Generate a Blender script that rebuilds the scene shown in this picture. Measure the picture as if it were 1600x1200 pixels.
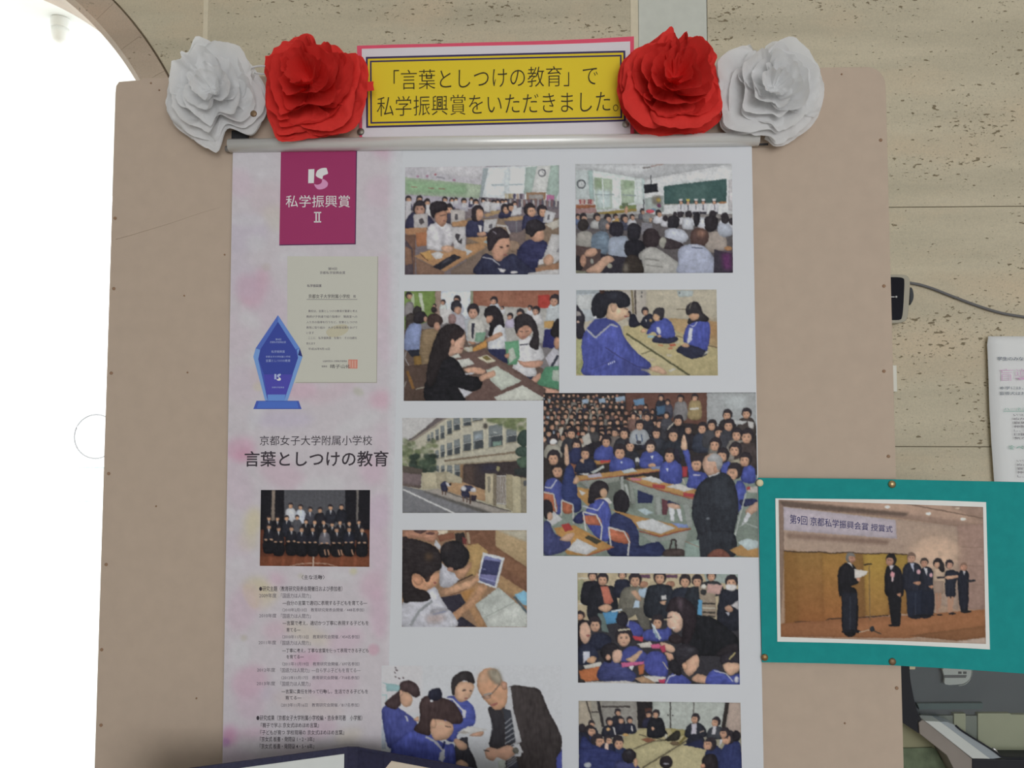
import bpy, bmesh, math, random
import numpy as np
from mathutils import Matrix, Vector, noise as mnoise

for o in list(bpy.data.objects):
    bpy.data.objects.remove(o, do_unlink=True)
scene = bpy.context.scene
COL = scene.collection

# ------------------------------------------------------------------ camera
FOC = 1200.0                      # focal length in pixels of the 1600x1200 frame
CAM = Vector((0.0, -0.87, 1.388))
YAW, PITCH, ROLL = math.radians(1.9863), math.radians(3.2098), math.radians(0.0814)
_fw = Vector((-math.sin(YAW) * math.cos(PITCH), math.cos(YAW) * math.cos(PITCH), math.sin(PITCH)))
_rt = Vector((math.cos(YAW), math.sin(YAW), 0))
_up = _rt.cross(_fw)
RT = _rt * math.cos(ROLL) + _up * math.sin(ROLL)
UP = _up * math.cos(ROLL) - _rt * math.sin(ROLL)
FW = _fw
cam_data = bpy.data.cameras.new('camera')
cam_data.sensor_width = 36.0
cam_data.lens = FOC / 1600.0 * 36.0
cam_data.clip_start = 0.01
cam = bpy.data.objects.new('camera', cam_data)
COL.objects.link(cam)
m3 = Matrix((RT, UP, -FW)).transposed()
cam.matrix_world = Matrix.Translation(CAM) @ m3.to_4x4()
scene.camera = cam

# ------------------------------------------------------------------ world, assumed window light, exposure
world = bpy.data.worlds.new('overcast_sky')
scene.world = world
world.use_nodes = True
bg = world.node_tree.nodes['Background']
bg.inputs['Color'].default_value = (0.97, 1.0, 1.0, 1)
bg.inputs['Strength'].default_value = 3.0

def area_light(name, loc, target, sx, sy, power, color=(1, 1, 1)):
    d = bpy.data.lights.new(name, 'AREA')
    d.shape = 'RECTANGLE'; d.size = sx; d.size_y = sy
    d.energy = power; d.color = color
    o = bpy.data.objects.new(name, d); COL.objects.link(o)
    o.location = loc
    o.rotation_euler = (Vector(target) - Vector(loc)).to_track_quat('-Z', 'Y').to_euler()
    return o
# area light for an assumed, unseen window behind the camera, at the wall itself
area_light('assumed_window_light_offscreen', (1.15, -4.36, 1.55), (1.15, 0, 1.55), 3.0, 1.9, 70, (0.975, 0.99, 1.02))

scene.view_settings.view_transform = 'Standard'
scene.view_settings.look = 'None'
scene.view_settings.gamma = 1.0
scene.view_settings.use_curve_mapping = False
scene.view_settings.exposure = 0.0

# ------------------------------------------------------------------ helpers
E_LIT = 0.60      # diffuse light level on the board: photo colour / E_LIT = surface colour

def P(px, py, Y):
    """photo pixel -> point on the vertical plane y = Y"""
    d = RT * ((px - 800.0) / FOC) - UP * ((py - 600.0) / FOC) + FW
    return CAM + d * ((Y - CAM.y) / d.y)

def Pn(px, py, Y):
    px = np.asarray(px, float); py = np.asarray(py, float)
    a = (px - 800.0) / FOC; b = (py - 600.0) / FOC
    d = [RT[i] * a - UP[i] * b + FW[i] for i in range(3)]
    t = (Y - CAM.y) / d[1]
    return np.stack([CAM.x + d[0] * t, CAM.y + d[1] * t, CAM.z + d[2] * t], -1)

def s2l(v):
    v = np.asarray(v, float)
    return np.where(v <= 0.04045, v / 12.92, ((v + 0.055) / 1.055) ** 2.4)

def hexrgb(h):
    return np.array([int(h[i:i + 2], 16) for i in (0, 2, 4)], float) / 255.0

def surf(h, e=None):
    """surface colour (linear) of something that looks like sRGB hex h in the room light"""
    c = s2l(hexrgb(h)) / (e or E_LIT)
    return tuple(float(min(0.92, max(0.002, x))) for x in c)

MATS = {}
def mat(name, color, rough=0.7, metal=0.0, spec=0.3, **kw):
    if name in MATS:
        return MATS[name]
    m = bpy.data.materials.new(name); m.use_nodes = True
    b = m.node_tree.nodes['Principled BSDF']
    b.inputs['Base Color'].default_value = (*color, 1)
    b.inputs['Roughness'].default_value = rough
    b.inputs['Metallic'].default_value = metal
    b.inputs['Specular IOR Level'].default_value = spec
    for k, v in kw.items():
        b.inputs[k.replace('_', ' ')].default_value = v
    MATS[name] = m
    return m

def noisy(name, color, amount=0.08, scale=40.0, rough=0.8, spec=0.2, stretch=(1, 1, 1), bump=0.0, detail=6.0):
    """procedural surface: base colour with soft grain"""
    if name in MATS:
        return MATS[name]
    m = mat(name, color, rough, 0, spec)
    nt = m.node_tree; N = nt.nodes; L = nt.links
    b = N['Principled BSDF']
    tc = N.new('ShaderNodeTexCoord'); mp = N.new('ShaderNodeMapping')
    mp.inputs['Scale'].default_value = stretch
    nz = N.new('ShaderNodeTexNoise')
    nz.inputs['Scale'].default_value = scale; nz.inputs['Detail'].default_value = detail
    rp = N.new('ShaderNodeValToRGB')
    rp.color_ramp.elements[0].position = 0.3; rp.color_ramp.elements[1].position = 0.7
    rp.color_ramp.elements[0].color = (*[c * (1 - amount) for c in color], 1)
    rp.color_ramp.elements[1].color = (*[min(0.95, c * (1 + amount)) for c in color], 1)
    L.new(tc.outputs['Object'], mp.inputs['Vector']); L.new(mp.outputs['Vector'], nz.inputs['Vector'])
    L.new(nz.outputs['Fac'], rp.inputs['Fac']); L.new(rp.outputs['Color'], b.inputs['Base Color'])
    if bump:
        bp = N.new('ShaderNodeBump'); bp.inputs['Strength'].default_value = bump
        bp.inputs['Distance'].default_value = 0.002
        L.new(nz.outputs['Fac'], bp.inputs['Height']); L.new(bp.outputs['Normal'], b.inputs['Normal'])
    return m

def print_mat():
    """printed ink: colour comes from the colour layer of the printed sheet"""
    if 'printed_ink' in MATS:
        return MATS['printed_ink']
    m = mat('printed_ink', (0.5, 0.5, 0.5), 0.6, 0, 0.15)
    nt = m.node_tree
    a = nt.nodes.new('ShaderNodeVertexColor'); a.layer_name = 'ink'
    nt.links.new(a.outputs['Color'], nt.nodes['Principled BSDF'].inputs['Base Color'])
    return m

def finish(name, me, material, parent=None, smooth=False):
    if material is not None and not me.materials:
        me.materials.append(material)
    if smooth:
        me.polygons.foreach_set('use_smooth', [True] * len(me.polygons))
    o = bpy.data.objects.new(name, me); COL.objects.link(o)
    if parent is not None:
        o.parent = parent
        o.matrix_parent_inverse = world_of(parent).inverted()
    return o

def world_of(o):
    w = o.matrix_basis.copy()
    while o.parent is not None:
        w = o.parent.matrix_basis @ o.matrix_parent_inverse @ w
        o = o.parent
    return w

def tag(o, label=None, cat=None, group=None, kind=None):
    if label: o['label'] = label
    if cat: o['category'] = cat
    if group: o['group'] = group
    if kind: o['kind'] = kind
    return o

def thing(name, loc, label, cat, group=None):
    o = bpy.data.objects.new(name, None); COL.objects.link(o)
    o.location = loc; o.empty_display_size = 0.05
    return tag(o, label, cat, group)

def pydata(name, verts, faces, material, parent=None, smooth=False):
    me = bpy.data.meshes.new(name)
    me.from_pydata([tuple(v) for v in verts], [], faces)
    me.update()
    return finish(name, me, material, parent, smooth)

def box(name, lo, hi, material, parent=None, bevel=0.0, seg=2):
    bm = bmesh.new()
    bmesh.ops.create_cube(bm, size=1.0)
    for v in bm.verts:
        v.co = Vector([lo[i] + (v.co[i] + 0.5) * (hi[i] - lo[i]) for i in range(3)])
    if bevel:
        bmesh.ops.bevel(bm, geom=bm.edges[:], offset=bevel, segments=seg, affect='EDGES', profile=0.5)
    me = bpy.data.meshes.new(name); bm.to_mesh(me); bm.free()
    return finish(name, me, material, parent)

def prism(name, pts3, depth, material, parent=None, bevel=0.0):
    """front outline pts3 (all at one y), pushed back by depth along +y"""
    n = len(pts3)
    bm = bmesh.new()
    f = [bm.verts.new(p) for p in pts3]
    k = [bm.verts.new((p[0], p[1] + depth, p[2])) for p in pts3]
    bm.faces.new(f); bm.faces.new(k[::-1])
    for i in range(n):
        bm.faces.new((f[i], k[i], k[(i + 1) % n], f[(i + 1) % n]))
    bmesh.ops.recalc_face_normals(bm, faces=bm.faces)
    if bevel:
        bmesh.ops.bevel(bm, geom=[e for e in bm.edges], offset=bevel, segments=2, affect='EDGES', profile=0.5)
    bmesh.ops.triangulate(bm, faces=[fc for fc in bm.faces if len(fc.verts) > 4])
    me = bpy.data.meshes.new(name); bm.to_mesh(me); bm.free()
    return finish(name, me, material, parent)

def px_prism(name, pts, Y, depth, material, parent=None, bevel=0.0):
    return prism(name, [P(x, y, Y) for x, y in pts], depth, material, parent, bevel)

def flat(name, pts, Y, material, parent=None):
    """flat printed patch"""
    me = bpy.data.meshes.new(name)
    bm = bmesh.new()
    f = bm.faces.new([bm.verts.new(P(x, y, Y)) for x, y in pts])
    bm.normal_update()
    if f.normal.y > 0:
        f.normal_flip()
    bmesh.ops.triangulate(bm, faces=[f])
    bm.to_mesh(me); bm.free()
    return finish(name, me, material, parent)

def smooth_loop(pts, n=6, closed=True):
    """Catmull-Rom through pts"""
    pts = [np.asarray(p, float) for p in pts]; N = len(pts); out = []
    for i in range(N if closed else N - 1):
        if closed:
            p0, p1, p2, p3 = pts[i - 1], pts[i], pts[(i + 1) % N], pts[(i + 2) % N]
        else:
            p0, p1, p2, p3 = pts[max(0, i - 1)], pts[i], pts[i + 1], pts[min(N - 1, i + 2)]
        for k in range(n):
            t = k / n
            out.append(0.5 * ((2 * p1) + (p2 - p0) * t + (2 * p0 - 5 * p1 + 4 * p2 - p3) * t * t + (3 * p1 - p0 - 3 * p2 + p3) * t ** 3))
    if not closed:
        out.append(pts[-1])
    return out

def tube(name, pts, radius, material, parent=None, seg=10, caps=True):
    pts = [Vector(p) for p in pts]; bm = bmesh.new(); rings = []
    n = len(pts)
    for i, p in enumerate(pts):
        t = (pts[min(n - 1, i + 1)] - pts[max(0, i - 1)]).normalized()
        ref = Vector((0, 0, 1)) if abs(t.z) < 0.9 else Vector((1, 0, 0))
        a = t.cross(ref).normalized(); b = t.cross(a)
        r = radius[i] if isinstance(radius, (list, tuple)) else radius
        rings.append([bm.verts.new(p + (a * math.cos(2 * math.pi * k / seg) + b * math.sin(2 * math.pi * k / seg)) * r) for k in range(seg)])
    for r0, r1 in zip(rings, rings[1:]):
        for k in range(seg):
            bm.faces.new((r0[k], r0[(k + 1) % seg], r1[(k + 1) % seg], r1[k]))
    if caps:
        bm.faces.new(rings[0][::-1]); bm.faces.new(rings[-1])
    bmesh.ops.recalc_face_normals(bm, faces=bm.faces)
    me = bpy.data.meshes.new(name); bm.to_mesh(me); bm.free()
    return finish(name, me, material, parent, smooth=True)

def lathe(name, prof, origin, axis, material, parent=None, seg=20, data_only=False):
    """profile (r, h) turned around axis through origin"""
    ax = Vector(axis).normalized()
    ref = Vector((0, 0, 1)) if abs(ax.z) < 0.9 else Vector((1, 0, 0))
    a = ax.cross(ref).normalized(); b = ax.cross(a)
    bm = bmesh.new(); rings = []
    for r, h in prof:
        c = Vector(origin) + ax * h
        rings.append([bm.verts.new(c + (a * math.cos(2 * math.pi * k / seg) + b * math.sin(2 * math.pi * k / seg)) * max(r, 1e-5)) for k in range(seg)])
    for r0, r1 in zip(rings, rings[1:]):
        for k in range(seg):
            bm.faces.new((r0[k], r0[(k + 1) % seg], r1[(k + 1) % seg], r1[k]))
    bm.faces.new(rings[0][::-1]); bm.faces.new(rings[-1])
    bmesh.ops.recalc_face_normals(bm, faces=bm.faces)
    me = bpy.data.meshes.new(name); bm.to_mesh(me); bm.free()
    if data_only:
        me.materials.append(material); return me
    return finish(name, me, material, parent, smooth=True)

def text(s, quad, Y, material, parent, name='lettering', res=2, offset=0.0, shear=0.0, bold=0.0):
    """printed characters whose ink box fills the pixel quad (TL, TR, BR, BL); or (x0, y0, x1, y1)"""
    if len(quad) == 4 and not isinstance(quad[0], (tuple, list)):
        x0, y0, x1, y1 = quad
        quad = ((x0, y0), (x1, y0), (x1, y1), (x0, y1))
    c = bpy.data.curves.new('ink', 'FONT')
    c.body = s; c.size = 1.0; c.resolution_u = res; c.offset = offset + bold; c.shear = shear
    c.fill_mode = 'BOTH'
    t = bpy.data.objects.new('ink', c); COL.objects.link(t)
    dg = bpy.context.evaluated_depsgraph_get()
    me = bpy.data.meshes.new_from_object(t.evaluated_get(dg))
    bpy.data.objects.remove(t, do_unlink=True); bpy.data.curves.remove(c)
    n = len(me.vertices)
    co = np.empty(n * 3); me.vertices.foreach_get('co', co); co = co.reshape(-1, 3)
    lo = co.min(0); hi = co.max(0)
    u = (co[:, 0] - lo[0]) / max(1e-6, hi[0] - lo[0]); v = (hi[1] - co[:, 1]) / max(1e-6, hi[1] - lo[1])
    q = np.array(quad, float)
    pp = (q[0] * ((1 - u) * (1 - v))[:, None] + q[1] * (u * (1 - v))[:, None] + q[2] * (u * v)[:, None] + q[3] * ((1 - u) * v)[:, None])
    me.vertices.foreach_set('co', Pn(pp[:, 0], pp[:, 1], Y).ravel())
    me.update(); me.name = name
    return finish(name, me, material, parent)

# ------------------------------------------------------------------ printed pictures
def blur2(a, sig):
    if sig <= 0.05: return a
    r = max(1, int(math.ceil(sig * 3))); k = np.exp(-0.5 * (np.arange(-r, r + 1) / sig) ** 2); k /= k.sum()
    for ax in (0, 1):
        pad = [(0, 0)] * a.ndim; pad[ax] = (r, r)
        b = np.pad(a, pad, mode='edge'); out = np.zeros_like(a)
        for i, w in enumerate(k):
            sl = [slice(None)] * a.ndim; sl[ax] = slice(i, i + a.shape[ax])
            out += w * b[tuple(sl)]
        a = out
    return a

def streaks(rng, shape, along, across, flip):
    n = rng.randn(*shape)
    for ax, sg in ((0, along), (1, across)) if not flip else ((1, along), (0, across)):
        r = max(1, int(sg * 2.5)); k = np.exp(-0.5 * (np.arange(-r, r + 1) / sg) ** 2); k /= k.sum()
        pad = [(0, 0), (0, 0)]; pad[ax] = (r, r); b = np.pad(n, pad, mode='edge'); o = np.zeros_like(n)
        for i, w in enumerate(k):
            sl = [slice(None), slice(None)]; sl[ax] = slice(i, i + n.shape[ax]); o += w * b[tuple(sl)]
        n = o
    return n / (n.std() + 1e-6)

class Art:
    """a printed picture drawn shape by shape; coordinates are those of the crop (ox, oy, zoom)"""
    SS = 2.0
    def __init__(self, ox, oy, zoom, corners, bg='808080', seed=1):
        self.o = np.array([ox, oy], float); self.k = zoom
        self.c = np.array(corners, float) / zoom + self.o          # corners in frame pixels
        lo = np.floor(self.c.min(0)) - 2; hi = np.ceil(self.c.max(0)) + 2
        self.lo = lo; self.w = int((hi[0] - lo[0]) * self.SS); self.h = int((hi[1] - lo[1]) * self.SS)
        self.im = np.tile(hexrgb(bg), (self.h, self.w, 1))
        self.rng = np.random.RandomState(seed)
    def _t(self, pts):
        return ((np.asarray(pts, float) / self.k + self.o) - self.lo) * self.SS
    def _put(self, col, pts, alpha=1.0, soft=0.0, c2=None, axis='y', vol=0.0):
        pts = np.asarray(pts, float)
        pad = 2 + int(soft * 3)
        x0 = max(0, int(pts[:, 0].min()) - pad); x1 = min(self.w, int(pts[:, 0].max()) + pad + 1)
        y0 = max(0, int(pts[:, 1].min()) - pad); y1 = min(self.h, int(pts[:, 1].max()) + pad + 1)
        if x1 <= x0 or y1 <= y0: return
        X = np.arange(x0, x1) + 0.5; Yv = np.arange(y0, y1) + 0.5
        inside = np.zeros((len(Yv), len(X)), bool)
        n = len(pts)
        for i in range(n):
            xa, ya = pts[i]; xb, yb = pts[(i + 1) % n]
            if ya == yb: continue
            rows = (Yv >= min(ya, yb)) & (Yv < max(ya, yb))
            if not rows.any(): continue
            xi = xa + (Yv[rows] - ya) * (xb - xa) / (yb - ya)
            inside[rows] ^= X[None, :] < xi[:, None]
        m = inside.astype(float)
        shade = None
        if vol and min(m.shape) > 9:                   # soft modelling within the drawn shape
            sg = min(7.0, 0.13 * min(m.shape))
            rim = np.clip((blur2(m, sg) - .5) * 2, 0, 1)
            g = (np.arange(m.shape[0]) / m.shape[0] - .5)[:, None] * 1.0 + (np.arange(m.shape[1]) / m.shape[1] - .5)[None, :] * self.rng.uniform(-.8, .8)
            nz = blur2(self.rng.randn(*m.shape), min(5.0, max(1.6, sg)))
            shade = (1 + vol * (1.1 * (rim - .65) - .7 * g + .22 * nz / (nz.std() + 1e-6) + (.26 * streaks(self.rng, m.shape, 7.0, 1.6, self.rng.rand() < .2) if vol > .1 and hexrgb(col).mean() < .5 else 0)))[..., None]
        if soft: m = blur2(m, soft)
        m = (m * alpha)[..., None]
        c = hexrgb(col)
        if c[2] > .38 and c[2] > 1.6 * max(c[0], c[1]): c = c + np.array([.05, .03, -.02])
        if c2 is not None:
            d = hexrgb(c2)
            if axis == 'y':
                t = np.clip((Yv - pts[:, 1].min()) / max(1, np.ptp(pts[:, 1])), 0, 1)[:, None, None]
            else:
                t = np.clip((X - pts[:, 0].min()) / max(1, np.ptp(pts[:, 0])), 0, 1)[None, :, None]
            c = c * (1 - t) + d * t
        if shade is not None: c = np.clip(c * shade + .10 * (shade - 1), 0, 1)
        sub = self.im[y0:y1, x0:x1]
        self.im[y0:y1, x0:x1] = sub * (1 - m) + c * m
    def p(self, col, *xy, **kw):                     # polygon: flat list of x, y
        kw.setdefault('vol', .07)
        self._put(col, self._t(np.reshape(xy, (-1, 2))), **kw); return self
    def s(self, col, *xy, **kw):                     # smooth closed shape
        kw.setdefault('vol', .16); self._put(col, np.array(smooth_loop(self._t(np.reshape(xy, (-1, 2))), 5)), **kw); return self
    def e(self, col, cx, cy, rx, ry, rot=0, **kw):   # ellipse
        kw.setdefault('vol', .14); t = np.linspace(0, 2 * math.pi, 28, endpoint=False); r = math.radians(rot)
        x = rx * np.cos(t); y = ry * np.sin(t)
        self._put(col, self._t(np.stack([cx + x * math.cos(r) - y * math.sin(r), cy + x * math.sin(r) + y * math.cos(r)], -1)), **kw); return self
    def r(self, col, x0, y0, x1, y1, **kw):
        self._put(col, self._t([(x0, y0), (x1, y0), (x1, y1), (x0, y1)]), **kw); return self
    def l(self, col, w, *xy, **kw):                  # stroked line
        q = np.reshape(xy, (-1, 2)).astype(float)
        for a, b in zip(q, q[1:]):
            d = b - a; L = np.hypot(*d)
            if L < 1e-6: continue
            nrm = np.array([-d[1], d[0]]) / L * w / 2
            self._put(col, self._t([a + nrm, b + nrm, b - nrm, a - nrm]), **kw)
        return self
    def head(self, cx, cy, r, look=(0, 0.2), hair='2a242a', skin='b5876b', face=0.72, eyes=False):
        """a head: hair and a face turned towards look; (0, -1) shows only the back of the head"""
        self.e(hair, cx, cy, r, r * 1.12)
        if look is None: return self
        fx, fy = cx + look[0] * r, cy + look[1] * r
        self.e(skin, fx, fy + r * 0.1, r * face, r * face * 1.15)
        self.p(hair, cx - r * .95, cy - r * .2, cx - r * .4 + look[0] * r * .3, cy - r * .42 + look[1] * r * .5, cx + r * .5 + look[0] * r * .3, cy - r * .42 + look[1] * r * .5, cx + r * .95, cy - r * .2, cx + r * .6, cy - r * .98, cx - r * .6, cy - r * .98)
        if eyes or r / self.k > 3.6:
            q = .62 if abs(look[0]) > .22 else 1.0
            for sx in (-0.3, 0.28):
                self.e('4a3430', fx + sx * r * q, fy - r * .02, r * .13, r * .06, alpha=.85); self.e('3a2c2a', fx + sx * r * q, fy - r * .17, r * .17, r * .045, alpha=.6)
            self.e('8e564e', fx, fy + r * .5, r * .17, r * .06, alpha=.8); self.e('8c5c4a', fx + r * .02, fy + r * .25, r * .07, r * .06, alpha=.45)
            self.e('6e4638', fx, fy + r * .86, r * .4, r * .1, alpha=.35)
        return self
    def mottle(self, amp=0.03, sc=3.0):
        n = self.rng.randn(self.h, self.w); n = blur2(n, sc); n /= n.std() + 1e-9
        f = blur2(self.rng.randn(self.h, self.w), 1.3); f /= f.std()
        self.im = np.clip(self.im + (n * amp * .40 + f * amp * .5)[..., None] * (0.3 + self.im), 0, 1); return self
    def build(self, name, Y, parent, step=1.2, label=None, blur=1.0, tone=True, warp=.30):
        im = blur2(self.im, blur)
        if tone:                                        # printed colours: a little greyer and lifted
            g = im.mean(2, keepdims=True); im = (im * .80 + g * .20) * .955 + .018
        c = self.c
        wpx = (np.hypot(*(c[1] - c[0])) + np.hypot(*(c[2] - c[3]))) / 2; hpx = (np.hypot(*(c[3] - c[0])) + np.hypot(*(c[2] - c[1]))) / 2
        nu = int(wpx / step) + 1; nv = int(hpx / step) + 1
        u, v = np.meshgrid(np.linspace(0, 1, nu), np.linspace(0, 1, nv)); u = u.ravel(); v = v.ravel()
        pp = c[0] * ((1 - u) * (1 - v))[:, None] + c[1] * (u * (1 - v))[:, None] + c[2] * (u * v)[:, None] + c[3] * ((1 - u) * v)[:, None]
        q = (pp - self.lo) * self.SS - 0.5
        if warp:                                        # irregular, photograph-like edges
            wf = [blur2(self.rng.randn(self.h, self.w), 2.2) for _ in (0, 1)]
            wi = np.clip(q.astype(int), 0, [self.w - 1, self.h - 1])
            q = q + np.stack([w[wi[:, 1], wi[:, 0]] / w.std() * warp * self.SS * .8 for w in wf], -1)
        x = np.clip(q[:, 0], 0, self.w - 1.001); y = np.clip(q[:, 1], 0, self.h - 1.001)
        xi = x.astype(int); yi = y.astype(int); fx = (x - xi)[:, None]; fy = (y - yi)[:, None]
        col = (im[yi, xi] * (1 - fx) + im[yi, xi + 1] * fx) * (1 - fy) + (im[yi + 1, xi] * (1 - fx) + im[yi + 1, xi + 1] * fx) * fy
        lin = np.clip(s2l(np.clip(col, 0, 1)) / E_LIT, 0.003, 0.9)
        return grid_mesh(name, Pn(pp[:, 0], pp[:, 1], Y), nu, nv, lin, parent, label)

def grid_mesh(name, co, nu, nv, lin, parent, label=None):
    me = bpy.data.meshes.new(name)
    nq = (nu - 1) * (nv - 1)
    i = np.arange(nu - 1)[None, :] + nu * np.arange(nv - 1)[:, None]
    quad = np.stack([i, i + nu, i + nu + 1, i + 1], -1).reshape(-1, 4)     # faces -y
    me.vertices.add(nu * nv); me.vertices.foreach_set('co', np.asarray(co).ravel())
    me.loops.add(nq * 4); me.loops.foreach_set('vertex_index', quad.ravel().astype(np.int32))
    me.polygons.add(nq); me.polygons.foreach_set('loop_start', (np.arange(nq) * 4).astype(np.int32))
    me.update(calc_edges=True)
    at = me.color_attributes.new('ink', 'FLOAT_COLOR', 'POINT')
    at.data.foreach_set('color', np.concatenate([lin, np.ones((len(lin), 1))], 1).astype(np.float32).ravel())
    o = finish(name, me, print_mat(), parent)
    if label: o['label'] = label
    return o

def quad_mesh(name, corners, Y, material, parent):
    return flat(name, corners, Y, material, parent)
# ================================================================== the place: hall, travertine wall with an arch, bright outside
WALL_Y = 0.30
def travertine(name, c_lo, c_hi, pit, seed):
    m = mat(name, c_lo, 0.55, 0, 0.3)
    nt = m.node_tree; N = nt.nodes; L = nt.links; b = N['Principled BSDF']
    tc = N.new('ShaderNodeTexCoord')
    def noise(scale, stretch, detail, off=0.0):
        mp = N.new('ShaderNodeMapping'); mp.inputs['Scale'].default_value = stretch; mp.inputs['Location'].default_value = (seed + off, seed * 1.7, seed * .3 + off)
        nz = N.new('ShaderNodeTexNoise'); nz.inputs['Scale'].default_value = scale; nz.inputs['Detail'].default_value = detail
        L.new(tc.outputs['Object'], mp.inputs['Vector']); L.new(mp.outputs['Vector'], nz.inputs['Vector'])
        return nz.outputs['Fac']
    def ramp(fac, p0, p1, c0, c1):
        r = N.new('ShaderNodeValToRGB'); e = r.color_ramp.elements
        e[0].position = p0; e[1].position = p1; e[0].color = (*c0, 1); e[1].color = (*c1, 1)
        L.new(fac, r.inputs['Fac']); return r.outputs['Color']
    def mix(fac, a, c, mode='MIX'):
        x = N.new('ShaderNodeMix'); x.data_type = 'RGBA'; x.blend_type = mode
        if isinstance(fac, float): x.inputs[0].default_value = fac
        else: L.new(fac, x.inputs[0])
        for i, v in ((6, a), (7, c)):
            if isinstance(v, tuple): x.inputs[i].default_value = (*v, 1)
            else: L.new(v, x.inputs[i])
        return x.outputs[2]
    bands = ramp(noise(1.0, (3, 3, 26), 5), .35, .65, c_lo, c_hi)                # sediment layers
    warm = ramp(noise(1.0, (5, 5, 11), 4, 9), .50, .72, (0, 0, 0), (1, 1, 1))
    col = mix(warm, bands, tuple(c * k for c, k in zip(c_hi, (1.03, .96, .92))))
    fine = ramp(noise(420, (1, 1, 1), 2), .3, .7, (.94, .94, .94), (1.05, 1.05, 1.05))
    col = mix(1.0, col, fine, 'MULTIPLY')
    zone = noise(1.0, (5, 5, 16), 4, 4)                                           # pits come in streaks
    p1 = noise(1.0, (95, 95, 210), 2.5, 2)
    mul = N.new('ShaderNodeMath'); mul.operation = 'MULTIPLY_ADD'
    L.new(zone, mul.inputs[0]); mul.inputs[1].default_value = 0.42; L.new(p1, mul.inputs[2])
    pits = ramp(mul.outputs[0], .885, .93, (0, 0, 0), (1, 1, 1))
    col = mix(pits, col, pit)
    p2 = noise(1.0, (260, 260, 420), 2.0, 6)                                      # pinhole specks
    mul2 = N.new('ShaderNodeMath'); mul2.operation = 'MULTIPLY_ADD'
    L.new(zone, mul2.inputs[0]); mul2.inputs[1].default_value = 0.30; L.new(p2, mul2.inputs[2])
    sp = ramp(mul2.outputs[0], .815, .90, (0, 0, 0), (.75, .75, .75))
    col = mix(sp, col, tuple(c * 1.15 for c in pit))
    L.new(col, b.inputs['Base Color'])
    bp = N.new('ShaderNodeBump'); bp.inputs['Strength'].default_value = .5; bp.inputs['Distance'].default_value = .002; bp.invert = True
    L.new(pits, bp.inputs['Height']); L.new(bp.outputs['Normal'], b.inputs['Normal'])
    return m

M_TRAV = travertine('travertine', surf('9f9783'), surf('aca38e'), surf('6c614c'), 3.1)
M_TRAV_B = travertine('travertine_veined', surf('9f9783'), surf('aca38e'), surf('6c614c'), 8.4)
M_TRAV_C = travertine('travertine_streaked', surf('9f9783'), surf('aca38e'), surf('6c614c'), 21.7)
M_VOUS = travertine('arch_stone', surf('988877'), surf('a39483'), surf('7d6f5e'), 15.2)
M_MORTAR = noisy('dark_joint', surf('8a7d68'), .1, 60)
M_CAULK = noisy('pale_caulk', surf('bab19c'), .05, 80)
M_BAND = noisy('pale_grey_band', surf('aeb0a8'), .035, 60, .6)
M_PLASTER = noisy('white_plaster', (.62, .61, .58), .03, 8)
M_FLOOR = noisy('grey_stone_floor', (.42, .40, .37), .12, 9)
M_GROUND = noisy('pale_paving', (.72, .72, .70), .05, 5)
M_WHITE = noisy('white_ceiling_paint', (.78, .80, .79), .01, 20)

ACX, ACZ, ARI, ARO = -1.080, 1.674, 0.5115, 0.561
XL, XR, ZT = -2.8, 2.8, 2.9
YB = -4.4
tag(box('floor', (XL, YB, -.1), (XR, .42, 0), M_FLOOR), 'grey stone floor of the hall', None, None, 'structure')
tag(box('ceiling', (XL, YB, ZT), (XR, .42, ZT + .1), M_WHITE), 'white ceiling of the hall', None, None, 'structure')
tag(box('wall_left', (XL - .1, YB, 0), (XL, .42, ZT), M_PLASTER), 'plain white side wall of the hall', None, None, 'structure')
tag(box('wall_right', (XR, YB, 0), (XR + .1, .42, ZT), M_PLASTER), 'plain white far side wall of the hall', None, None, 'structure')
tag(box('wall_front', (XL, YB - .1, 0), (XR, YB, ZT), M_PLASTER), 'plain white wall facing the display board', None, None, 'structure')

def arc(cx, cz, r, a0, a1, n):
    return [(cx + r * math.cos(math.radians(a0 + (a1 - a0) * i / n)), cz + r * math.sin(math.radians(a0 + (a1 - a0) * i / n))) for i in range(n + 1)]
core = [(XL, 0), (ACX - ARI - .012, 0)] + arc(ACX, ACZ, ARI + .012, 180, 0, 40) + [(ACX + ARI + .012, 0), (XR, 0), (XR, ZT), (XL, ZT)]
wall = prism('wall_back', [(x, WALL_Y + .010, z) for x, z in core], .12, M_MORTAR)
tag(wall, 'travertine slab wall with an arched opening', None, None, 'structure')

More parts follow.
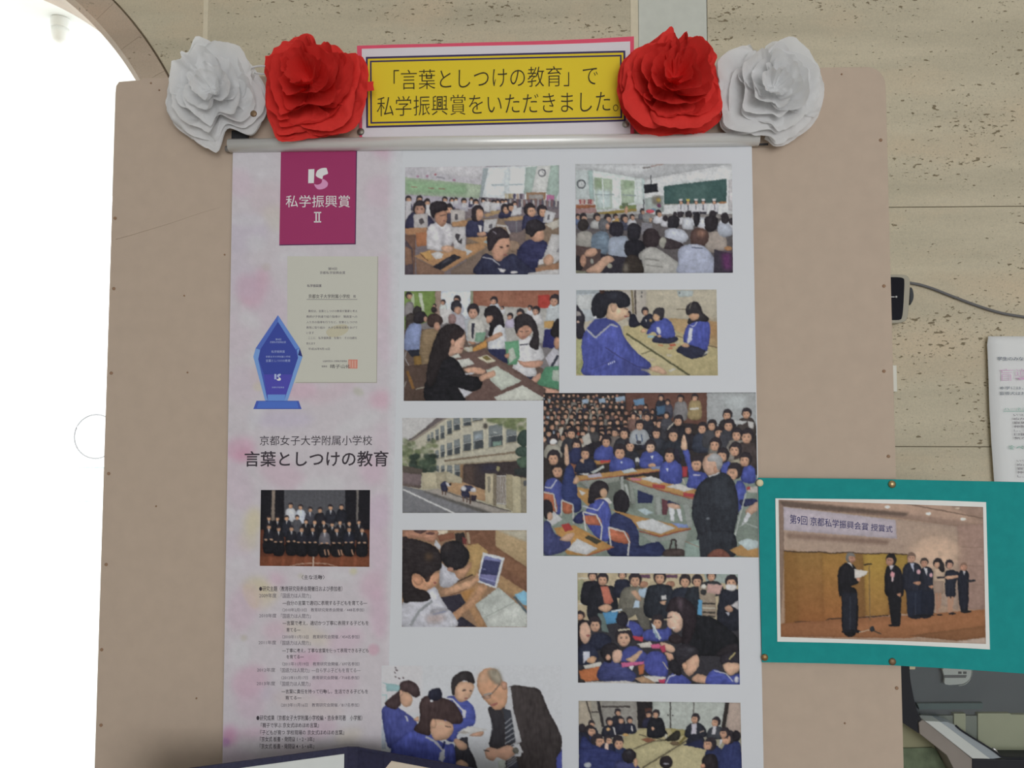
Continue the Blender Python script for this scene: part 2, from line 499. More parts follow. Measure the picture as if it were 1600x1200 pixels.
# slabs, each its own piece
JZ = [1.7224 + .3627 * k for k in range(-4, 4)]
rows = list(zip([0.0] + JZ, JZ + [ZT]))
X_CAULK, X_BAND0, X_BAND1 = (-.5335, -.5255), .1434, .2625
GAP = .0006
def slab(pts, m):
    prism('slab', [(x, WALL_Y, z) for x, z in pts], .0112, m, wall)
rng = random.Random(5)
for k, (z0, z1) in enumerate(rows):
    z0 += GAP; z1 -= GAP
    slab([(X_CAULK[1], z0), (X_BAND0, z0), (X_BAND0, z1), (X_CAULK[1], z1)], M_TRAV_B)
    slab([(X_BAND1, z0), (1.52, z0), (1.52, z1), (X_BAND1, z1)], M_TRAV)
    slab([(1.523, z0), (XR, z0), (XR, z1), (1.523, z1)], M_TRAV_B)
    def xa(z):
        if z <= ACZ: return ARO + .003
        d = (ARO + .003) ** 2 - (z - ACZ) ** 2
        return math.sqrt(d) if d > 0 else 0.0
    zs = [z0 + (z1 - z0) * i / 14 for i in range(15)]
    xe = X_CAULK[0]
    if all(ACX + xa(z) >= xe - .002 for z in zs):
        pass
    else:
        right = [(min(ACX + xa(z), xe - .001), z) for z in zs]
        slab([(xe, z0), (xe, z1)] + right[::-1], M_TRAV_C)
    left = [(max(XL + .002, ACX - xa(z)), z) for z in zs]
    slab(left + [(XL, z1), (XL, z0)], M_TRAV_C)
box('caulk_strip', (X_CAULK[0], WALL_Y + .0006, 0), (X_CAULK[1], WALL_Y + .011, ZT), M_CAULK, wall)

band = tag(box('trim_1', (X_BAND0 + .0125, WALL_Y - .001, 0), (X_BAND1 - .001, WALL_Y + .0105, ZT), M_BAND, None, .001),
           'pale grey vertical band set into the travertine wall', None, None, 'structure')
box('caulk_strip', (X_BAND0 + .0003, WALL_Y + .0004, 0), (X_BAND0 + .0122, WALL_Y + .0105, ZT), M_CAULK, wall)

# stone ring of the arch: separate voussoirs and jamb stones with a chamfered inner edge
trim = thing('trim_2', (ACX, WALL_Y, 0), 'stone ring framing the arched opening', None)
trim['kind'] = 'structure'
if 'category' in trim: del trim['category']
def ring_stone(p_in, p_out):
    """cross section swept from one joint to the next; p_in / p_out lists of (x, z) along inner and outer edge"""
    yf, yb, ch = WALL_Y - .004, WALL_Y + .125, .009
    bm = bmesh.new(); secs = []
    for (xi, zi), (xo, zo) in zip(p_in, p_out):
        dx, dz = xo - xi, zo - zi; L = math.hypot(dx, dz); ux, uz = dx / L, dz / L
        secs.append([bm.verts.new(v) for v in ((xi, yf + ch * 1.3, zi), (xi + ux * ch, yf, zi + uz * ch), (xo, yf, zo), (xo, yb, zo), (xi, yb, zi))])
    for s0, s1 in zip(secs, secs[1:]):
        for j in range(5):
            bm.faces.new((s0[j], s0[(j + 1) % 5], s1[(j + 1) % 5], s1[j]))
    bm.faces.new(secs[0]); bm.faces.new(secs[-1][::-1])
    bmesh.ops.recalc_face_normals(bm, faces=bm.faces)
    me = bpy.data.meshes.new('voussoir'); bm.to_mesh(me); bm.free()
    finish('voussoir', me, M_VOUS, trim)
joints = [0.7 + 7.2 * k for k in range(26)]
joints = [0.0] + [j for j in joints if 2 < j < 178] + [180.0]
for j0, j1 in zip(joints, joints[1:]):
    g = .018
    ring_stone(arc(ACX, ACZ, ARI, j0 + g, j1 - g, 4), arc(ACX, ACZ, ARO, j0 + g, j1 - g, 4))
for sx in (-1, 1):
    zz = [0, .42, .84, 1.26, ACZ]
    for z0, z1 in zip(zz, zz[1:]):
        ring_stone([(ACX + sx * ARI, z0 + .0006), (ACX + sx * ARI, z1 - .0006)], [(ACX + sx * ARO, z0 + .0006), (ACX + sx * ARO, z1 - .0006)])

# beyond the arch: paved forecourt under a white porch ceiling, open to the overcast sky
tag(box('floor_forecourt', (-14, .42, -.12), (8, 18, -.02), M_GROUND), 'pale sunlit paving beyond the arch', None, None, 'structure')
tag(box('ceiling_porch', (-4.2, .42, 2.62), (.6, 3.1, 2.74), M_WHITE), 'white porch ceiling beyond the arch', None, None, 'structure')

def Pz(px, py, z):
    d = RT * ((px - 800.0) / FOC) - UP * ((py - 600.0) / FOC) + FW
    return CAM + d * ((z - CAM.z) / d.z)
M_PALE = mat('white_plastic', (.86, .88, .88), .5)
M_PALE2 = mat('grey_plastic', (.78, .80, .80), .5)
c = Pz(95, 30, 2.62)
s = 1200 / (Vector(c) - CAM).dot(FW)          # pixels per metre there
fx = thing('ceiling_camera', (c.x, c.y, 2.62), 'small white cylindrical camera under the bright porch ceiling', 'camera')
lathe('mount_ring', [(14 / s, 0), (14.5 / s, -.004), (14 / s, -14 / s), (13.4 / s, -16 / s)], (c.x, c.y, 2.62), (0, 0, 1), M_PALE2, fx)
lathe('housing', [(13 / s, -16 / s), (12.6 / s, -26 / s), (10.5 / s, -36 / s), (6 / s, -40 / s), (.1 / s, -41 / s)], (c.x, c.y, 2.62), (0, 0, 1), M_PALE, fx)

# washed-out round sign with a board on a post in the forecourt
Y0 = 6.0
pc = P(150, 682, Y0); sc = 1200 / (pc - CAM).dot(FW)
sg = thing('sign_post', (pc.x, Y0, -.02), 'white round sign on a post, washed out by daylight beyond the arch', 'sign')
lathe('disc', [(34 / sc, 0), (34 / sc, .012)], (pc.x, Y0, pc.z), (0, 1, 0), mat('sign_white', (.88, .88, .88), .6), sg, 40)
t = [(pc.x + 34.6 / sc * math.cos(i * math.pi / 24), Y0 - .002, pc.z + 34.6 / sc * math.sin(i * math.pi / 24)) for i in range(49)]
tube('rim', t, .9 / sc, mat('sign_rim', (.27, .27, .28), .5), sg, 6, False)
box('post', (pc.x - .012, Y0 + .012, -.02), (pc.x + .012, Y0 + .036, pc.z), mat('sign_white', (.88, .88, .88)), sg)
a0, a1 = P(124, 730, Y0), P(176, 784, Y0)
box('board', (a0.x, Y0 - .004, a1.z), (a1.x, Y0 + .014, a0.z), mat('sign_white', (.88, .88, .88)), sg)
for zz in (a0.z, a1.z):
    box('edge_strip', (a0.x - .002, Y0 - .008, zz - .0022), (a1.x + .002, Y0 - .003, zz + .0022), mat('pale_teal', (.12, .50, .50), .5), sg)
# ================================================================== printed photographs
def art_reading_class():
    a = Art(625, 250, 6.154, [(50, 70), (1530, 48), (1530, 1100), (45, 1103)], '8d8790', 11)
    a.p('a7a4ab', 0, 40, 830, 40, 780, 380, 0, 330)                      # left wall
    a.p('b3b1b6', 150, 60, 830, 40, 800, 110, 760, 190, 330, 120)
    a.p('94a48c', 40, 165, 790, 240, 760, 370, 40, 330)                  # green board
    a.p('7fa07a', 60, 190, 640, 240, 640, 330, 60, 315, soft=4)
    for x, y in ((170, 158), (260, 155), (520, 195)): a.e('a2708c', x, y, 14, 12)
    a.e('a8505a', 340, 140, 12, 8); a.l('7c7c88', 10, 350, 160, 435, 178)
    for x, y in ((135, 258), (300, 270), (400, 275)): a.l('8a5c50', 8, x - 30, y, x + 30, y + 4)
    a.p('9c96a2', 40, 330, 780, 375, 760, 480, 40, 520)
    a.p('c2c6ca', 830, 70, 1530, 40, 1530, 400, 770, 370)                # bright window wall
    a.p('8c979c', 800, 80, 850, 80, 790, 370, 765, 370)
    a.p('c9ced2', 850, 110, 1010, 95, 1005, 350, 800, 360)
    a.p('9aa5aa', 880, 232, 1000, 228, 1000, 245, 880, 250)
    a.p('b6bec2', 1010, 90, 1060, 90, 1045, 340, 1000, 340)
    a.p('cdd1d4', 1062, 90, 1205, 80, 1190, 330, 1045, 330); a.l('93a0a6', 12, 1045, 240, 1185, 232)
    a.p('93a59e', 1210, 70, 1320, 62, 1270, 320, 1190, 330)
    a.p('b9bab8', 1320, 60, 1450, 52, 1410, 300, 1265, 310)
    a.p('8fa39a', 1450, 52, 1530, 50, 1530, 300, 1490, 400, 1405, 320)
    a.e('4c4c54', 1367, 124, 37, 38).e('c0c0c2', 1367, 124, 28, 29).l('5c5c62', 5, 1367, 124, 1367, 105).l('5c5c62', 5, 1367, 124, 1380, 126)
    a.p('8e6a4e', 1215, 310, 1405, 312, 1395, 390, 1215, 385).p('8c8684', 1240, 332, 1380, 334, 1375, 378, 1238, 376)
    a.p('a45c86', 1410, 335, 1485, 335, 1480, 392, 1408, 388)
    for i, x in enumerate((1010, 1040, 1065, 1090, 1120, 1150, 1175)): a.r(['b0a68e', '9a8a68', 'a79a80', '4a4460', 'a08878', '5a4c58', '8f8490'][i], x, 322, x + 24, 375)
    a.p('5e5660', 760, 358, 1530, 395, 1530, 520, 760, 470)
    for i in range(34):
        x = 770 + i * 22; a.r(['8f8a90', '6a4c50', '4c4856', 'a19a98', '7a5c58'][i % 5], x, 372 + (i % 3) * 8, x + 15, 450)
    a.p('6a5f64', 40, 470, 1530, 470, 1530, 1110, 40, 1110)              # room depth
    a.p('74604f', 640, 560, 1530, 560, 1530, 1110, 640, 1110)
    a.p('6b5a56', 1040, 560, 1220, 560, 1200, 860, 1050, 800)
    # back rows of children
    for i, (x, y, r) in enumerate(((80, 375, 30), (187, 375, 32), (430, 380, 27), (497, 385, 24), (535, 380, 20), (615, 395, 28), (685, 380, 20), (728, 405, 30), (800, 390, 22), (900, 410, 25), (940, 400, 22), (985, 400, 22), (1015, 395, 18), (1100, 420, 24))):
        a.p('9d9aa6' if i % 3 else '3a3850', x - r * 1.5, y + r * 3.6, x - r, y + r, x + r, y + r, x + r * 1.5, y + r * 3.6)
        a.head(x, y, r, (0.1, 0.25)); a.r('b4b2b6', x - r * .6, y + r * .6, x + r * .9, y + r * 2.2)
    a.p('aaa7ac', 48, 400, 110, 400, 105, 560, 48, 580)
    for x, y in ((840, 455), (905, 465)): a.p('b2b0b3', x - 35, y - 60, x + 30, y - 50, x + 20, y + 45, x - 40, y + 35)
    a.p('a0805c', 800, 520, 960, 485, 970, 510, 830, 548).p('9c8058', 870, 490, 960, 488, 960, 515, 870, 520)
    # girl far left
    a.s('2b2a44', 45, 640, 80, 540, 160, 490, 260, 520, 330, 600, 330, 660, 60, 660)
    a.head(190, 460, 66, (0, .25), skin='a97c68'); a.e('b58a72', 262, 400, 32, 24); a.head(262, 405, 32, (.1, .3))
    a.p('b4b2b4', 250, 430, 295, 425, 305, 540, 245, 520)
    a.p('a29c9c', 128, 522, 268, 512, 268, 655, 135, 662).p('4a4448', 180, 570, 215, 560, 235, 600, 200, 625, 185, 600)
    a.head(468, 470, 46, (.1, .25)); a.s('3a3646', 440, 520, 520, 520, 520, 600, 440, 600)
    a.p('a69f9c', 485, 480, 625, 482, 625, 605, 485, 610).p('4c484c', 525, 520, 555, 520, 560, 570, 530, 580)
    # desks left
    a.p('a0714e', 48, 655, 260, 650, 255, 700, 80, 725, 48, 705).p('a67a52', 500, 600, 650, 575, 650, 640, 500, 640)
    a.p('6a4a3c', 48, 720, 150, 720, 140, 1100, 48, 1100).p('a0623e', 150, 700, 270, 690, 270, 820, 160, 835)
    a.p('473c44', 48, 760, 120, 850, 130, 1100, 48, 1100).p('7b5844', 48, 830, 110, 860, 120, 1000, 48, 1010)
    # middle girl in navy
    a.s('2a2b48', 640, 740, 640, 610, 700, 575, 790, 580, 850, 660, 840, 740, 720, 750)
    a.s('2a2329', 690, 570, 690, 470, 745, 430, 800, 460, 800, 520, 770, 580, 720, 590)
    a.s('b5866c', 730, 520, 745, 475, 790, 480, 800, 530, 780, 575, 745, 580)
    a.p('b9b5b8', 750, 620, 790, 635, 785, 700, 765, 690).p('acaaac', 810, 575, 940, 565, 905, 700, 800, 690).p('55525a', 860, 620, 890, 615, 880, 660, 850, 660)
    a.s('a87c64', 745, 705, 810, 690, 830, 720, 760, 735)
    # right group
    a.p('a07d56', 975, 560, 1200, 535, 1200, 570, 1080, 600).p('5c5460', 1000, 590, 1180, 580, 1170, 690, 1060, 700)
    a.s('2b2b48', 950, 560, 960, 500, 1020, 480, 1080, 500, 1060, 550)
    a.head(1010, 465, 42, (.25, .3)); a.head(1060, 450, 34, (.3, .3)); a.p('b4b3b8', 1080, 480, 1170, 450, 1170, 520, 1060, 545)
    a.l('6b6a70', 12, 1120, 590, 1120, 700).l('a6a2a0', 20, 930, 625, 1030, 640, 1055, 710)
    a.s('292a48', 1175, 690, 1180, 560, 1230, 510, 1300, 540, 1380, 520, 1390, 620, 1200, 660)
    a.head(1245, 475, 58, (.35, .3)); a.head(1365, 485, 50, (.2, .35)); a.p('b3b2b6', 1400, 480, 1500, 510, 1460, 610, 1375, 600).p('5b5860', 1420, 530, 1440, 520, 1440, 570, 1415, 580)
    a.p('ada79c', 1390, 620, 1530, 570, 1530, 640, 1470, 670)
    # boy in white shirt
    a.p('a3764e', 135, 925, 300, 860, 810, 790, 815, 845, 430, 1075, 300, 1010)
    a.p('7a5a48', 150, 940, 300, 1015, 430, 1080, 420, 1102, 160, 1102).p('6f5c50', 490, 1060, 810, 860, 760, 1100, 490, 1100)
    a.p('a47a50', 640, 745, 850, 735, 840, 830, 700, 770)
    a.s('b4b1b6', 258, 840, 265, 660, 330, 605, 440, 600, 500, 640, 520, 720, 500, 810, 420, 880, 290, 860)
    a.s('a6a3ac', 340, 620, 420, 700, 430, 800, 400, 830, 380, 720, soft=4, alpha=.7)
    a.s('a9785f', 335, 560, 345, 510, 440, 490, 452, 560, 430, 625, 390, 635, 350, 600)
    a.s('262026', 290, 500, 290, 430, 350, 395, 440, 410, 452, 480, 400, 492, 345, 515, 320, 560)
    a.l('3a2a2a', 6, 385, 535, 440, 525).e('7c4a44', 425, 585, 14, 6)
    a.p('adaaad', 500, 650, 630, 640, 632, 880, 520, 850).p('3c383e', 540, 705, 580, 720, 560, 780, 600, 750, 590, 810, 560, 790, 530, 740)
    a.s('b38a70', 395, 860, 420, 825, 500, 830, 510, 870, 450, 892)
    a.p('b6b3b2', 300, 905, 360, 878, 415, 900, 405, 945, 345, 955).p('b98a4c', 190, 895, 290, 870, 315, 950, 270, 970).l('5c3c28', 8, 195, 900, 270, 970)
    a.p('23222c', 310, 1025, 520, 905, 590, 935, 385, 1060).p('4a4a56', 400, 985, 470, 945, 490, 955, 420, 995, soft=2)
    a.p('aeb0b2', 628, 850, 700, 880, 640, 920).p('86a0a8', 800, 790, 840, 770, 835, 800)
    # girl front centre
    a.s('242640', 735, 1102, 770, 960, 830, 900, 960, 960, 1080, 900, 1190, 980, 1300, 1102)
    a.s('8a705c', 1050, 780, 1150, 800, 1120, 880, 1050, 870)
    a.s('b08068', 890, 920, 880, 830, 930, 750, 1040, 740, 1055, 850, 1000, 930, 960, 975, 910, 960)
    a.s('2a2228', 845, 860, 838, 720, 890, 655, 970, 650, 1040, 700, 1045, 750, 960, 760, 910, 820, 880, 870)
    a.l('6d6670', 12, 895, 685, 930, 715).e('3a2826', 975, 838, 20, 7).e('3a2826', 1035, 825, 14, 6).e('8e4f4a', 1015, 915, 20, 7)
    a.l('a4a2a8', 10, 790, 935, 880, 950, 960, 1010).p('b7b4b6', 940, 1040, 1020, 1050, 1000, 1085, 970, 1080).e('b7b4b6', 1095, 1080, 35, 14)
    # boy front right
    a.s('25264a', 1120, 900, 1190, 790, 1290, 760, 1410, 790, 1400, 900, 1330, 1000, 1310, 1075, 1180, 980)
    a.s('b38369', 1270, 770, 1240, 690, 1330, 650, 1385, 700, 1380, 760, 1330, 785)
    a.s('241f25', 1210, 700, 1220, 600, 1310, 570, 1390, 620, 1390, 670, 1320, 690, 1270, 740, 1240, 720)
    a.p('aba9aa', 1460, 710, 1530, 720, 1530, 960, 1480, 1000, 1370, 950).p('6d6a70', 1520, 850, 1530, 845, 1530, 890, 1505, 885)
    a.s('b58a70', 1375, 960, 1430, 905, 1480, 950, 1450, 1010, 1400, 1005).p('b6b3b4', 1335, 960, 1375, 950, 1385, 1000, 1330, 1010)
    a.p('94694c', 1300, 1040, 1530, 990, 1530, 1060, 1310, 1085).p('aaa7a8', 1230, 1090, 1400, 1060, 1530, 1050, 1530, 1110, 1230, 1110)
    return a.mottle(.035, 3)

def art_audience():
    a = Art(890, 250, 6.154, [(55, 38), (1560, 35), (1572, 1085), (60, 1090)], '9a9a9c', 12)
    a.p('b0b2b4', 50, 30, 1580, 30, 1580, 500, 50, 500)
    a.p('a2a5a8', 50, 40, 1560, 38, 720, 190, 200, 95, 60, 90)            # ceiling
    a.p('b4b7ba', 150, 45, 900, 40, 690, 150, 300, 90, soft=4).p('6c6664', 700, 70, 770, 62, 780, 76, 705, 84).l('8d6a60', 8, 780, 62, 900, 42)
    a.p('a9b2b3', 60, 95, 180, 100, 180, 380, 60, 380).p('8ea5a2', 175, 98, 220, 98, 240, 400, 190, 380)
    a.e('3c4148', 112, 233, 43, 44).e('b0b4b6', 112, 233, 33, 34).l('50545a', 5, 112, 233, 112, 212).l('50545a', 5, 112, 233, 128, 232)
    a.p('bcc6c4', 225, 100, 690, 180, 690, 420, 250, 490)
    a.p('98a892', 235, 165, 410, 185, 410, 470, 260, 480).p('7c9070', 250, 180, 320, 200, 330, 290, 240, 260, soft=5).p('a9b8b8', 250, 280, 400, 290, 400, 460, 265, 470, soft=4)
    a.p('c3cbc9', 410, 170, 485, 185, 480, 460, 405, 470).p('9aab94', 490, 190, 625, 200, 620, 410, 500, 430).p('839a7a', 520, 200, 610, 210, 600, 260, 520, 280, soft=4)
    a.l('7d8c90', 9, 245, 335, 430, 335).l('7d8c90', 9, 505, 338, 640, 340).l('c3ccca', 12, 315, 180, 330, 470)
    a.p('b9c2c1', 630, 180, 690, 170, 715, 430, 660, 430).p('9fb0b0', 690, 180, 720, 180, 730, 330, 710, 400)
    a.p('bec0c2', 720, 190, 1560, 60, 1575, 560, 720, 520)
    a.l('2e3036', 9, 780, 145, 783, 230).p('1e1f26', 712, 238, 845, 225, 852, 305, 722, 320)
    a.p('33514f', 905, 252, 1512, 180, 1508, 405, 910, 428).p('43605c', 1000, 250, 1350, 215, 1330, 390, 1000, 410, soft=10, alpha=.7).l('8a8880', 8, 905, 430, 1505, 410)
    a.p('a8a5a8', 1525, 190, 1575, 180, 1575, 500, 1525, 480).p('c0bcc0', 1535, 310, 1570, 310, 1570, 390, 1535, 385).e('a06a40', 1470, 410, 40, 10)
    a.p('8a5034', 60, 432, 250, 430, 250, 458, 60, 465).p('8e6c6a', 60, 465, 255, 460, 260, 510, 60, 520)
    for i in range(7): a.r(['9a3c3c', 'b08880', '8c4848', 'a49a90', '7a4040'][i % 5], 95 + i * 20, 378, 112 + i * 20, 425)
    a.p('8a7434', 230, 510, 640, 465, 650, 490, 300, 535).p('6b7a48', 480, 440, 640, 430, 640, 470, 480, 470).p('5c6c50', 500, 420, 560, 410, 560, 460, 510, 460)
    a.p('8f9a98', 720, 370, 900, 340, 905, 500, 730, 500).p('6f6a60', 790, 350, 870, 340, 880, 430, 800, 430, soft=3).e('a48c48', 855, 385, 22, 22).e('4c7c9c', 805, 480, 25, 15).e('b03c48', 775, 495, 40, 18).e('6a3a58', 860, 440, 20, 20)
    a.l('30343a', 8, 712, 380, 714, 470).l('2c3036', 7, 690, 470, 690, 590)
    # performers
    for x in (1070, 1140, 1215, 1285, 1393):
        a.r('2c2a34', x - 33, 480, x + 33, 530); a.p('b6b6bc', x - 40, 500, x - 38, 435, x - 20, 420, x + 22, 420, x + 40, 440, x + 36, 500)
        a.head(x, 402, 22, (0, .3)); a.p('c0bfc0', x - 17, 395, x - 20, 375, x + 18, 370, x + 16, 393); a.l('3c3c48', 7, x, 430, x, 480)
    a.e('b8a840', 1140, 385, 18, 14)
    a.p('7b7674', 60, 520, 1570, 520, 1570, 1090, 60, 1090)
    a.p('504a4c', 60, 560, 1570, 560, 1570, 1090, 60, 1090)
    # far seated rows
    for x, y, r, b in ((75, 540, 24, '4c5c80'), (130, 548, 36, '5a5c74'), (260, 545, 34, '9a9a9a'), (365, 555, 36, '403a44'), (440, 540, 25, 'a4a4aa'), (525, 555, 36, '3a3c50'), (600, 545, 26, 'a0a0a6'), (700, 490, 24, '4a4a54'), (855, 510, 30, 'b0b0b8'), (920, 560, 24, 'a9a9b0'), (1015, 520, 20, 'a9a9ae'), (1065, 525, 28, 'aaaab0'), (1145, 525, 34, 'b0b2bc'), (1375, 520, 34, 'a9a9b0'), (1490, 540, 34, 'aeb0b8'), (1560, 590, 30, 'a0a0a8')):
        a.s(b, x - r * 1.6, y + r * 3.2, x - r * 1.3, y + r * 1.3, x, y + r * .8, x + r * 1.3, y + r * 1.3, x + r * 1.6, y + r * 3.2); a.head(x, y, r, (.3, .4) if x < 900 else None, skin='a8806a')
    a.p('a48040', 405, 590, 470, 560, 480, 600, 410, 610).e('b08468', 545, 480, 18, 36)
    for x in (1130, 1280): a.s('b0b3bc', x - 45, 650, x - 40, 570, x, 550, x + 40, 570, x + 60, 660, x, 670)
    a.s('1f1c22', 1195, 520, 1250, 510, 1250, 600, 1215, 645, 1195, 600); a.p('7d7a80', 690, 600, 790, 610, 800, 690, 690, 720)
    for i in range(6): a.l('5a5c6c', 4, 690 + i * 18, 610, 695 + i * 18, 700)
    a.e('7a7a7c', 745, 555, 45, 48).e('a08068', 780, 575, 16, 22)
    # middle row
    a.s('8a8680', 70, 830, 75, 720, 140, 680, 215, 710, 215, 830).e('2c2626', 130, 625, 55, 58)
    a.s('5b6c7e', 215, 900, 215, 740, 290, 685, 370, 710, 385, 860, 300, 930).e('54545a', 325, 625, 52, 62).e('9a7462', 365, 640, 20, 30)
    a.s('23202a', 385, 700, 395, 610, 450, 590, 510, 620, 510, 720, 440, 740).s('828c9e', 375, 930, 380, 770, 450, 735, 560, 750, 560, 950, 450, 970)
    a.s('201e26', 560, 740, 560, 640, 620, 605, 685, 650, 670, 750, 610, 775).s('17161e', 535, 900, 535, 790, 620, 765, 710, 790, 720, 900, 620, 950)
    a.s('221f26', 945, 600, 950, 550, 1000, 530, 1055, 560, 1045, 640, 990, 660, 945, 640).s('a2a6b4', 915, 760, 920, 680, 990, 655, 1100, 680, 1140, 760, 1050, 810, 930, 790)
    a.s('241f24', 1300, 620, 1300, 560, 1360, 530, 1420, 560, 1425, 640, 1370, 690, 1310, 670).s('8c8078', 1310, 860, 1320, 720, 1400, 685, 1490, 720, 1510, 850, 1400, 890)
    a.s('9aa0ae', 1425, 700, 1430, 620, 1490, 600, 1550, 640, 1560, 720, 1480, 740).e('2a2529', 1495, 570, 38, 42)
    a.p('4a3836', 60, 820, 300, 860, 300, 1090, 60, 1090).s('33292e', 830, 760, 900, 740, 1080, 800, 1060, 850, 900, 850)
    a.s('8c8a80', 855, 800, 890, 740, 930, 770, 900, 850)
    # front row
    a.s('2a2024', 705, 780, 715, 690, 780, 655, 850, 690, 865, 780, 820, 850, 740, 840)
    a.s('94928e', 665, 930, 700, 870, 790, 835, 880, 870, 980, 940, 1050, 1000, 1040, 1090, 720, 1090)
    a.l('7a7874', 14, 720, 950, 860, 965).l('7c7a76', 12, 740, 1010, 900, 1030)
    a.s('4a3430', 1165, 790, 1170, 690, 1250, 650, 1330, 690, 1330, 780, 1270, 830, 1190, 820).s('8a6252', 1215, 690, 1260, 660, 1315, 700, 1290, 740, 1230, 730, soft=5)
    a.s('8f95ac', 1045, 1000, 1050, 860, 1150, 810, 1290, 830, 1390, 950, 1380, 1090, 1050, 1090).p('a9aebe', 1170, 810, 1280, 830, 1285, 860, 1180, 835).l('4c5470', 10, 1175, 840, 1280, 850)
    a.p('302a36', 1390, 860, 1570, 900, 1570, 1090, 1385, 1090).p('5a2458', 1460, 900, 1550, 890, 1560, 1060, 1480, 1050, soft=6).e('a07048', 1525, 850, 38, 22)
    a.p('26222c', 300, 900, 700, 960, 700, 1090, 300, 1090).s('2c2420', 525, 1000, 560, 920, 640, 920, 700, 1000, 700, 1090, 520, 1090).e('7c7468', 540, 1040, 25, 45, soft=5)
    a.s('1f1a1e', 60, 1080, 60, 930, 110, 940, 130, 1020, 100, 1080).e('9a6f5a', 130, 970, 30, 60)
    a.s('b0846c', 140, 920, 170, 860, 240, 845, 265, 890, 220, 930).s('b38a72', 155, 1070, 250, 1000, 330, 930, 400, 925, 430, 965, 370, 1000, 290, 1090, 250, 1090)
    a.e('8c8a7c', 385, 1018, 24, 24).e('8c8c84', 215, 975, 16, 26).p('6b6a58', 60, 1060, 160, 1070, 160, 1090, 60, 1090)
    return a.mottle(.035, 3)

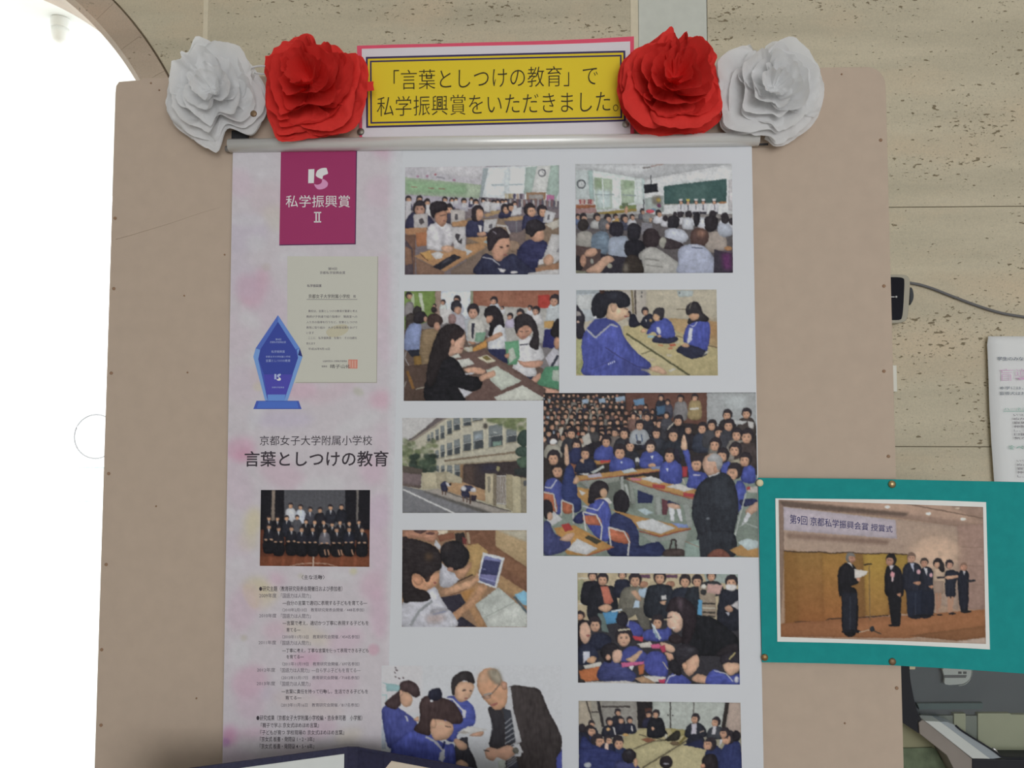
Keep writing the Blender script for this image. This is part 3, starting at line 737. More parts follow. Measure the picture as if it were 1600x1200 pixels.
def art_book_table():
    a = Art(625, 445, 6.154, [(42, 62), (1530, 52), (1530, 1112), (35, 1117)], '6f6a6c', 13)
    a.p('66803c', 40, 55, 345, 55, 345, 330, 40, 430).p('aab29c', 175, 80, 210, 80, 240, 260, 205, 240).p('9aa684', 100, 80, 140, 90, 140, 200, 110, 190)
    a.p('8c7468', 340, 55, 400, 55, 400, 300, 340, 300).p('bcc2ce', 395, 55, 680, 55, 680, 330, 395, 300).p('7a8068', 678, 55, 705, 55, 705, 250, 678, 240)
    a.p('8a5440', 705, 55, 1530, 50, 1530, 280, 705, 250).p('93604a', 800, 60, 1100, 60, 1100, 200, 800, 200, soft=10, alpha=.6)
    for x in (980, 1180): a.l('744434', 4, x, 60, x, 180)
    a.p('a33028', 1325, 100, 1440, 92, 1440, 262, 1330, 268)
    a.p('9a9894', 700, 200, 1530, 230, 1530, 560, 1000, 560, 700, 330)
    a.p('57463e', 40, 430, 700, 420, 1530, 900, 1530, 1120, 40, 1120)
    # far people
    for x, y, r, b in ((415, 165, 24, 'b0b6b4'), (330, 200, 18, '7c5c58'), (550, 140, 36, 'a6aab8'), (905, 150, 36, 'aab0bc'), (985, 220, 16, 'b2b2b6'), (1060, 300, 30, 'a29ab0'), (1160, 270, 38, 'b0aeb2'), (1250, 220, 24, 'b0b0b8'), (1310, 245, 38, 'b2b0b2'), (1490, 145, 50, 'a6b2b8')):
        a.s(b, x - r * 1.5, y + r * 3.6, x - r * 1.2, y + r * 1.2, x, y + r * .7, x + r * 1.3, y + r * 1.2, x + r * 1.5, y + r * 3.6); a.head(x, y, r, (-.2, .3), skin='ad7f68')
    a.p('a8aeb2', 1410, 230, 1530, 210, 1530, 380, 1400, 340).p('23245e', 1390, 430, 1530, 420, 1530, 620, 1370, 600).p('b48a4c', 1385, 350, 1480, 345, 1470, 420, 1385, 415)
    a.p('b3b0b0', 380, 230, 500, 240, 500, 360, 400, 380)
    a.s('7a7476', 45, 300, 50, 190, 100, 160, 130, 200, 120, 300).head(85, 100, 32, (.2, .3))
    a.s('2a2626', 120, 260, 150, 205, 205, 225, 200, 290, 150, 300).s('38302e', 60, 300, 130, 280, 140, 420, 60, 440).e('2a2224', 325, 240, 28, 30)
    # boys on the left bench
    a.s('6e7ba4', 45, 620, 60, 440, 120, 370, 200, 380, 200, 500, 190, 630).s('241f24', 130, 330, 160, 265, 230, 260, 262, 320, 210, 370, 150, 370).e('a87c68', 245, 330, 18, 28)
    a.p('20222e', 70, 630, 200, 620, 210, 700, 110, 690)
    a.s('7a6448', 195, 760, 200, 480, 260, 425, 350, 430, 380, 480, 320, 560, 270, 780).s('3a2a28', 265, 380, 270, 300, 340, 275, 405, 320, 400, 380, 320, 410).e('a87a64', 355, 400, 30, 42)
    a.l('8c8a8c', 9, 60, 640, 45, 700, 90, 790).p('7a5a28', 130, 690, 200, 680, 210, 780, 140, 800)
    a.p('4a3830', 40, 780, 280, 760, 280, 1120, 40, 1120).l('7d5428', 28, 70, 830, 130, 1000).l('9a9484', 10, 150, 1005, 270, 975).l('86827c', 9, 40, 980, 60, 930)
    # standing children
    a.s('9a96a0', 480, 400, 490, 300, 540, 260, 620, 310, 640, 430, 560, 480).s('2c2a34', 490, 230, 500, 165, 560, 150, 592, 200, 580, 240, 520, 260).e('a87c66', 555, 245, 34, 38).e('8a6a68', 500, 330, 40, 50)
    a.p('9aa0a8', 620, 330, 680, 330, 670, 560, 640, 540)
    a.s('a8a6a0', 655, 560, 655, 360, 720, 330, 800, 350, 825, 450, 800, 540, 700, 570).head(705, 245, 60, (-.05, .42), skin='b58670').p('2a2a38', 690, 370, 720, 370, 705, 520, 690, 510)
    a.p('6a9078', 730, 460, 830, 455, 800, 550, 720, 545).s('a07058', 655, 545, 730, 555, 700, 575)
    a.s('b6b8be', 850, 620, 860, 400, 920, 340, 1000, 380, 1020, 600, 930, 640).s('1f1b20', 810, 290, 830, 220, 900, 200, 960, 240, 1000, 340, 1000, 420, 960, 380, 910, 420, 880, 500, 850, 480, 860, 380)
    a.s('b08068', 830, 350, 835, 300, 890, 300, 890, 340, 850, 372).s('b3866c', 830, 520, 960, 455, 980, 490, 850, 550)
    a.p('22264a', 840, 620, 1010, 620, 1040, 760, 900, 700)
    a.p('b9803c', 700, 610, 830, 530, 835, 600, 700, 655).p('aaa48c', 600, 610, 700, 590, 700, 650, 640, 640)
    # girl with green folder
    a.s('b3b2b6', 1080, 850, 1130, 560, 1200, 500, 1300, 520, 1390, 690, 1300, 760, 1310, 880, 1180, 900)
    a.s('a5755f', 1120, 480, 1115, 400, 1200, 380, 1280, 400, 1250, 480, 1180, 525).s('292327', 1100, 400, 1110, 310, 1200, 275, 1280, 320, 1330, 440, 1335, 610, 1290, 620, 1240, 570, 1280, 470, 1230, 390, 1150, 420, 1120, 470)
    a.l('2c2c3c', 12, 1150, 578, 1230, 570).p('55906a', 1005, 550, 1140, 535, 1150, 690, 1120, 765, 1040, 770).p('a3ada0', 1040, 620, 1090, 600, 1120, 700, 1050, 760)
    a.s('b0806a', 1130, 730, 1200, 740, 1370, 730, 1340, 790, 1200, 790).s('a8785f', 1000, 680, 1050, 660, 1040, 710).p('23263c', 1120, 880, 1300, 885, 1260, 925, 1150, 905)
    # hands and folder at right edge
    a.s('1c191d', 1450, 480, 1480, 360, 1530, 330, 1530, 500).p('a8a6b0', 1400, 700, 1480, 600, 1530, 640, 1530, 800, 1440, 790).l('2a2c3a', 24, 1520, 680, 1450, 800).e('a8795f', 1510, 560, 30, 60)
    a.p('457f5e', 1310, 960, 1400, 790, 1530, 780, 1530, 1010).p('9aa69a', 1470, 820, 1530, 820, 1530, 930, 1460, 920).s('b58570', 1170, 1005, 1230, 960, 1320, 970, 1530, 1020, 1530, 1060, 1260, 1030).s('b58570', 1230, 940, 1340, 850, 1350, 900, 1280, 960)
    # table and papers
    a.p('5e4640', 480, 690, 800, 620, 1400, 1000, 1400, 1120, 620, 1120, 660, 1060, 820, 900).p('6e554c', 700, 700, 850, 680, 1180, 880, 1150, 930, 900, 800, soft=8, alpha=.6)
    a.p('b2b2ac', 530, 725, 660, 705, 720, 760, 590, 800).p('bab29a', 745, 700, 840, 670, 925, 735, 840, 755).p('6f6030', 790, 695, 835, 680, 880, 715, 830, 730).p('b0aca4', 620, 600, 680, 610, 660, 650)
    a.p('b0b0a8', 480, 690, 560, 660, 590, 695, 520, 710)
    a.p('aab0a4', 830, 820, 930, 780, 1170, 925, 975, 1015, 870, 920).p('b6b8ae', 905, 1080, 1180, 965, 1380, 1085, 1370, 1115, 930, 1115)
    # woman in black
    a.s('17161b', 250, 1120, 265, 850, 330, 720, 480, 690, 560, 740, 640, 860, 780, 900, 770, 1000, 640, 1030, 560, 1000, 620, 1120)
    a.p('b0b0b8', 560, 990, 700, 1030, 620, 1085).s('211b1d', 255, 960, 265, 780, 320, 560, 400, 410, 520, 375, 600, 420, 620, 470, 540, 530, 500, 600, 470, 690, 400, 760, 330, 960)
    a.s('bb8f78', 495, 560, 530, 530, 560, 480, 615, 450, 625, 540, 610, 600, 590, 660, 540, 660, 480, 690, 470, 660).s('2a2022', 480, 480, 560, 420, 620, 470, 560, 520, 510, 560, 490, 540).e('b08068', 508, 555, 20, 34)
    a.l('3a2826', 8, 565, 505, 600, 500).l('3a2826', 7, 560, 485, 605, 478).e('8c4a46', 595, 612, 16, 7).l('8a6250', 6, 612, 520, 622, 560)
    a.l('4a342e', 7, 1150, 445, 1185, 452).l('4a342e', 7, 1205, 450, 1240, 442).e('8c504a', 1190, 500, 16, 5)
    a.s('b98a70', 620, 810, 720, 790, 820, 820, 790, 860, 650, 840).s('bb8d73', 760, 890, 830, 850, 905, 825, 915, 875, 830, 910, 780, 930).p('a9a9b0', 625, 850, 720, 840, 700, 860, 630, 865)
    return a.mottle(.035, 3)

def art_card_game():
    a = Art(890, 445, 6.667, [(68, 55), (1530, 50), (1545, 945), (68, 945)], 'a89a74', 14)
    a.p('a39a88', 60, 45, 1550, 45, 1550, 400, 60, 560).p('9fa6ac', 60, 50, 350, 50, 350, 350, 60, 400).p('b2b5b6', 75, 110, 235, 100, 235, 260, 75, 260).p('8c959c', 70, 60, 300, 55, 300, 90, 70, 95)
    a.p('a29a90', 540, 50, 800, 50, 790, 400, 600, 380).l('453a34', 16, 680, 55, 690, 310).l('76694e', 22, 648, 55, 665, 300).p('a59c88', 800, 50, 1540, 50, 1540, 380, 800, 340)
    a.p('9aa4a4', 1110, 60, 1290, 60, 1280, 120, 1140, 128).e('50585c', 1145, 85, 8, 12).l('6e6250', 8, 1110, 255, 1220, 255)
    for y in (80, 120): a.e('5a5a58', 750, y, 8, 12)
    a.p('a5875c', 1030, 345, 1540, 385, 1540, 650, 1100, 540).p('9c7346', 1400, 380, 1540, 390, 1540, 560, 1460, 540, soft=8)
    a.p('a5976a', 560, 430, 900, 380, 1200, 520, 1540, 650, 1545, 945, 700, 945, 560, 600).p('aca077', 600, 520, 850, 640, 1250, 945, 800, 945, 620, 700)
    a.l('4c4a30', 18, 590, 510, 850, 680, 1250, 945).l('5f5a3c', 10, 850, 690, 750, 720).l('5a4030', 9, 1430, 630, 1540, 655).l('5a4030', 7, 1110, 530, 1180, 550)
    a.p('8d9058', 70, 920, 130, 780, 160, 900, 110, 940).p('9c9c6c', 70, 570, 160, 560, 140, 760, 70, 900)
    # background sitters
    a.s('23202a', 70, 540, 70, 230, 100, 240, 160, 330, 150, 420, 155, 540).p('8c8684', 70, 270, 110, 280, 120, 320, 70, 330).e('b09080', 85, 385, 14, 12)
    a.s('1c1d2c', 620, 430, 630, 320, 680, 310, 720, 390, 760, 400, 700, 440).head(610, 300, 32, (-.2, .2))
    a.s('1e2030', 740, 420, 760, 350, 830, 300, 880, 340, 880, 430, 820, 460).head(787, 272, 38, (.1, .35)).p('b0b0ae', 785, 365, 805, 360, 800, 388)
    a.e('a08050', 845, 370, 14, 16)
    # girl in the middle
    a.s('2c3c9a', 800, 500, 860, 410, 930, 360, 1010, 350, 1070, 410, 1100, 540, 1020, 560, 930, 540, 880, 490, 820, 515).s('23253c', 865, 595, 900, 530, 1000, 560, 1110, 540, 1130, 575, 1040, 612)
    a.s('2d2a30', 865, 320, 880, 260, 930, 235, 985, 250, 985, 320, 960, 370, 910, 350).s('b8906e', 868, 345, 880, 305, 930, 320, 935, 370, 895, 378).p('b9b9c4', 905, 440, 935, 435, 955, 500, 935, 520, 910, 490)
    a.s('b08a68', 735, 480, 780, 450, 800, 490, 760, 500).e('b08a6c', 935, 535, 22, 14).p('7ba0b0', 810, 528, 880, 525, 880, 550, 815, 552)
    # girl on the right
    a.s('2c3b9c', 1185, 590, 1200, 480, 1250, 390, 1330, 360, 1430, 370, 1465, 470, 1430, 690, 1340, 680, 1230, 610).s('22243a', 1110, 680, 1190, 620, 1300, 640, 1420, 690, 1410, 740, 1270, 770, 1160, 720)
    a.s('2a262b', 1215, 300, 1220, 220, 1300, 172, 1360, 210, 1390, 290, 1450, 350, 1420, 385, 1330, 380, 1240, 410, 1230, 370, 1260, 330).s('b48868', 1240, 320, 1300, 280, 1345, 300, 1340, 350, 1290, 375, 1250, 345).p('2a262b', 1225, 310, 1240, 270, 1340, 270, 1350, 300, 1280, 300)
    a.l('8c8470', 6, 1270, 185, 1250, 250).p('b9bbc6', 1250, 450, 1285, 455, 1270, 580, 1235, 612, 1222, 590).l('b9bbc6', 9, 1255, 420, 1290, 440, 1330, 385).s('b58a6a', 1165, 640, 1200, 610, 1250, 630, 1230, 655).p('aaa89c', 1390, 740, 1460, 690, 1420, 690)
    a.p('b2543c', 1040, 620, 1100, 610, 1105, 635, 1050, 645).p('b26a4c', 1030, 655, 1075, 655, 1070, 670, 1025, 670).p('b8754c', 920, 620, 975, 625, 970, 638, 925, 636).p('a9a69a', 1085, 600, 1150, 590, 1130, 612)
    a.p('b4aa92', 1010, 720, 1070, 730, 1060, 750, 1005, 740).p('b4b0a4', 1030, 890, 1085, 865, 1110, 880, 1050, 910).p('b3a486', 830, 770, 880, 765, 900, 785, 850, 795)
    # girl in front
    a.s('2e3c98', 125, 600, 170, 470, 260, 370, 400, 350, 510, 410, 570, 540, 640, 640, 720, 720, 810, 790, 850, 830, 830, 880, 740, 880, 820, 950, 180, 950, 140, 800)
    a.p('263078', 540, 760, 700, 860, 830, 890, 800, 945, 560, 945, alpha=.6, soft=5).l('22296c', 9, 370, 650, 520, 750, 700, 850, 830, 875).l('27307c', 8, 220, 880, 420, 800, 480, 700)
    a.p('283588', 180, 460, 260, 360, 400, 345, 505, 430, 430, 410, 270, 555).l('9a9ca8', 18, 175, 462, 268, 552, 430, 412, 500, 435)
    a.s('bf9c7e', 380, 340, 400, 230, 460, 190, 560, 240, 605, 240, 610, 290, 580, 350, 500, 385, 460, 370)
    a.s('1d1d26', 225, 260, 240, 150, 290, 85, 400, 60, 520, 62, 610, 110, 635, 190, 600, 230, 510, 240, 480, 190, 410, 210, 385, 300, 340, 345, 260, 340).e('383a48', 460, 110, 60, 22, soft=6)
    a.s('b58e74', 425, 210, 490, 205, 480, 270, 445, 280).e('c0c0c6', 268, 340, 14, 16).p('3c2620', 310, 55, 360, 55, 365, 90, 320, 95)
    a.e('8c3c3c', 585, 330, 16, 8).l('4a3428', 6, 570, 245, 605, 260)
    a.s('bb957a', 840, 860, 930, 850, 1010, 905, 995, 935, 920, 920, 840, 890)
    for i in range(4): a.e('aab0d0', 405 + i * 20, 826 - i * 9, 7, 12)
    return a.mottle(.03, 3)

def art_school_gate():
    a = Art(620, 645, 7.271, [(62, 58), (1475, 58), (1475, 1138), (65, 1138)], 'a09a84', 15)
    a.r('b0aeae', 50, 50, 1490, 420)
    a.p('a39e8c', 480, 58, 1480, 50, 1480, 700, 420, 700, 60, 360)
    a.p('5f5556', 450, 58, 560, 58, 100, 350, 75, 335, 230, 250).p('8c8074', 540, 62, 580, 62, 150, 350, 100, 355)
    wins = [(345, 250, 378, 330), (390, 222, 415, 335), (440, 190, 478, 320), (495, 150, 542, 300), (570, 95, 625, 250), (645, 62, 715, 205), (755, 58, 845, 155), (860, 58, 975, 100),
            (440, 430, 478, 520), (497, 370, 542, 510), (570, 345, 628, 492), (650, 310, 715, 475), (755, 255, 845, 440), (870, 215, 980, 420), (1045, 150, 1200, 395), (1245, 190, 1360, 345),
            (445, 600, 478, 670), (500, 600, 540, 670), (570, 595, 628, 745), (655, 590, 715, 735)]
    for x0, y0, x1, y1 in wins:
        sl = -(x1 - x0) * .33 if y0 < 560 else 0
        a.p('6b7274', x0, y0, x1, y0 + sl * .5, x1, y1 + sl * .5, x0, y1)
        a.p('3a3f44', x0 + (x1 - x0) * .15, y0 + (y1 - y0) * .45, x1, y0 + (y1 - y0) * .4, x1, y1 - 10, x0 + (x1 - x0) * .15, y1 - 5, soft=2)
        a.l('a9aaa6', 7, x0, (y0 + y1) / 2 + 4, x1, (y0 + y1) / 2 + sl * .5); a.l('8b8470', 14, x0 - 12, y1 + 6, x1 + 5, y1 + 6 + sl * .5)
        a.l('b4ae98', 22, x1 + 16, y0 - 20, x1 + 16, y1 + 20, alpha=.7)
    a.p('8c98a2', 880, 250, 970, 230, 970, 290, 880, 310, soft=3).p('b6b9b6', 1100, 210, 1140, 225, 1130, 235, 1095, 222).p('6a8478', 1090, 330, 1190, 320, 1190, 370, 1090, 380)
    a.e('8a8474', 1005, 150, 30, 42).e('4a4440', 1005, 150, 20, 28)
    a.p('7d6c58', 540, 535, 1480, 420, 1480, 445, 545, 555).p('a8a08a', 545, 555, 1480, 450, 1480, 520, 550, 590).p('8c7c62', 550, 590, 1400, 530, 1400, 560, 720, 590)
    a.p('342b2c', 740, 590, 1400, 545, 1480, 620, 1480, 760, 1010, 880, 760, 800).p('8c6a48', 720, 590, 755, 590, 755, 810, 720, 800).p('2b2a40', 960, 600, 1140, 590, 1140, 660, 960, 670, soft=8)
    a.p('4a3a34', 750, 600, 880, 590, 870, 850, 755, 820, soft=6)
    a.p('a07c58', 560, 770, 760, 790, 1010, 880, 1010, 1010, 560, 900)
    a.p('a39a80', 560, 660, 740, 740, 740, 800, 560, 790)
    # trees
    for i in range(60):
        x, y = a.rng.uniform(60, 430), a.rng.uniform(300, 600); a.e(['5f6b48', '6f7a54', '525d40', '7d8660', '8a8f74'][i % 5], x, y, a.rng.uniform(20, 50), a.rng.uniform(16, 36), soft=2, alpha=.8)
    a.e('6f7a50', 430, 375, 45, 22, soft=3)
    for i in range(30):
        x, y = a.rng.uniform(180, 420), a.rng.uniform(490, 690); a.e(['2c3a30', '36443a', '26302a'][i % 3], x, y, 45, 32, soft=2)
    a.e('4a5c44', 330, 580, 80, 60, soft=8, alpha=.7)
    for i in range(40):
        x, y = a.rng.uniform(1050, 1480), a.rng.uniform(50, 200) ; a.e(['6c7a4c', '7e8a58', '58663e'][i % 3], x, y * (0.5 + .5 * (x - 1050) / 430) + 15, 35, 20, soft=3, alpha=.75)
    a.s('2a3a34', 1365, 300, 1400, 220, 1475, 200, 1480, 370, 1400, 370).s('33453c', 1345, 430, 1400, 385, 1480, 400, 1480, 490, 1380, 490).s('3c5040', 1360, 540, 1420, 500, 1480, 500, 1480, 640, 1400, 620)
    a.p('2a3030', 1330, 640, 1480, 620, 1480, 730, 1340, 700)
    # walls, gate
    a.p('50463f', 65, 600, 290, 640, 290, 700, 65, 690).p('6a5a5c', 65, 680, 280, 700, 275, 830, 65, 800).p('5a4c48', 65, 800, 280, 830, 270, 860, 65, 830)
    a.p('a89e82', 285, 680, 560, 670, 560, 880, 460, 860, 290, 870).p('958b72', 440, 680, 560, 670, 560, 870, 460, 860)
    a.p('a89c80', 1005, 690, 1135, 690, 1100, 1050, 1005, 1020).p('7c7464', 1030, 725, 1065, 728, 1062, 905, 1035, 905).p('6f6452', 1095, 690, 1135, 690, 1130, 1060, 1095, 1050)
    a.p('6a5c50', 1135, 705, 1240, 715, 1240, 1050, 1130, 1030)
    for i in range(6): a.l('a8a6a4', 8, 1142 + i * 19, 715, 1140 + i * 19, 1040)
    a.l('a8a6a4', 12, 1135, 715, 1240, 720).l('a8a6a4', 10, 1135, 1025, 1235, 1040)
    a.p('8f8468', 1240, 695, 1320, 705, 1320, 1120, 1240, 1080).p('a49a7c', 1310, 710, 1410, 730, 1410, 1140, 1320, 1140).p('837a64', 1405, 730, 1480, 740, 1480, 1140, 1410, 1140).p('4a4c50', 1440, 770, 1475, 765, 1475, 830, 1440, 832)
    a.e('8c845c', 1150, 635, 22, 30)
    # road
    a.p('6b6b70', 60, 830, 300, 880, 1080, 1140, 60, 1140).p('8f8780', 300, 880, 470, 865, 760, 950, 1300, 1130, 1080, 1140).p('57534f', 320, 890, 1080, 1130, 980, 1140, 300, 900, soft=2).l('45403c', 10, 560, 900, 800, 980, 1300, 1120)
    a.l('bcbcbc', 18, 70, 870, 350, 1000, 660, 1145)
    # pupils
    for x, y, s in ((555, 850, 1.0), (800, 910, 1.25)):
        a.s('2a2c48', x - 55 * s, y - 40 * s, x - 20 * s, y - 70 * s, x + 20 * s, y - 60 * s, x + 10 * s, y - 10 * s, x - 50 * s, y - 10 * s)
        a.s('b0aeb4', x, y - 60 * s, x + 40 * s, y - 50 * s, x + 60 * s, y - 20 * s, x + 20 * s, y - 15 * s); a.s('23243a', x - 50 * s, y - 15 * s, x + 10 * s, y - 15 * s, x + 20 * s, y + 40 * s, x - 40 * s, y + 40 * s)
        a.l('5c4438', 15, x - 35 * s, y + 30 * s, x - 35 * s, y + 80 * s).l('4c3830', 15, x - 5 * s, y + 35 * s, x - 2 * s, y + 85 * s); a.e('2c2628', x + 52 * s, y - 38 * s, 14 * s, 14 * s)
    a.s('2a2c48', 770, 830, 850, 830, 870, 870, 800, 890).s('b4b2b8', 840, 860, 890, 850, 900, 890, 850, 900).p('2c2430', 845, 935, 905, 940, 900, 1000, 845, 995).l('4a362e', 18, 830, 940, 835, 1035).e('b4b2b8', 760, 860, 32, 28)
    return a.mottle(.03, 2.5)

def art_tablet():
    a = Art(620, 820, 7.057, [(62, 58), (1432, 60), (1435, 1130), (55, 1125)], '8a684c', 16)
    a.p('6e4834', 750, 60, 1100, 60, 1100, 250, 1435, 460, 1435, 780, 1100, 560, 780, 220).p('82583c', 1090, 240, 1435, 470, 1435, 640, 1160, 480, soft=6, alpha=.6)
    a.p('a08660', 1085, 60, 1435, 60, 1435, 470, 1090, 235).p('a9a28e', 1100, 60, 1435, 60, 1435, 190, soft=3)
    a.p('a5824e', 770, 230, 900, 205, 1010, 300, 930, 400, 880, 560, 760, 560, 800, 400).p('9c7850', 1120, 540, 1435, 740, 1435, 860, 1290, 790, 1110, 690)
    a.p('7c4c38', 440, 120, 630, 80, 640, 150, 480, 190).p('c0b29c', 440, 60, 560, 60, 560, 90, 450, 115).p('2a2424', 640, 100, 740, 80, 760, 160, 740, 220, 650, 180).p('6a2c2c', 720, 130, 770, 160, 770, 220, 730, 210).l('9a8468', 30, 780, 80, 800, 210)
    a.p('a47850', 690, 770, 880, 640, 1000, 720, 860, 900, 990, 1125, 900, 1125, 760, 860)
    a.p('a9743c', 700, 740, 780, 720, 860, 700, 760, 860, soft=3)
    a.p('2a2734', 490, 800, 700, 760, 760, 860, 640, 960, 880, 1125, 560, 1125)
    # paper, tablet
    a.p('a5aaa4', 865, 880, 1120, 690, 1310, 850, 1435, 960, 1435, 1130, 1000, 1130).p('b0b4ae', 1000, 1030, 1310, 860, 1435, 980, 1435, 1130, 1010, 1130).l('80877f', 6, 960, 1025, 1310, 850).p('979c96', 950, 850, 1110, 760, 1160, 800, 1000, 900, soft=8)
    a.p('4c5c66', 1280, 790, 1310, 790, 1435, 950, 1435, 985).p('6fa9c8', 1295, 770, 1400, 725, 1435, 745, 1435, 890, 1390, 880)
    a.p('bcbec2', 950, 305, 1190, 360, 1100, 705, 885, 630).p('5a5f9c', 965, 340, 1150, 385, 1080, 680, 905, 610).p('33365e', 960, 385, 1145, 410, 1110, 560, 925, 540).p('7077ac', 965, 345, 1150, 385, 1145, 405, 960, 370).l('8d92c0', 7, 915, 575, 1090, 630).l('8088b8', 6, 945, 490, 985, 492).p('565a86', 910, 590, 1080, 640, 1075, 675, 905, 612)
    # arms
    a.s('b98a68', 480, 740, 560, 690, 720, 640, 860, 580, 880, 530, 900, 560, 890, 630, 760, 720, 600, 780, 500, 760).s('b4835f', 610, 1030, 620, 970, 720, 900, 800, 830, 870, 740, 900, 680, 960, 650, 1000, 700, 930, 770, 860, 870, 760, 960, 660, 1050)
    a.l('3a2a22', 14, 560, 680, 840, 548).l('6f4c34', 12, 590, 775, 770, 710)
    # boy
    a.s('a4a4ae', 470, 640, 480, 440, 520, 440, 600, 520, 700, 540, 690, 600, 600, 680, 500, 690).p('b2b2b8', 410, 220, 430, 165, 490, 240, 470, 280)
    a.s('1f1c20', 480, 330, 500, 230, 600, 175, 700, 195, 790, 290, 800, 370, 760, 450, 680, 500, 600, 490, 520, 430).s('b08060', 640, 520, 760, 460, 820, 410, 820, 470, 760, 550, 690, 600).e('a47460', 590, 490, 35, 25)
    a.e('3c3234', 560, 250, 50, 40, soft=8)
    # adult behind
    a.s('9c6c54', 70, 120, 100, 60, 430, 60, 440, 150, 380, 190, 250, 150, 160, 150).s('4a3230', 190, 60, 330, 60, 260, 100).e('5a3a36', 370, 95, 50, 16)
    # girl
    a.s('a8a8b2', 60, 860, 200, 820, 340, 720, 420, 680, 480, 790, 560, 920, 620, 980, 640, 1130, 60, 1130).l('83868c', 30, 390, 840, 250, 950, 150, 1110).s('8f8d96', 380, 940, 540, 920, 560, 950, 400, 990, soft=3).l('7880a0', 12, 400, 990, 540, 950).l('b8b8c0', 20, 560, 970, 600, 1040, 610, 1120)
    a.s('9a7060', 330, 1010, 480, 990, 540, 1010, 480, 1070, 350, 1080, soft=6, alpha=.4)
    a.s('b5805f', 60, 640, 150, 560, 300, 520, 420, 530, 470, 540, 450, 640, 400, 690, 330, 720, 240, 780, 160, 760)
    a.s('241e20', 62, 800, 62, 200, 130, 150, 280, 180, 420, 240, 490, 350, 490, 480, 420, 520, 330, 600, 230, 540, 170, 560, 190, 680, 340, 740, 360, 830, 160, 850).e('5a4230', 355, 350, 45, 40, soft=6).s('b27a5a', 180, 620, 185, 560, 260, 560, 290, 620, 240, 670)
    a.s('3a2a28', 310, 600, 380, 530, 360, 610, 330, 630).e('8c4a42', 420, 640, 16, 10)
    a.p('2c2426', 60, 130, 110, 130, 130, 170, 62, 220)
    return a.mottle(.035, 3)
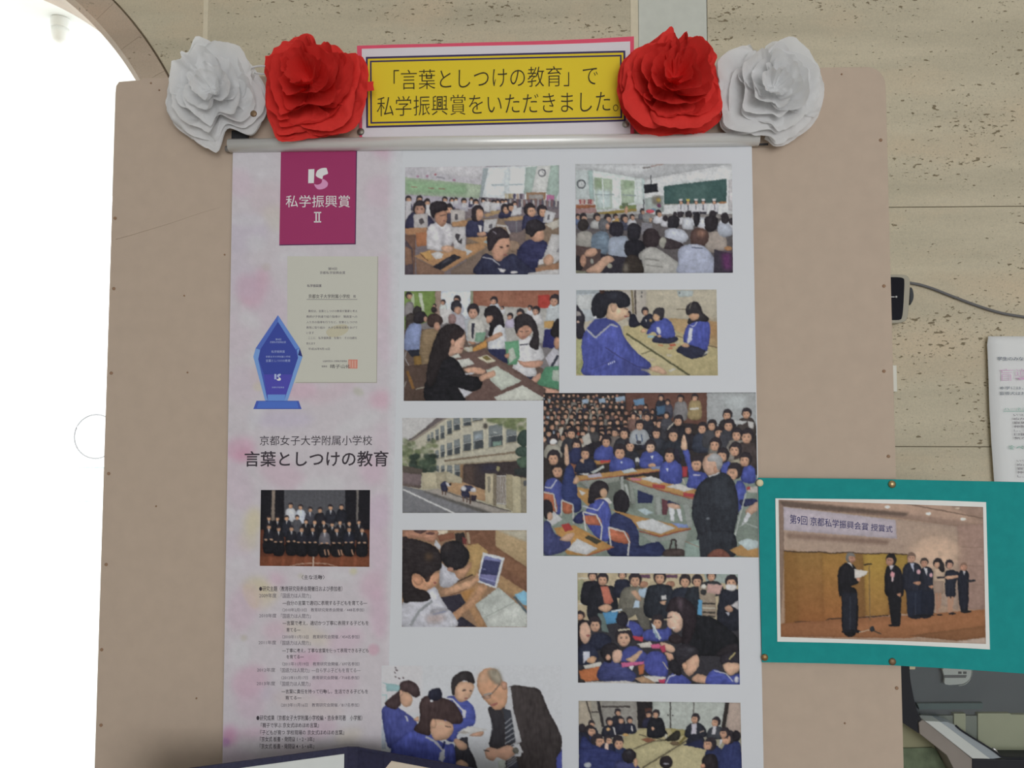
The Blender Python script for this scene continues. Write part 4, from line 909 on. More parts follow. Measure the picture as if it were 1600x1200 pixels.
def art_open_class():
    a = Art(840, 605, 4.363, [(40, 40), (1487, 36), (1507, 1160), (40, 1150)], '2c2626', 17)
    R = a.rng
    a.p('5c3a30', 600, 36, 1160, 36, 1160, 260, 600, 200).p('8f9294', 1155, 36, 1500, 36, 1500, 330, 1155, 260).p('a2a8aa', 1260, 60, 1420, 50, 1440, 150, 1280, 160, soft=10)
    # rows of standing onlookers, far to near
    cl = ['1f1e26', '26242c', '3a3230', '2a2a3a', '4c4440', '1b1a20', '6a6660', '34302e', '8a8478', '2c2c34', '7a7468', '4a3c3c']
    for row in range(9):
        y0 = 60 + row * 36; r = 13 + row * 1.5
        n = int((720 + row * 30 - 40) / (r * 2.55))
        for i in range(n):
            x = 45 + (i + .5 * (row % 2)) * r * 2.55 + R.uniform(-6, 6); y = y0 + R.uniform(-9, 9)
            if x > 600 and y < 130: continue
            c = cl[R.randint(len(cl))]
            a.s(c, x - r * 1.5, y + r * 3, x - r * 1.2, y + r * 1.2, x, y + r * .8, x + r * 1.2, y + r * 1.2, x + r * 1.5, y + r * 3)
            a.head(x, y, r, (R.uniform(-.25, .25), .22), hair=['221d20', '1c191d', '2e2624'][R.randint(3)], skin=['b08468', 'a6785e', 'ba9076', '9c6c58'][R.randint(4)], face=.68)
            if R.rand() < .3: a.p(['a8a8a8', '8c9aa8', 'b0a89a', 'a04030'][R.randint(4)], x - r * .5, y + r * 1.7, x + r * .8, y + r * 1.5, x + r * .8, y + r * 2.5, x - r * .4, y + r * 2.6, alpha=.8)
    for x, y in ((325, 95), (440, 90), (550, 80), (575, 75)): a.p('7f93a8', x - 22, y - 12, x + 20, y - 14, x + 22, y + 16, x - 20, y + 18)
    a.p('55799c', 655, 85, 725, 75, 730, 120, 660, 125)
    # standing group top right
    for x, y, r, c in ((842, 70, 20, '23242e'), (888, 100, 18, '3a3a48'), (975, 75, 24, '6d6a6c'), (1073, 68, 24, '8c7850')):
        a.s(c, x - r * 1.9, y + r * 6, x - r * 1.6, y + r * 1.6, x, y + r * .9, x + r * 1.6, y + r * 1.5, x + r * 1.7, y + r * 6); a.head(x, y, r, (-.05, .25))
    a.p('b4b0a8', 1035, 140, 1100, 138, 1098, 152, 1038, 155).p('3a5674', 810, 130, 870, 125, 870, 180, 815, 190)
    for x, y, r, c in ((750, 200, 26, '26262e'), (835, 245, 28, '2c2a30'), (655, 195, 22, '6a4c44'), (880, 190, 22, '3c3c44'), (960, 225, 34, '1c1b22'), (1030, 285, 30, '221f26'), (1125, 275, 36, '2b3040'), (1190, 255, 34, '3a3a40'), (1295, 185, 34, '2a2628'), (1425, 175, 34, '38302e'), (1240, 305, 38, '6a6660'), (1305, 255, 38, '34343c'), (1360, 320, 40, '7a746c'), (1430, 330, 46, '3a3030')):
        a.s(c, x - r * 1.8, y + r * 4.5, x - r * 1.5, y + r * 1.5, x, y + r * .9, x + r * 1.5, y + r * 1.5, x + r * 1.8, y + r * 4.5); a.head(x, y, r, (-.1, .25))
    a.p('a7a8a8', 1340, 225, 1430, 230, 1400, 255, 1345, 250).p('a9a6a4', 1430, 230, 1475, 240, 1470, 285, 1440, 275)
    # seated parents row
    for x, y, r, c in ((105, 360, 30, '8c887c'), (230, 310, 34, '2a2a30'), (265, 390, 34, '2c2e44'), (330, 450, 36, '23263c'), (395, 335, 32, '1f1c22'), (375, 280, 22, '3c3a3c'), (470, 360, 36, '2c3880'), (525, 305, 28, '5c5450'), (590, 310, 36, '2a2a30'), (630, 395, 36, '24242c'), (695, 255, 32, '8d9298'), (810, 310, 34, '2a2c36'), (770, 400, 36, '2a3890'), (925, 320, 42, '23262f')):
        a.s(c, x - r * 1.9, y + r * 4, x - r * 1.6, y + r * 1.5, x, y + r * .9, x + r * 1.6, y + r * 1.5, x + r * 1.9, y + r * 4); a.head(x, y, r, (0, .28), skin='b4886c')
    a.e('c0c0c0', 108, 372, 26, 18).p('a8a49c', 300, 340, 350, 310, 370, 380, 320, 400).p('a29c90', 140, 290, 180, 270, 160, 340).l('3a4a6c', 8, 672, 320, 680, 370).l('3a4a6c', 8, 708, 320, 712, 370).e('3a3a44', 690, 375, 18, 14)
    a.l('b8b0a0', 7, 885, 290, 930, 240)
    # floor and desks
    a.p('6e7a70', 250, 640, 1505, 600, 1510, 1165, 40, 1165, 40, 800).p('5a6058', 280, 640, 640, 640, 660, 830, 300, 720, soft=6)
    a.p('a2743c', 385, 500, 470, 490, 500, 515, 400, 530).p('7b4a34', 225, 520, 270, 520, 270, 590, 230, 590)
    # back row of pupils
    a.s('2b3a90', 385, 490, 400, 420, 470, 395, 520, 430, 510, 490, 440, 500).head(468, 365, 36, (0, .3)).p('b03a34', 425, 500, 500, 495, 500, 512, 430, 518)
    a.s('23284c', 215, 510, 225, 430, 290, 415, 300, 520).s('20243a', 255, 580, 280, 500, 330, 470, 390, 520, 370, 585).head(328, 445, 38, (-.1, .3)).s('b08a6c', 290, 500, 320, 480, 310, 520)
    a.p('aab0ac', 360, 580, 450, 530, 455, 550, 380, 590)
    a.s('2c3c94', 490, 570, 500, 500, 560, 475, 640, 490, 665, 550, 600, 570, 530, 575).head(560, 435, 46, (0, .32)).e('aeb8d4', 573, 512, 8, 9)
    a.s('2c3c94', 695, 540, 705, 470, 775, 440, 850, 470, 840, 540, 760, 550).head(770, 400, 40, (0, .25), skin='c09a80').p('b9bcc8', 770, 470, 790, 470, 782, 495).s('b58a6c', 755, 525, 800, 520, 800, 545, 760, 545)
    a.e('a8a8a8', 680, 500, 16, 22).e('3a3a3c', 680, 525, 12, 18)
    a.p('a87a42', 260, 605, 560, 570, 840, 545, 840, 572, 500, 615, 270, 640).p('7c8078', 280, 640, 560, 605, 560, 640, 330, 680).l('8c908c', 20, 575, 610, 580, 710).l('7a7e7c', 16, 330, 640, 350, 700).l('8c3c30', 5, 270, 640, 840, 572)
    a.p('a8b0b0', 570, 570, 650, 550, 680, 575, 590, 588).p('9c94a4', 335, 600, 430, 585, 440, 610, 350, 620).p('b0aeac', 280, 590, 350, 585, 340, 605)
    a.p('6a78a4', 770, 545, 850, 535, 850, 555, 780, 562)
    # centre long desk
    a.p('a97c44', 605, 620, 720, 605, 1080, 690, 1080, 765, 760, 680).p('b2b2b0', 700, 625, 770, 605, 880, 640, 830, 660).p('b4b3b0', 875, 675, 960, 655, 1070, 695, 1000, 712).p('a23a36', 780, 660, 870, 668, 865, 695, 785, 685).p('a4343a', 990, 715, 1075, 730, 1070, 755, 995, 742).p('b06470', 635, 615, 710, 620, 705, 640, 640, 635)
    a.p('7d837c', 620, 640, 760, 685, 1080, 770, 1080, 850, 990, 800, 830, 760, 830, 870, 800, 870, 790, 740, 650, 690, 670, 800, 640, 790)
    a.l('8a3c30', 6, 605, 628, 760, 680, 1075, 768)
    a.l('828884', 34, 1010, 800, 1040, 950).l('8a908c', 30, 820, 750, 830, 870).l('9aa09c', 18, 600, 660, 625, 780)
    a.p('232a50', 680, 700, 790, 740, 780, 790, 680, 790).p('5a3038', 845, 760, 900, 780, 880, 870, 850, 870).p('23284c', 890, 770, 970, 800, 960, 830, 880, 790)
    a.s('b08a74', 890, 790, 960, 800, 970, 830, 900, 830).p('b8bac0', 895, 820, 935, 825, 930, 915, 905, 910).p('b8bac0', 945, 830, 975, 830, 990, 915, 970, 915)
    # pupils at right
    a.s('2b3a94', 830, 600, 840, 530, 890, 500, 970, 510, 985, 640, 930, 660, 850, 640).head(905, 460, 44, (-.15, .28)).p('b9bcc8', 875, 555, 890, 555, 885, 580)
    a.s('232030', 925, 430, 960, 430, 975, 520, 945, 500)
    a.s('2c3c98', 990, 430, 1030, 430, 1060, 560, 1150, 590, 1150, 680, 1020, 680, 1030, 590).s('c09a7e', 980, 420, 985, 340, 1005, 330, 1020, 420).head(1095, 515, 48, (-.25, .25)).p('9c2c34', 985, 540, 1020, 540, 1020, 610, 985, 610)
    a.l('a8a090', 8, 990, 620, 1000, 660).l('a8a6b8', 10, 1060, 600, 1110, 600)
    a.s('2c3c98', 1250, 600, 1260, 530, 1310, 510, 1310, 610).head(1265, 460, 44, (-.2, .25)).head(1350, 420, 44, (-.2, .25)).s('8c8470', 1310, 510, 1400, 480, 1400, 520).s('2c3c98', 1390, 640, 1400, 560, 1440, 530, 1480, 560, 1480, 650).head(1420, 490, 44, (-.2, .25)).head(1215, 385, 42, (-.2, .25))
    a.s('2c3c98', 1330, 830, 1350, 660, 1390, 640, 1420, 700, 1400, 800, 1360, 860).head(1345, 570, 52, (-.35, .3))
    a.p('a8a09a', 1420, 690, 1505, 670, 1505, 720, 1440, 720).p('a2343a', 1425, 680, 1450, 678, 1448, 700, 1425, 700).s('23284c', 1380, 770, 1480, 760, 1505, 800, 1400, 810).s('b08a74', 1420, 840, 1500, 780, 1505, 830, 1440, 880).p('b9bbc0', 1390, 940, 1430, 850, 1455, 870, 1420, 930, 1370, 955)
    a.l('8c9490', 9, 1400, 920, 1505, 960).l('9aa09c', 10, 1340, 1040, 1420, 720)
    # man in dark suit
    a.s('23262e', 1050, 860, 1080, 700, 1150, 620, 1260, 580, 1340, 650, 1370, 830, 1340, 1000, 1330, 1165, 1120, 1165, 1090, 1000)
    a.s('2e333c', 1180, 650, 1260, 620, 1330, 760, 1300, 900, 1220, 850, soft=14, alpha=.6).p('b4b4b8', 1160, 600, 1240, 575, 1240, 590, 1170, 615)
    a.s('b08a74', 1130, 560, 1130, 490, 1190, 450, 1240, 480, 1240, 570, 1170, 600).s('9a9a9c', 1160, 480, 1210, 450, 1260, 490, 1255, 550, 1225, 560, 1215, 510, 1165, 505).e('a8785f', 1210, 560, 12, 22)
    a.s('23262e', 1100, 1000, 1330, 990, 1335, 1165, 1120, 1165).e('5a6068', 1160, 895, 12, 10)
    # left front pupils and desks
    a.s('2a3888', 45, 730, 60, 640, 120, 620, 170, 680, 160, 860, 80, 830).s('252f60', 165, 740, 170, 640, 200, 540, 240, 540, 260, 640, 300, 820, 230, 850).s('b9947a', 185, 520, 185, 400, 205, 400, 215, 520).head(140, 560, 46, (-.1, .3), hair='241f24').s('b08a6c', 240, 650, 265, 600, 285, 640, 260, 660)
    a.head(110, 475, 46, (-.05, .3)).l('a8aab8', 9, 50, 680, 90, 690, 130, 630)
    a.p('a3773f', 270, 680, 380, 700, 480, 760, 500, 850, 440, 900, 270, 740).p('b4b2b0', 280, 700, 330, 720, 300, 740).p('b6b4b2', 430, 760, 480, 750, 510, 790, 470, 800)
    a.s('a0563a', 40, 720, 100, 725, 125, 770, 130, 850, 60, 850).s('9c5236', 160, 780, 230, 795, 245, 850, 180, 860)
    for pts in ((40, 715, 110, 730, 128, 850), (160, 880, 165, 770, 240, 800, 245, 930)): a.l('a8a8a4', 10, *pts)
    a.s('252a58', 290, 850, 340, 860, 300, 930, 240, 910)
    a.s('2b3a94', 320, 900, 340, 820, 390, 770, 460, 770, 500, 860, 490, 1040, 400, 1020).s('241f24', 345, 760, 360, 670, 420, 635, 480, 670, 470, 740, 400, 760, 380, 790, 345, 790).e('b08a6c', 450, 720, 26, 32).l('a4a6b6', 9, 310, 810, 410, 840, 450, 780)
    a.s('222950', 490, 1000, 500, 880, 560, 850, 640, 880, 690, 1000, 700, 1080, 820, 1050, 850, 1150, 500, 1150).s('1f1c22', 515, 780, 530, 720, 580, 700, 625, 760, 610, 850, 540, 860)
    a.p('a67840', 490, 830, 640, 870, 1045, 960, 830, 1020, 680, 960, 640, 900).p('b0b2b4', 670, 920, 780, 895, 940, 960, 840, 1000, 690, 960).p('98aab0', 680, 835, 730, 825, 790, 855, 740, 875).p('6a7cb0', 910, 925, 1020, 935, 1030, 960, 960, 960).l('8a3c2c', 8, 690, 980, 830, 1018, 1045, 965)
    a.p('848a84', 700, 1000, 830, 1025, 1030, 975, 990, 1110, 940, 1100, 930, 1040, 780, 1060)
    a.s('a4563c', 310, 880, 410, 880, 435, 940, 330, 930).s('a8583c', 490, 960, 600, 985, 630, 1040, 620, 1070, 500, 1040)
    a.l('b0aeaa', 11, 330, 980, 310, 850, 400, 870, 440, 950, 430, 1040).l('b0aeaa', 11, 500, 1090, 485, 955, 590, 985, 625, 1050, 615, 1150)
    a.s('3a2e2c', 860, 1150, 870, 1110, 930, 1100, 1000, 1110, 1000, 1150).l('2e2626', 12, 900, 1110, 915, 1040, 940, 1040, 945, 1110)
    a.p('a9783c', 110, 960, 250, 940, 520, 1090, 330, 1150, 200, 1140).p('b4b4b6', 200, 1110, 270, 1030, 410, 1100, 330, 1145).p('a2302e', 160, 940, 210, 925, 245, 970, 190, 985).p('3a382c', 320, 1025, 350, 1010, 440, 1050, 400, 1070).p('b0b0b2', 60, 900, 110, 845, 170, 900, 100, 945).l('9a4c30', 8, 330, 1150, 520, 1090)
    a.s('242e68', 40, 930, 80, 920, 120, 1000, 220, 1050, 210, 1100, 120, 1140, 40, 1130).s('221e24', 40, 860, 45, 770, 90, 780, 105, 850, 60, 900).e('b08a74', 85, 880, 20, 30).s('b48e74', 150, 1040, 200, 1000, 250, 1000, 220, 1050)
    a.p('7c9088', 1010, 1060, 1100, 1040, 1110, 1165, 1000, 1165).l('8a6c5c', 5, 1005, 1050, 1100, 1090)
    a.p('a67a44', 1310, 1110, 1420, 1060, 1505, 1090, 1507, 1165, 1360, 1150).p('a3b2b4', 1365, 1055, 1430, 1030, 1507, 1050, 1507, 1095, 1430, 1112).s('6a3c30', 1160, 1160, 1200, 1110, 1260, 1105, 1310, 1160)
    return a.mottle(.03, 3)

def art_teacher():
    a = Art(890, 885, 5.714, [(70, 58), (1503, 70), (1520, 1055), (75, 1038)], '38343c', 18)
    a.p('a89878', 60, 50, 1520, 60, 1520, 500, 60, 500).p('8c9a94', 1200, 60, 1520, 60, 1520, 160, 1220, 140).p('8a8a68', 75, 120, 130, 120, 130, 300, 75, 300)
    for x in (660, 900): a.p('5a3a50', x - 60, 75, x + 60, 75, x + 60, 105, x - 60, 100); a.e('9a6c54', x, 160, 40, 30)
    a.l('b8b4a8', 10, 75, 105, 160, 105).l('b4b0a4', 10, 75, 330, 160, 335)
    a.p('2c2a30', 75, 480, 1520, 480, 1520, 1060, 75, 1060)
    # standing adults
    def adult(x, y, r, c, w=2.3, h=6, look=(0, .25)):
        a.s(c, x - r * w, y + r * h, x - r * w * .9, y + r * 1.9, x - r * .8, y + r * 1.15, x + r * .8, y + r * 1.15, x + r * w * .9, y + r * 1.9, x + r * w, y + r * h); a.head(x, y, r, look)
    adult(205, 80, 42, '1a1a22'); adult(295, 110, 52, '1b1c24', 2.4, 7); a.p('b3604c', 275, 180, 340, 175, 390, 310, 370, 340, 310, 330).s('b0886c', 255, 370, 330, 335, 380, 370, 320, 410)
    adult(470, 70, 40, '1d2030', 1.8, 5); adult(585, 115, 58, '625f54', 2.3, 5); a.p('8ea4b8', 620, 200, 700, 190, 690, 280, 600, 270).p('9cb0c4', 560, 380, 590, 300, 625, 310, 620, 375).s('b48c70', 550, 230, 600, 220, 640, 290, 620, 310).p('57544c', 470, 370, 700, 370, 720, 560, 640, 560, 590, 430, 520, 470)
    adult(805, 95, 58, '1f232c', 2.2, 6, (0, .15)); a.p('b2b0b0', 820, 260, 862, 258, 862, 295, 820, 298).s('b0886c', 805, 320, 860, 305, 850, 345)
    adult(1030, 125, 54, '1e2330', 2.3, 6); adult(1140, 125, 50, '20242c', 2.2, 6)
    adult(1265, 80, 44, '2a2c30', 2.4, 4); a.p('8a7a68', 1150, 180, 1300, 160, 1310, 450, 1180, 450).e('2a2a2c', 1195, 230, 28, 26).e('c0bab0', 1195, 180, 22, 22)
    for y in (330, 370, 410, 445): a.l('35302c' if y != 370 else 'a8a090', 14, 1185, y, 1300, y + 4)
    a.p('b48c84', 1235, 155, 1370, 165, 1340, 250, 1225, 235); a.p('4a8cb8', 1150, 300, 1185, 300, 1180, 440, 1140, 430)
    adult(1445, 135, 58, '1b1d28', 2.0, 7); a.s('b6b2b0', 1395, 165, 1440, 160, 1488, 170, 1480, 210, 1440, 220, 1400, 205).p('a8a4a6', 1440, 350, 1505, 300, 1510, 390).s('a87e66', 1385, 370, 1430, 345, 1460, 390, 1420, 410).p('9c9ca8', 1390, 410, 1430, 410, 1420, 445)
    a.p('3f7fae', 295, 415, 430, 390, 440, 500, 320, 520).p('aab4bc', 370, 395, 470, 375, 470, 395, 380, 410)
    a.p('5a6c68', 250, 420, 300, 420, 350, 590, 290, 580)
    # seated pupils, back
    a.e('6a4c3c', 100, 440, 40, 40).head(95, 435, 36, (0, .3)); a.s('1e2236', 170, 700, 200, 620, 280, 590, 370, 640, 350, 720, 240, 750).head(225, 510, 60, (.05, .3), skin='b58a70')
    a.s('22202a', 420, 500, 430, 420, 500, 410, 520, 480, 490, 540).s('2b3890', 490, 600, 530, 490, 620, 520, 660, 600, 560, 640).l('9a9cb0', 9, 530, 480, 520, 530)
    a.s('2a3890', 660, 650, 670, 580, 740, 560, 850, 560, 900, 520, 900, 640, 800, 670).head(785, 490, 56, (-.05, .3)).p('b4bcc4', 730, 505, 760, 530, 820, 640, 800, 660, 750, 590).p('7a94ac', 745, 540, 800, 640, 770, 640)
    a.p('b02f3c', 560, 620, 660, 630, 650, 670, 580, 660).p('b4aca4', 600, 690, 720, 670, 760, 720, 640, 725).p('c04a78', 720, 700, 800, 690, 830, 730, 740, 735)
    a.s('2a3688', 450, 840, 480, 750, 560, 710, 640, 740, 720, 830, 600, 850, 500, 850).head(485, 620, 78, (0, .3), skin='bb9076', eyes=True).s('221d22', 400, 620, 430, 560, 430, 740, 560, 740, 560, 620, 590, 720, 500, 760, 420, 740, alpha=0)
    a.l('b0a890', 14, 430, 570, 540, 560)
    a.s('1f2338', 75, 870, 80, 720, 130, 690, 220, 720, 260, 820, 200, 870).s('1e1a20', 75, 700, 78, 500, 140, 480, 180, 520, 120, 560, 110, 690).s('bb937c', 95, 640, 95, 530, 150, 500, 185, 560, 185, 640, 140, 690).e('8c4c48', 165, 618, 16, 10).p('b0b2c0', 120, 760, 180, 760, 180, 810, 120, 870)
    a.s('b98c68', 150, 845, 200, 800, 240, 820, 210, 865).p('b4b0a8', 100, 890, 280, 850, 290, 890, 140, 915).p('b06034', 78, 930, 280, 890, 260, 1020, 110, 1030).e('26242a', 95, 905, 35, 25).e('2a2626', 95, 1025, 40, 16)
    # boy with raised hand
    a.s('253070', 250, 1000, 280, 880, 360, 840, 450, 870, 590, 960, 560, 1025, 420, 1035).s('1f1c22', 275, 780, 300, 710, 380, 680, 440, 720, 430, 770, 380, 800, 370, 860, 320, 850).s('bd9680', 380, 800, 400, 750, 460, 750, 470, 800, 450, 850, 400, 860).e('b88a70', 345, 812, 24, 28)
    a.s('c29c7c', 500, 830, 560, 800, 620, 755, 650, 760, 600, 830, 560, 870, 540, 850).p('c0c0c4', 530, 880, 575, 890, 560, 930, 530, 910).p('bb5080', 460, 860, 690, 845, 680, 870, 470, 905)
    a.s('2a3690', 660, 900, 700, 780, 800, 760, 870, 830, 870, 980, 740, 980).p('a85c34', 610, 890, 670, 870, 660, 960, 620, 970).p('b8b4b0', 660, 975, 860, 985, 850, 1030, 720, 1030).p('a07c5c', 580, 1000, 660, 980, 780, 1045, 640, 1040).p('b02c4c', 795, 1010, 860, 1005, 860, 1045, 800, 1040).l('b4a888', 8, 830, 850, 880, 920)
    a.p('a8a4a0', 140, 1030, 500, 1020, 640, 1045, 640, 1060, 140, 1050)
    # teacher
    a.s('15161b', 1010, 760, 1090, 500, 1160, 450, 1280, 460, 1420, 560, 1510, 660, 1515, 830, 1300, 800, 1100, 800)
    a.s('241c22', 860, 400, 900, 300, 980, 270, 1070, 310, 1130, 400, 1120, 560, 1060, 700, 1000, 680, 1010, 560, 1000, 440, 930, 400).s('c49e88', 870, 500, 880, 420, 940, 400, 1000, 450, 1005, 540, 960, 590, 910, 560, 880, 540).s('5a4a54', 960, 290, 1000, 290, 1010, 400, 980, 380, soft=5)
    a.l('2c2024', 8, 870, 460, 915, 455).p('d0c4bc', 905, 545, 950, 540, 930, 570)
    a.s('c0987e', 810, 680, 880, 690, 940, 730, 920, 770, 840, 740).s('b88a70', 850, 770, 910, 780, 930, 820, 890, 840).p('a42c48', 800, 720, 850, 700, 860, 760, 830, 770).s('2a2024', 880, 640, 940, 600, 1010, 640, 1000, 680, 920, 690)
    # front right girls
    a.s('2a3892', 860, 1050, 880, 980, 960, 950, 1050, 1000, 1070, 1052).s('26232a', 935, 800, 960, 720, 1050, 690, 1140, 740, 1150, 790, 1060, 830, 1020, 900, 950, 880).s('1e1c22', 880, 870, 950, 830, 1000, 960, 930, 960).s('bd9176', 1010, 900, 1060, 830, 1140, 790, 1155, 880, 1110, 950, 1060, 980).e('b88a6c', 1030, 890, 26, 34).e('45434c', 1080, 745, 40, 18, soft=4)
    a.l('a8aab8', 12, 860, 1045, 890, 985, 950, 965)
    a.s('b98c70', 1090, 1010, 1150, 960, 1260, 1000, 1265, 1040, 1160, 1040)
    a.s('2b3a98', 1230, 1050, 1240, 960, 1310, 920, 1420, 980, 1515, 960, 1515, 1055).s('26222a', 1340, 830, 1380, 770, 1460, 750, 1515, 760, 1515, 870, 1420, 860, 1370, 880).s('bd9478', 1370, 880, 1420, 860, 1515, 870, 1510, 930, 1440, 975, 1390, 940).l('a89860', 14, 1420, 830, 1480, 770).e('a8a8b4', 1490, 1010, 22, 30).l('a4a6b4', 10, 1290, 930, 1400, 960, 1460, 1030)
    a.s('241f24', 1300, 800, 1380, 720, 1480, 690, 1500, 750, 1400, 780)
    return a.mottle(.03, 3)

def art_headmaster():
    a = Art(590, 1020, 5.333, [(33, 106), (1532, 106), (1545, 1330), (30, 1330)], 'b2b4ba', 19)
    a.p('b9bbc0', 0, 100, 1560, 100, 1560, 1340, 0, 1340, vol=0).p('bdbbbf', 35, 106, 370, 106, 370, 500, 35, 500, soft=4, vol=0)
    for x, y in ((150, 125), (145, 165), (150, 200), (180, 215), (215, 210), (160, 145)): a.e('5a4a50', x, y, 9, 6, 40)
    a.p('82a8ac', 35, 245, 75, 255, 200, 270, 190, 320, 75, 320, 70, 265).l('8fb0b2', 8, 35, 350, 75, 350, 70, 420)
    a.p('9aa2b0', 35, 600, 70, 700, 70, 800, 35, 800)
    # girl far left
    a.s('2b378a', 35, 520, 50, 450, 120, 430, 220, 490, 290, 540, 330, 600, 300, 700, 200, 720, 100, 800, 60, 680).s('3c2c2e', 60, 430, 110, 370, 180, 310, 190, 250, 260, 230, 330, 270, 355, 350, 310, 370, 250, 330, 200, 340, 190, 430, 140, 470).s('b88c70', 190, 400, 190, 330, 250, 330, 290, 370, 280, 430, 250, 450, 210, 440)
    a.e('b58a72', 195, 335, 15, 25).p('a8aab8', 225, 520, 245, 530, 260, 575, 240, 570).s('b88e70', 300, 560, 340, 530, 340, 570)
    # standing girl
    a.s('2c3b96', 540, 560, 560, 390, 640, 360, 760, 410, 810, 480, 805, 600, 700, 640, 620, 740, 560, 700).s('2c2729', 620, 340, 620, 220, 700, 155, 780, 165, 810, 240, 790, 260, 720, 230, 660, 280, 645, 350).s('b98f72', 645, 370, 650, 290, 700, 240, 800, 260, 790, 330, 750, 390, 690, 410)
    a.l('b0b0b8', 16, 560, 380, 620, 385, 720, 490).p('b8b8c2', 700, 470, 740, 475, 730, 540, 710, 540).e('3a2a28', 720, 312, 16, 5).e('3a2a28', 775, 318, 12, 5).e('8c504a', 735, 380, 16, 6)
    a.p('b8b6b4', 660, 665, 760, 610, 920, 640, 860, 665, 730, 680).p('9c948c', 665, 670, 720, 650, 770, 670).s('b88a70', 760, 690, 850, 655, 885, 660, 860, 695).s('2c3b96', 600, 700, 640, 660, 660, 720, 620, 740)
    a.s('2e2c34', 640, 800, 740, 700, 760, 780, 830, 960, 860, 1330, 640, 1330).s('bb9074', 635, 745, 660, 715, 740, 760, 740, 800, 690, 810)
    # headmaster
    a.s('332c2c', 920, 460, 1000, 440, 1100, 280, 1250, 285, 1350, 310, 1420, 470, 1520, 670, 1535, 780, 1490, 960, 1500, 1330, 1060, 1330, 1070, 900, 1190, 860, 1170, 770, 1060, 800, 930, 780, 960, 620)
    a.p('b0b0b4', 1075, 290, 1110, 285, 1130, 470, 1200, 740, 1150, 760, 1110, 500, 1060, 460).p('33353e', 1040, 460, 1110, 480, 1150, 740, 1070, 770, 1060, 560)
    for i in range(6): a.l('8a8c92', 9, 1060, 590 + i * 42, 1120 + i * 6, 540 + i * 42)
    a.p('26262e', 930, 460, 1030, 480, 1060, 560, 1060, 780, 930, 780, 950, 620, alpha=.6)
    a.s('b98664', 830, 280, 840, 190, 900, 130, 990, 140, 1040, 230, 1080, 270, 1070, 430, 990, 478, 940, 440, 890, 390, 850, 330).s('8c8270', 930, 140, 1000, 140, 1040, 220, 1020, 270, 960, 240, 920, 180, soft=4).e('c29878', 880, 210, 34, 50, 30, soft=8)
    a.s('a87860', 1030, 250, 1075, 245, 1075, 300, 1040, 300).l('4a4040', 6, 870, 370, 940, 355, 1020, 260).e('9c7864', 915, 370, 30, 14).e('a05a50', 970, 430, 34, 10, -20)
    a.p('8c8480', 880, 345, 950, 330, 955, 345, 885, 360)
    a.s('ba8a70', 890, 820, 940, 785, 1000, 800, 1100, 770, 1150, 830, 1080, 900, 1000, 870, 960, 900, 910, 880).p('b6b6ba', 1130, 760, 1180, 755, 1215, 830, 1150, 850).e('5a5850', 1152, 815, 24, 28).l('3c3434', 9, 885, 810, 930, 820)
    a.p('3a3a48', 1070, 930, 1150, 880, 1180, 960, 1080, 960)
    for i in range(4): a.l('8a8c94', 7, 1075, 960 - i * 20, 1160, 900 - i * 20)
    a.p('a9b0a8', 1000, 900, 1060, 890, 1070, 960, 1010, 960).p('2c3894', 1490, 880, 1535, 800, 1540, 1330, 1500, 1330)
    # girl in front
    a.s('2c3a98', 105, 830, 160, 740, 260, 660, 400, 660, 560, 760, 630, 760, 650, 880, 660, 1330, 60, 1330).s('3a2a2a', 300, 640, 350, 560, 350, 430, 400, 360, 520, 370, 640, 420, 710, 540, 690, 590, 600, 590, 560, 560, 500, 600, 450, 560, 440, 680, 380, 680)
    a.s('c09274', 440, 640, 460, 560, 540, 560, 620, 590, 630, 650, 590, 710, 530, 730, 470, 720).s('1f2030', 420, 350, 440, 310, 520, 295, 535, 370, 480, 400, 440, 390).e('b88a6c', 465, 590, 26, 40).e('c0c0c8', 450, 400, 14, 9)
    a.l('a8a8b4', 20, 400, 700, 480, 740, 550, 820).p('b9bac6', 520, 830, 560, 800, 560, 880, 540, 910, 510, 890).l('22285a', 16, 560, 740, 540, 800).l('4a3430', 7, 560, 610, 610, 620).s('26307c', 280, 830, 300, 900, 280, 1000, 260, 900, soft=4)
    a.s('ba9074', 650, 920, 700, 890, 760, 940, 700, 960)
    return a.mottle(.010, 3)

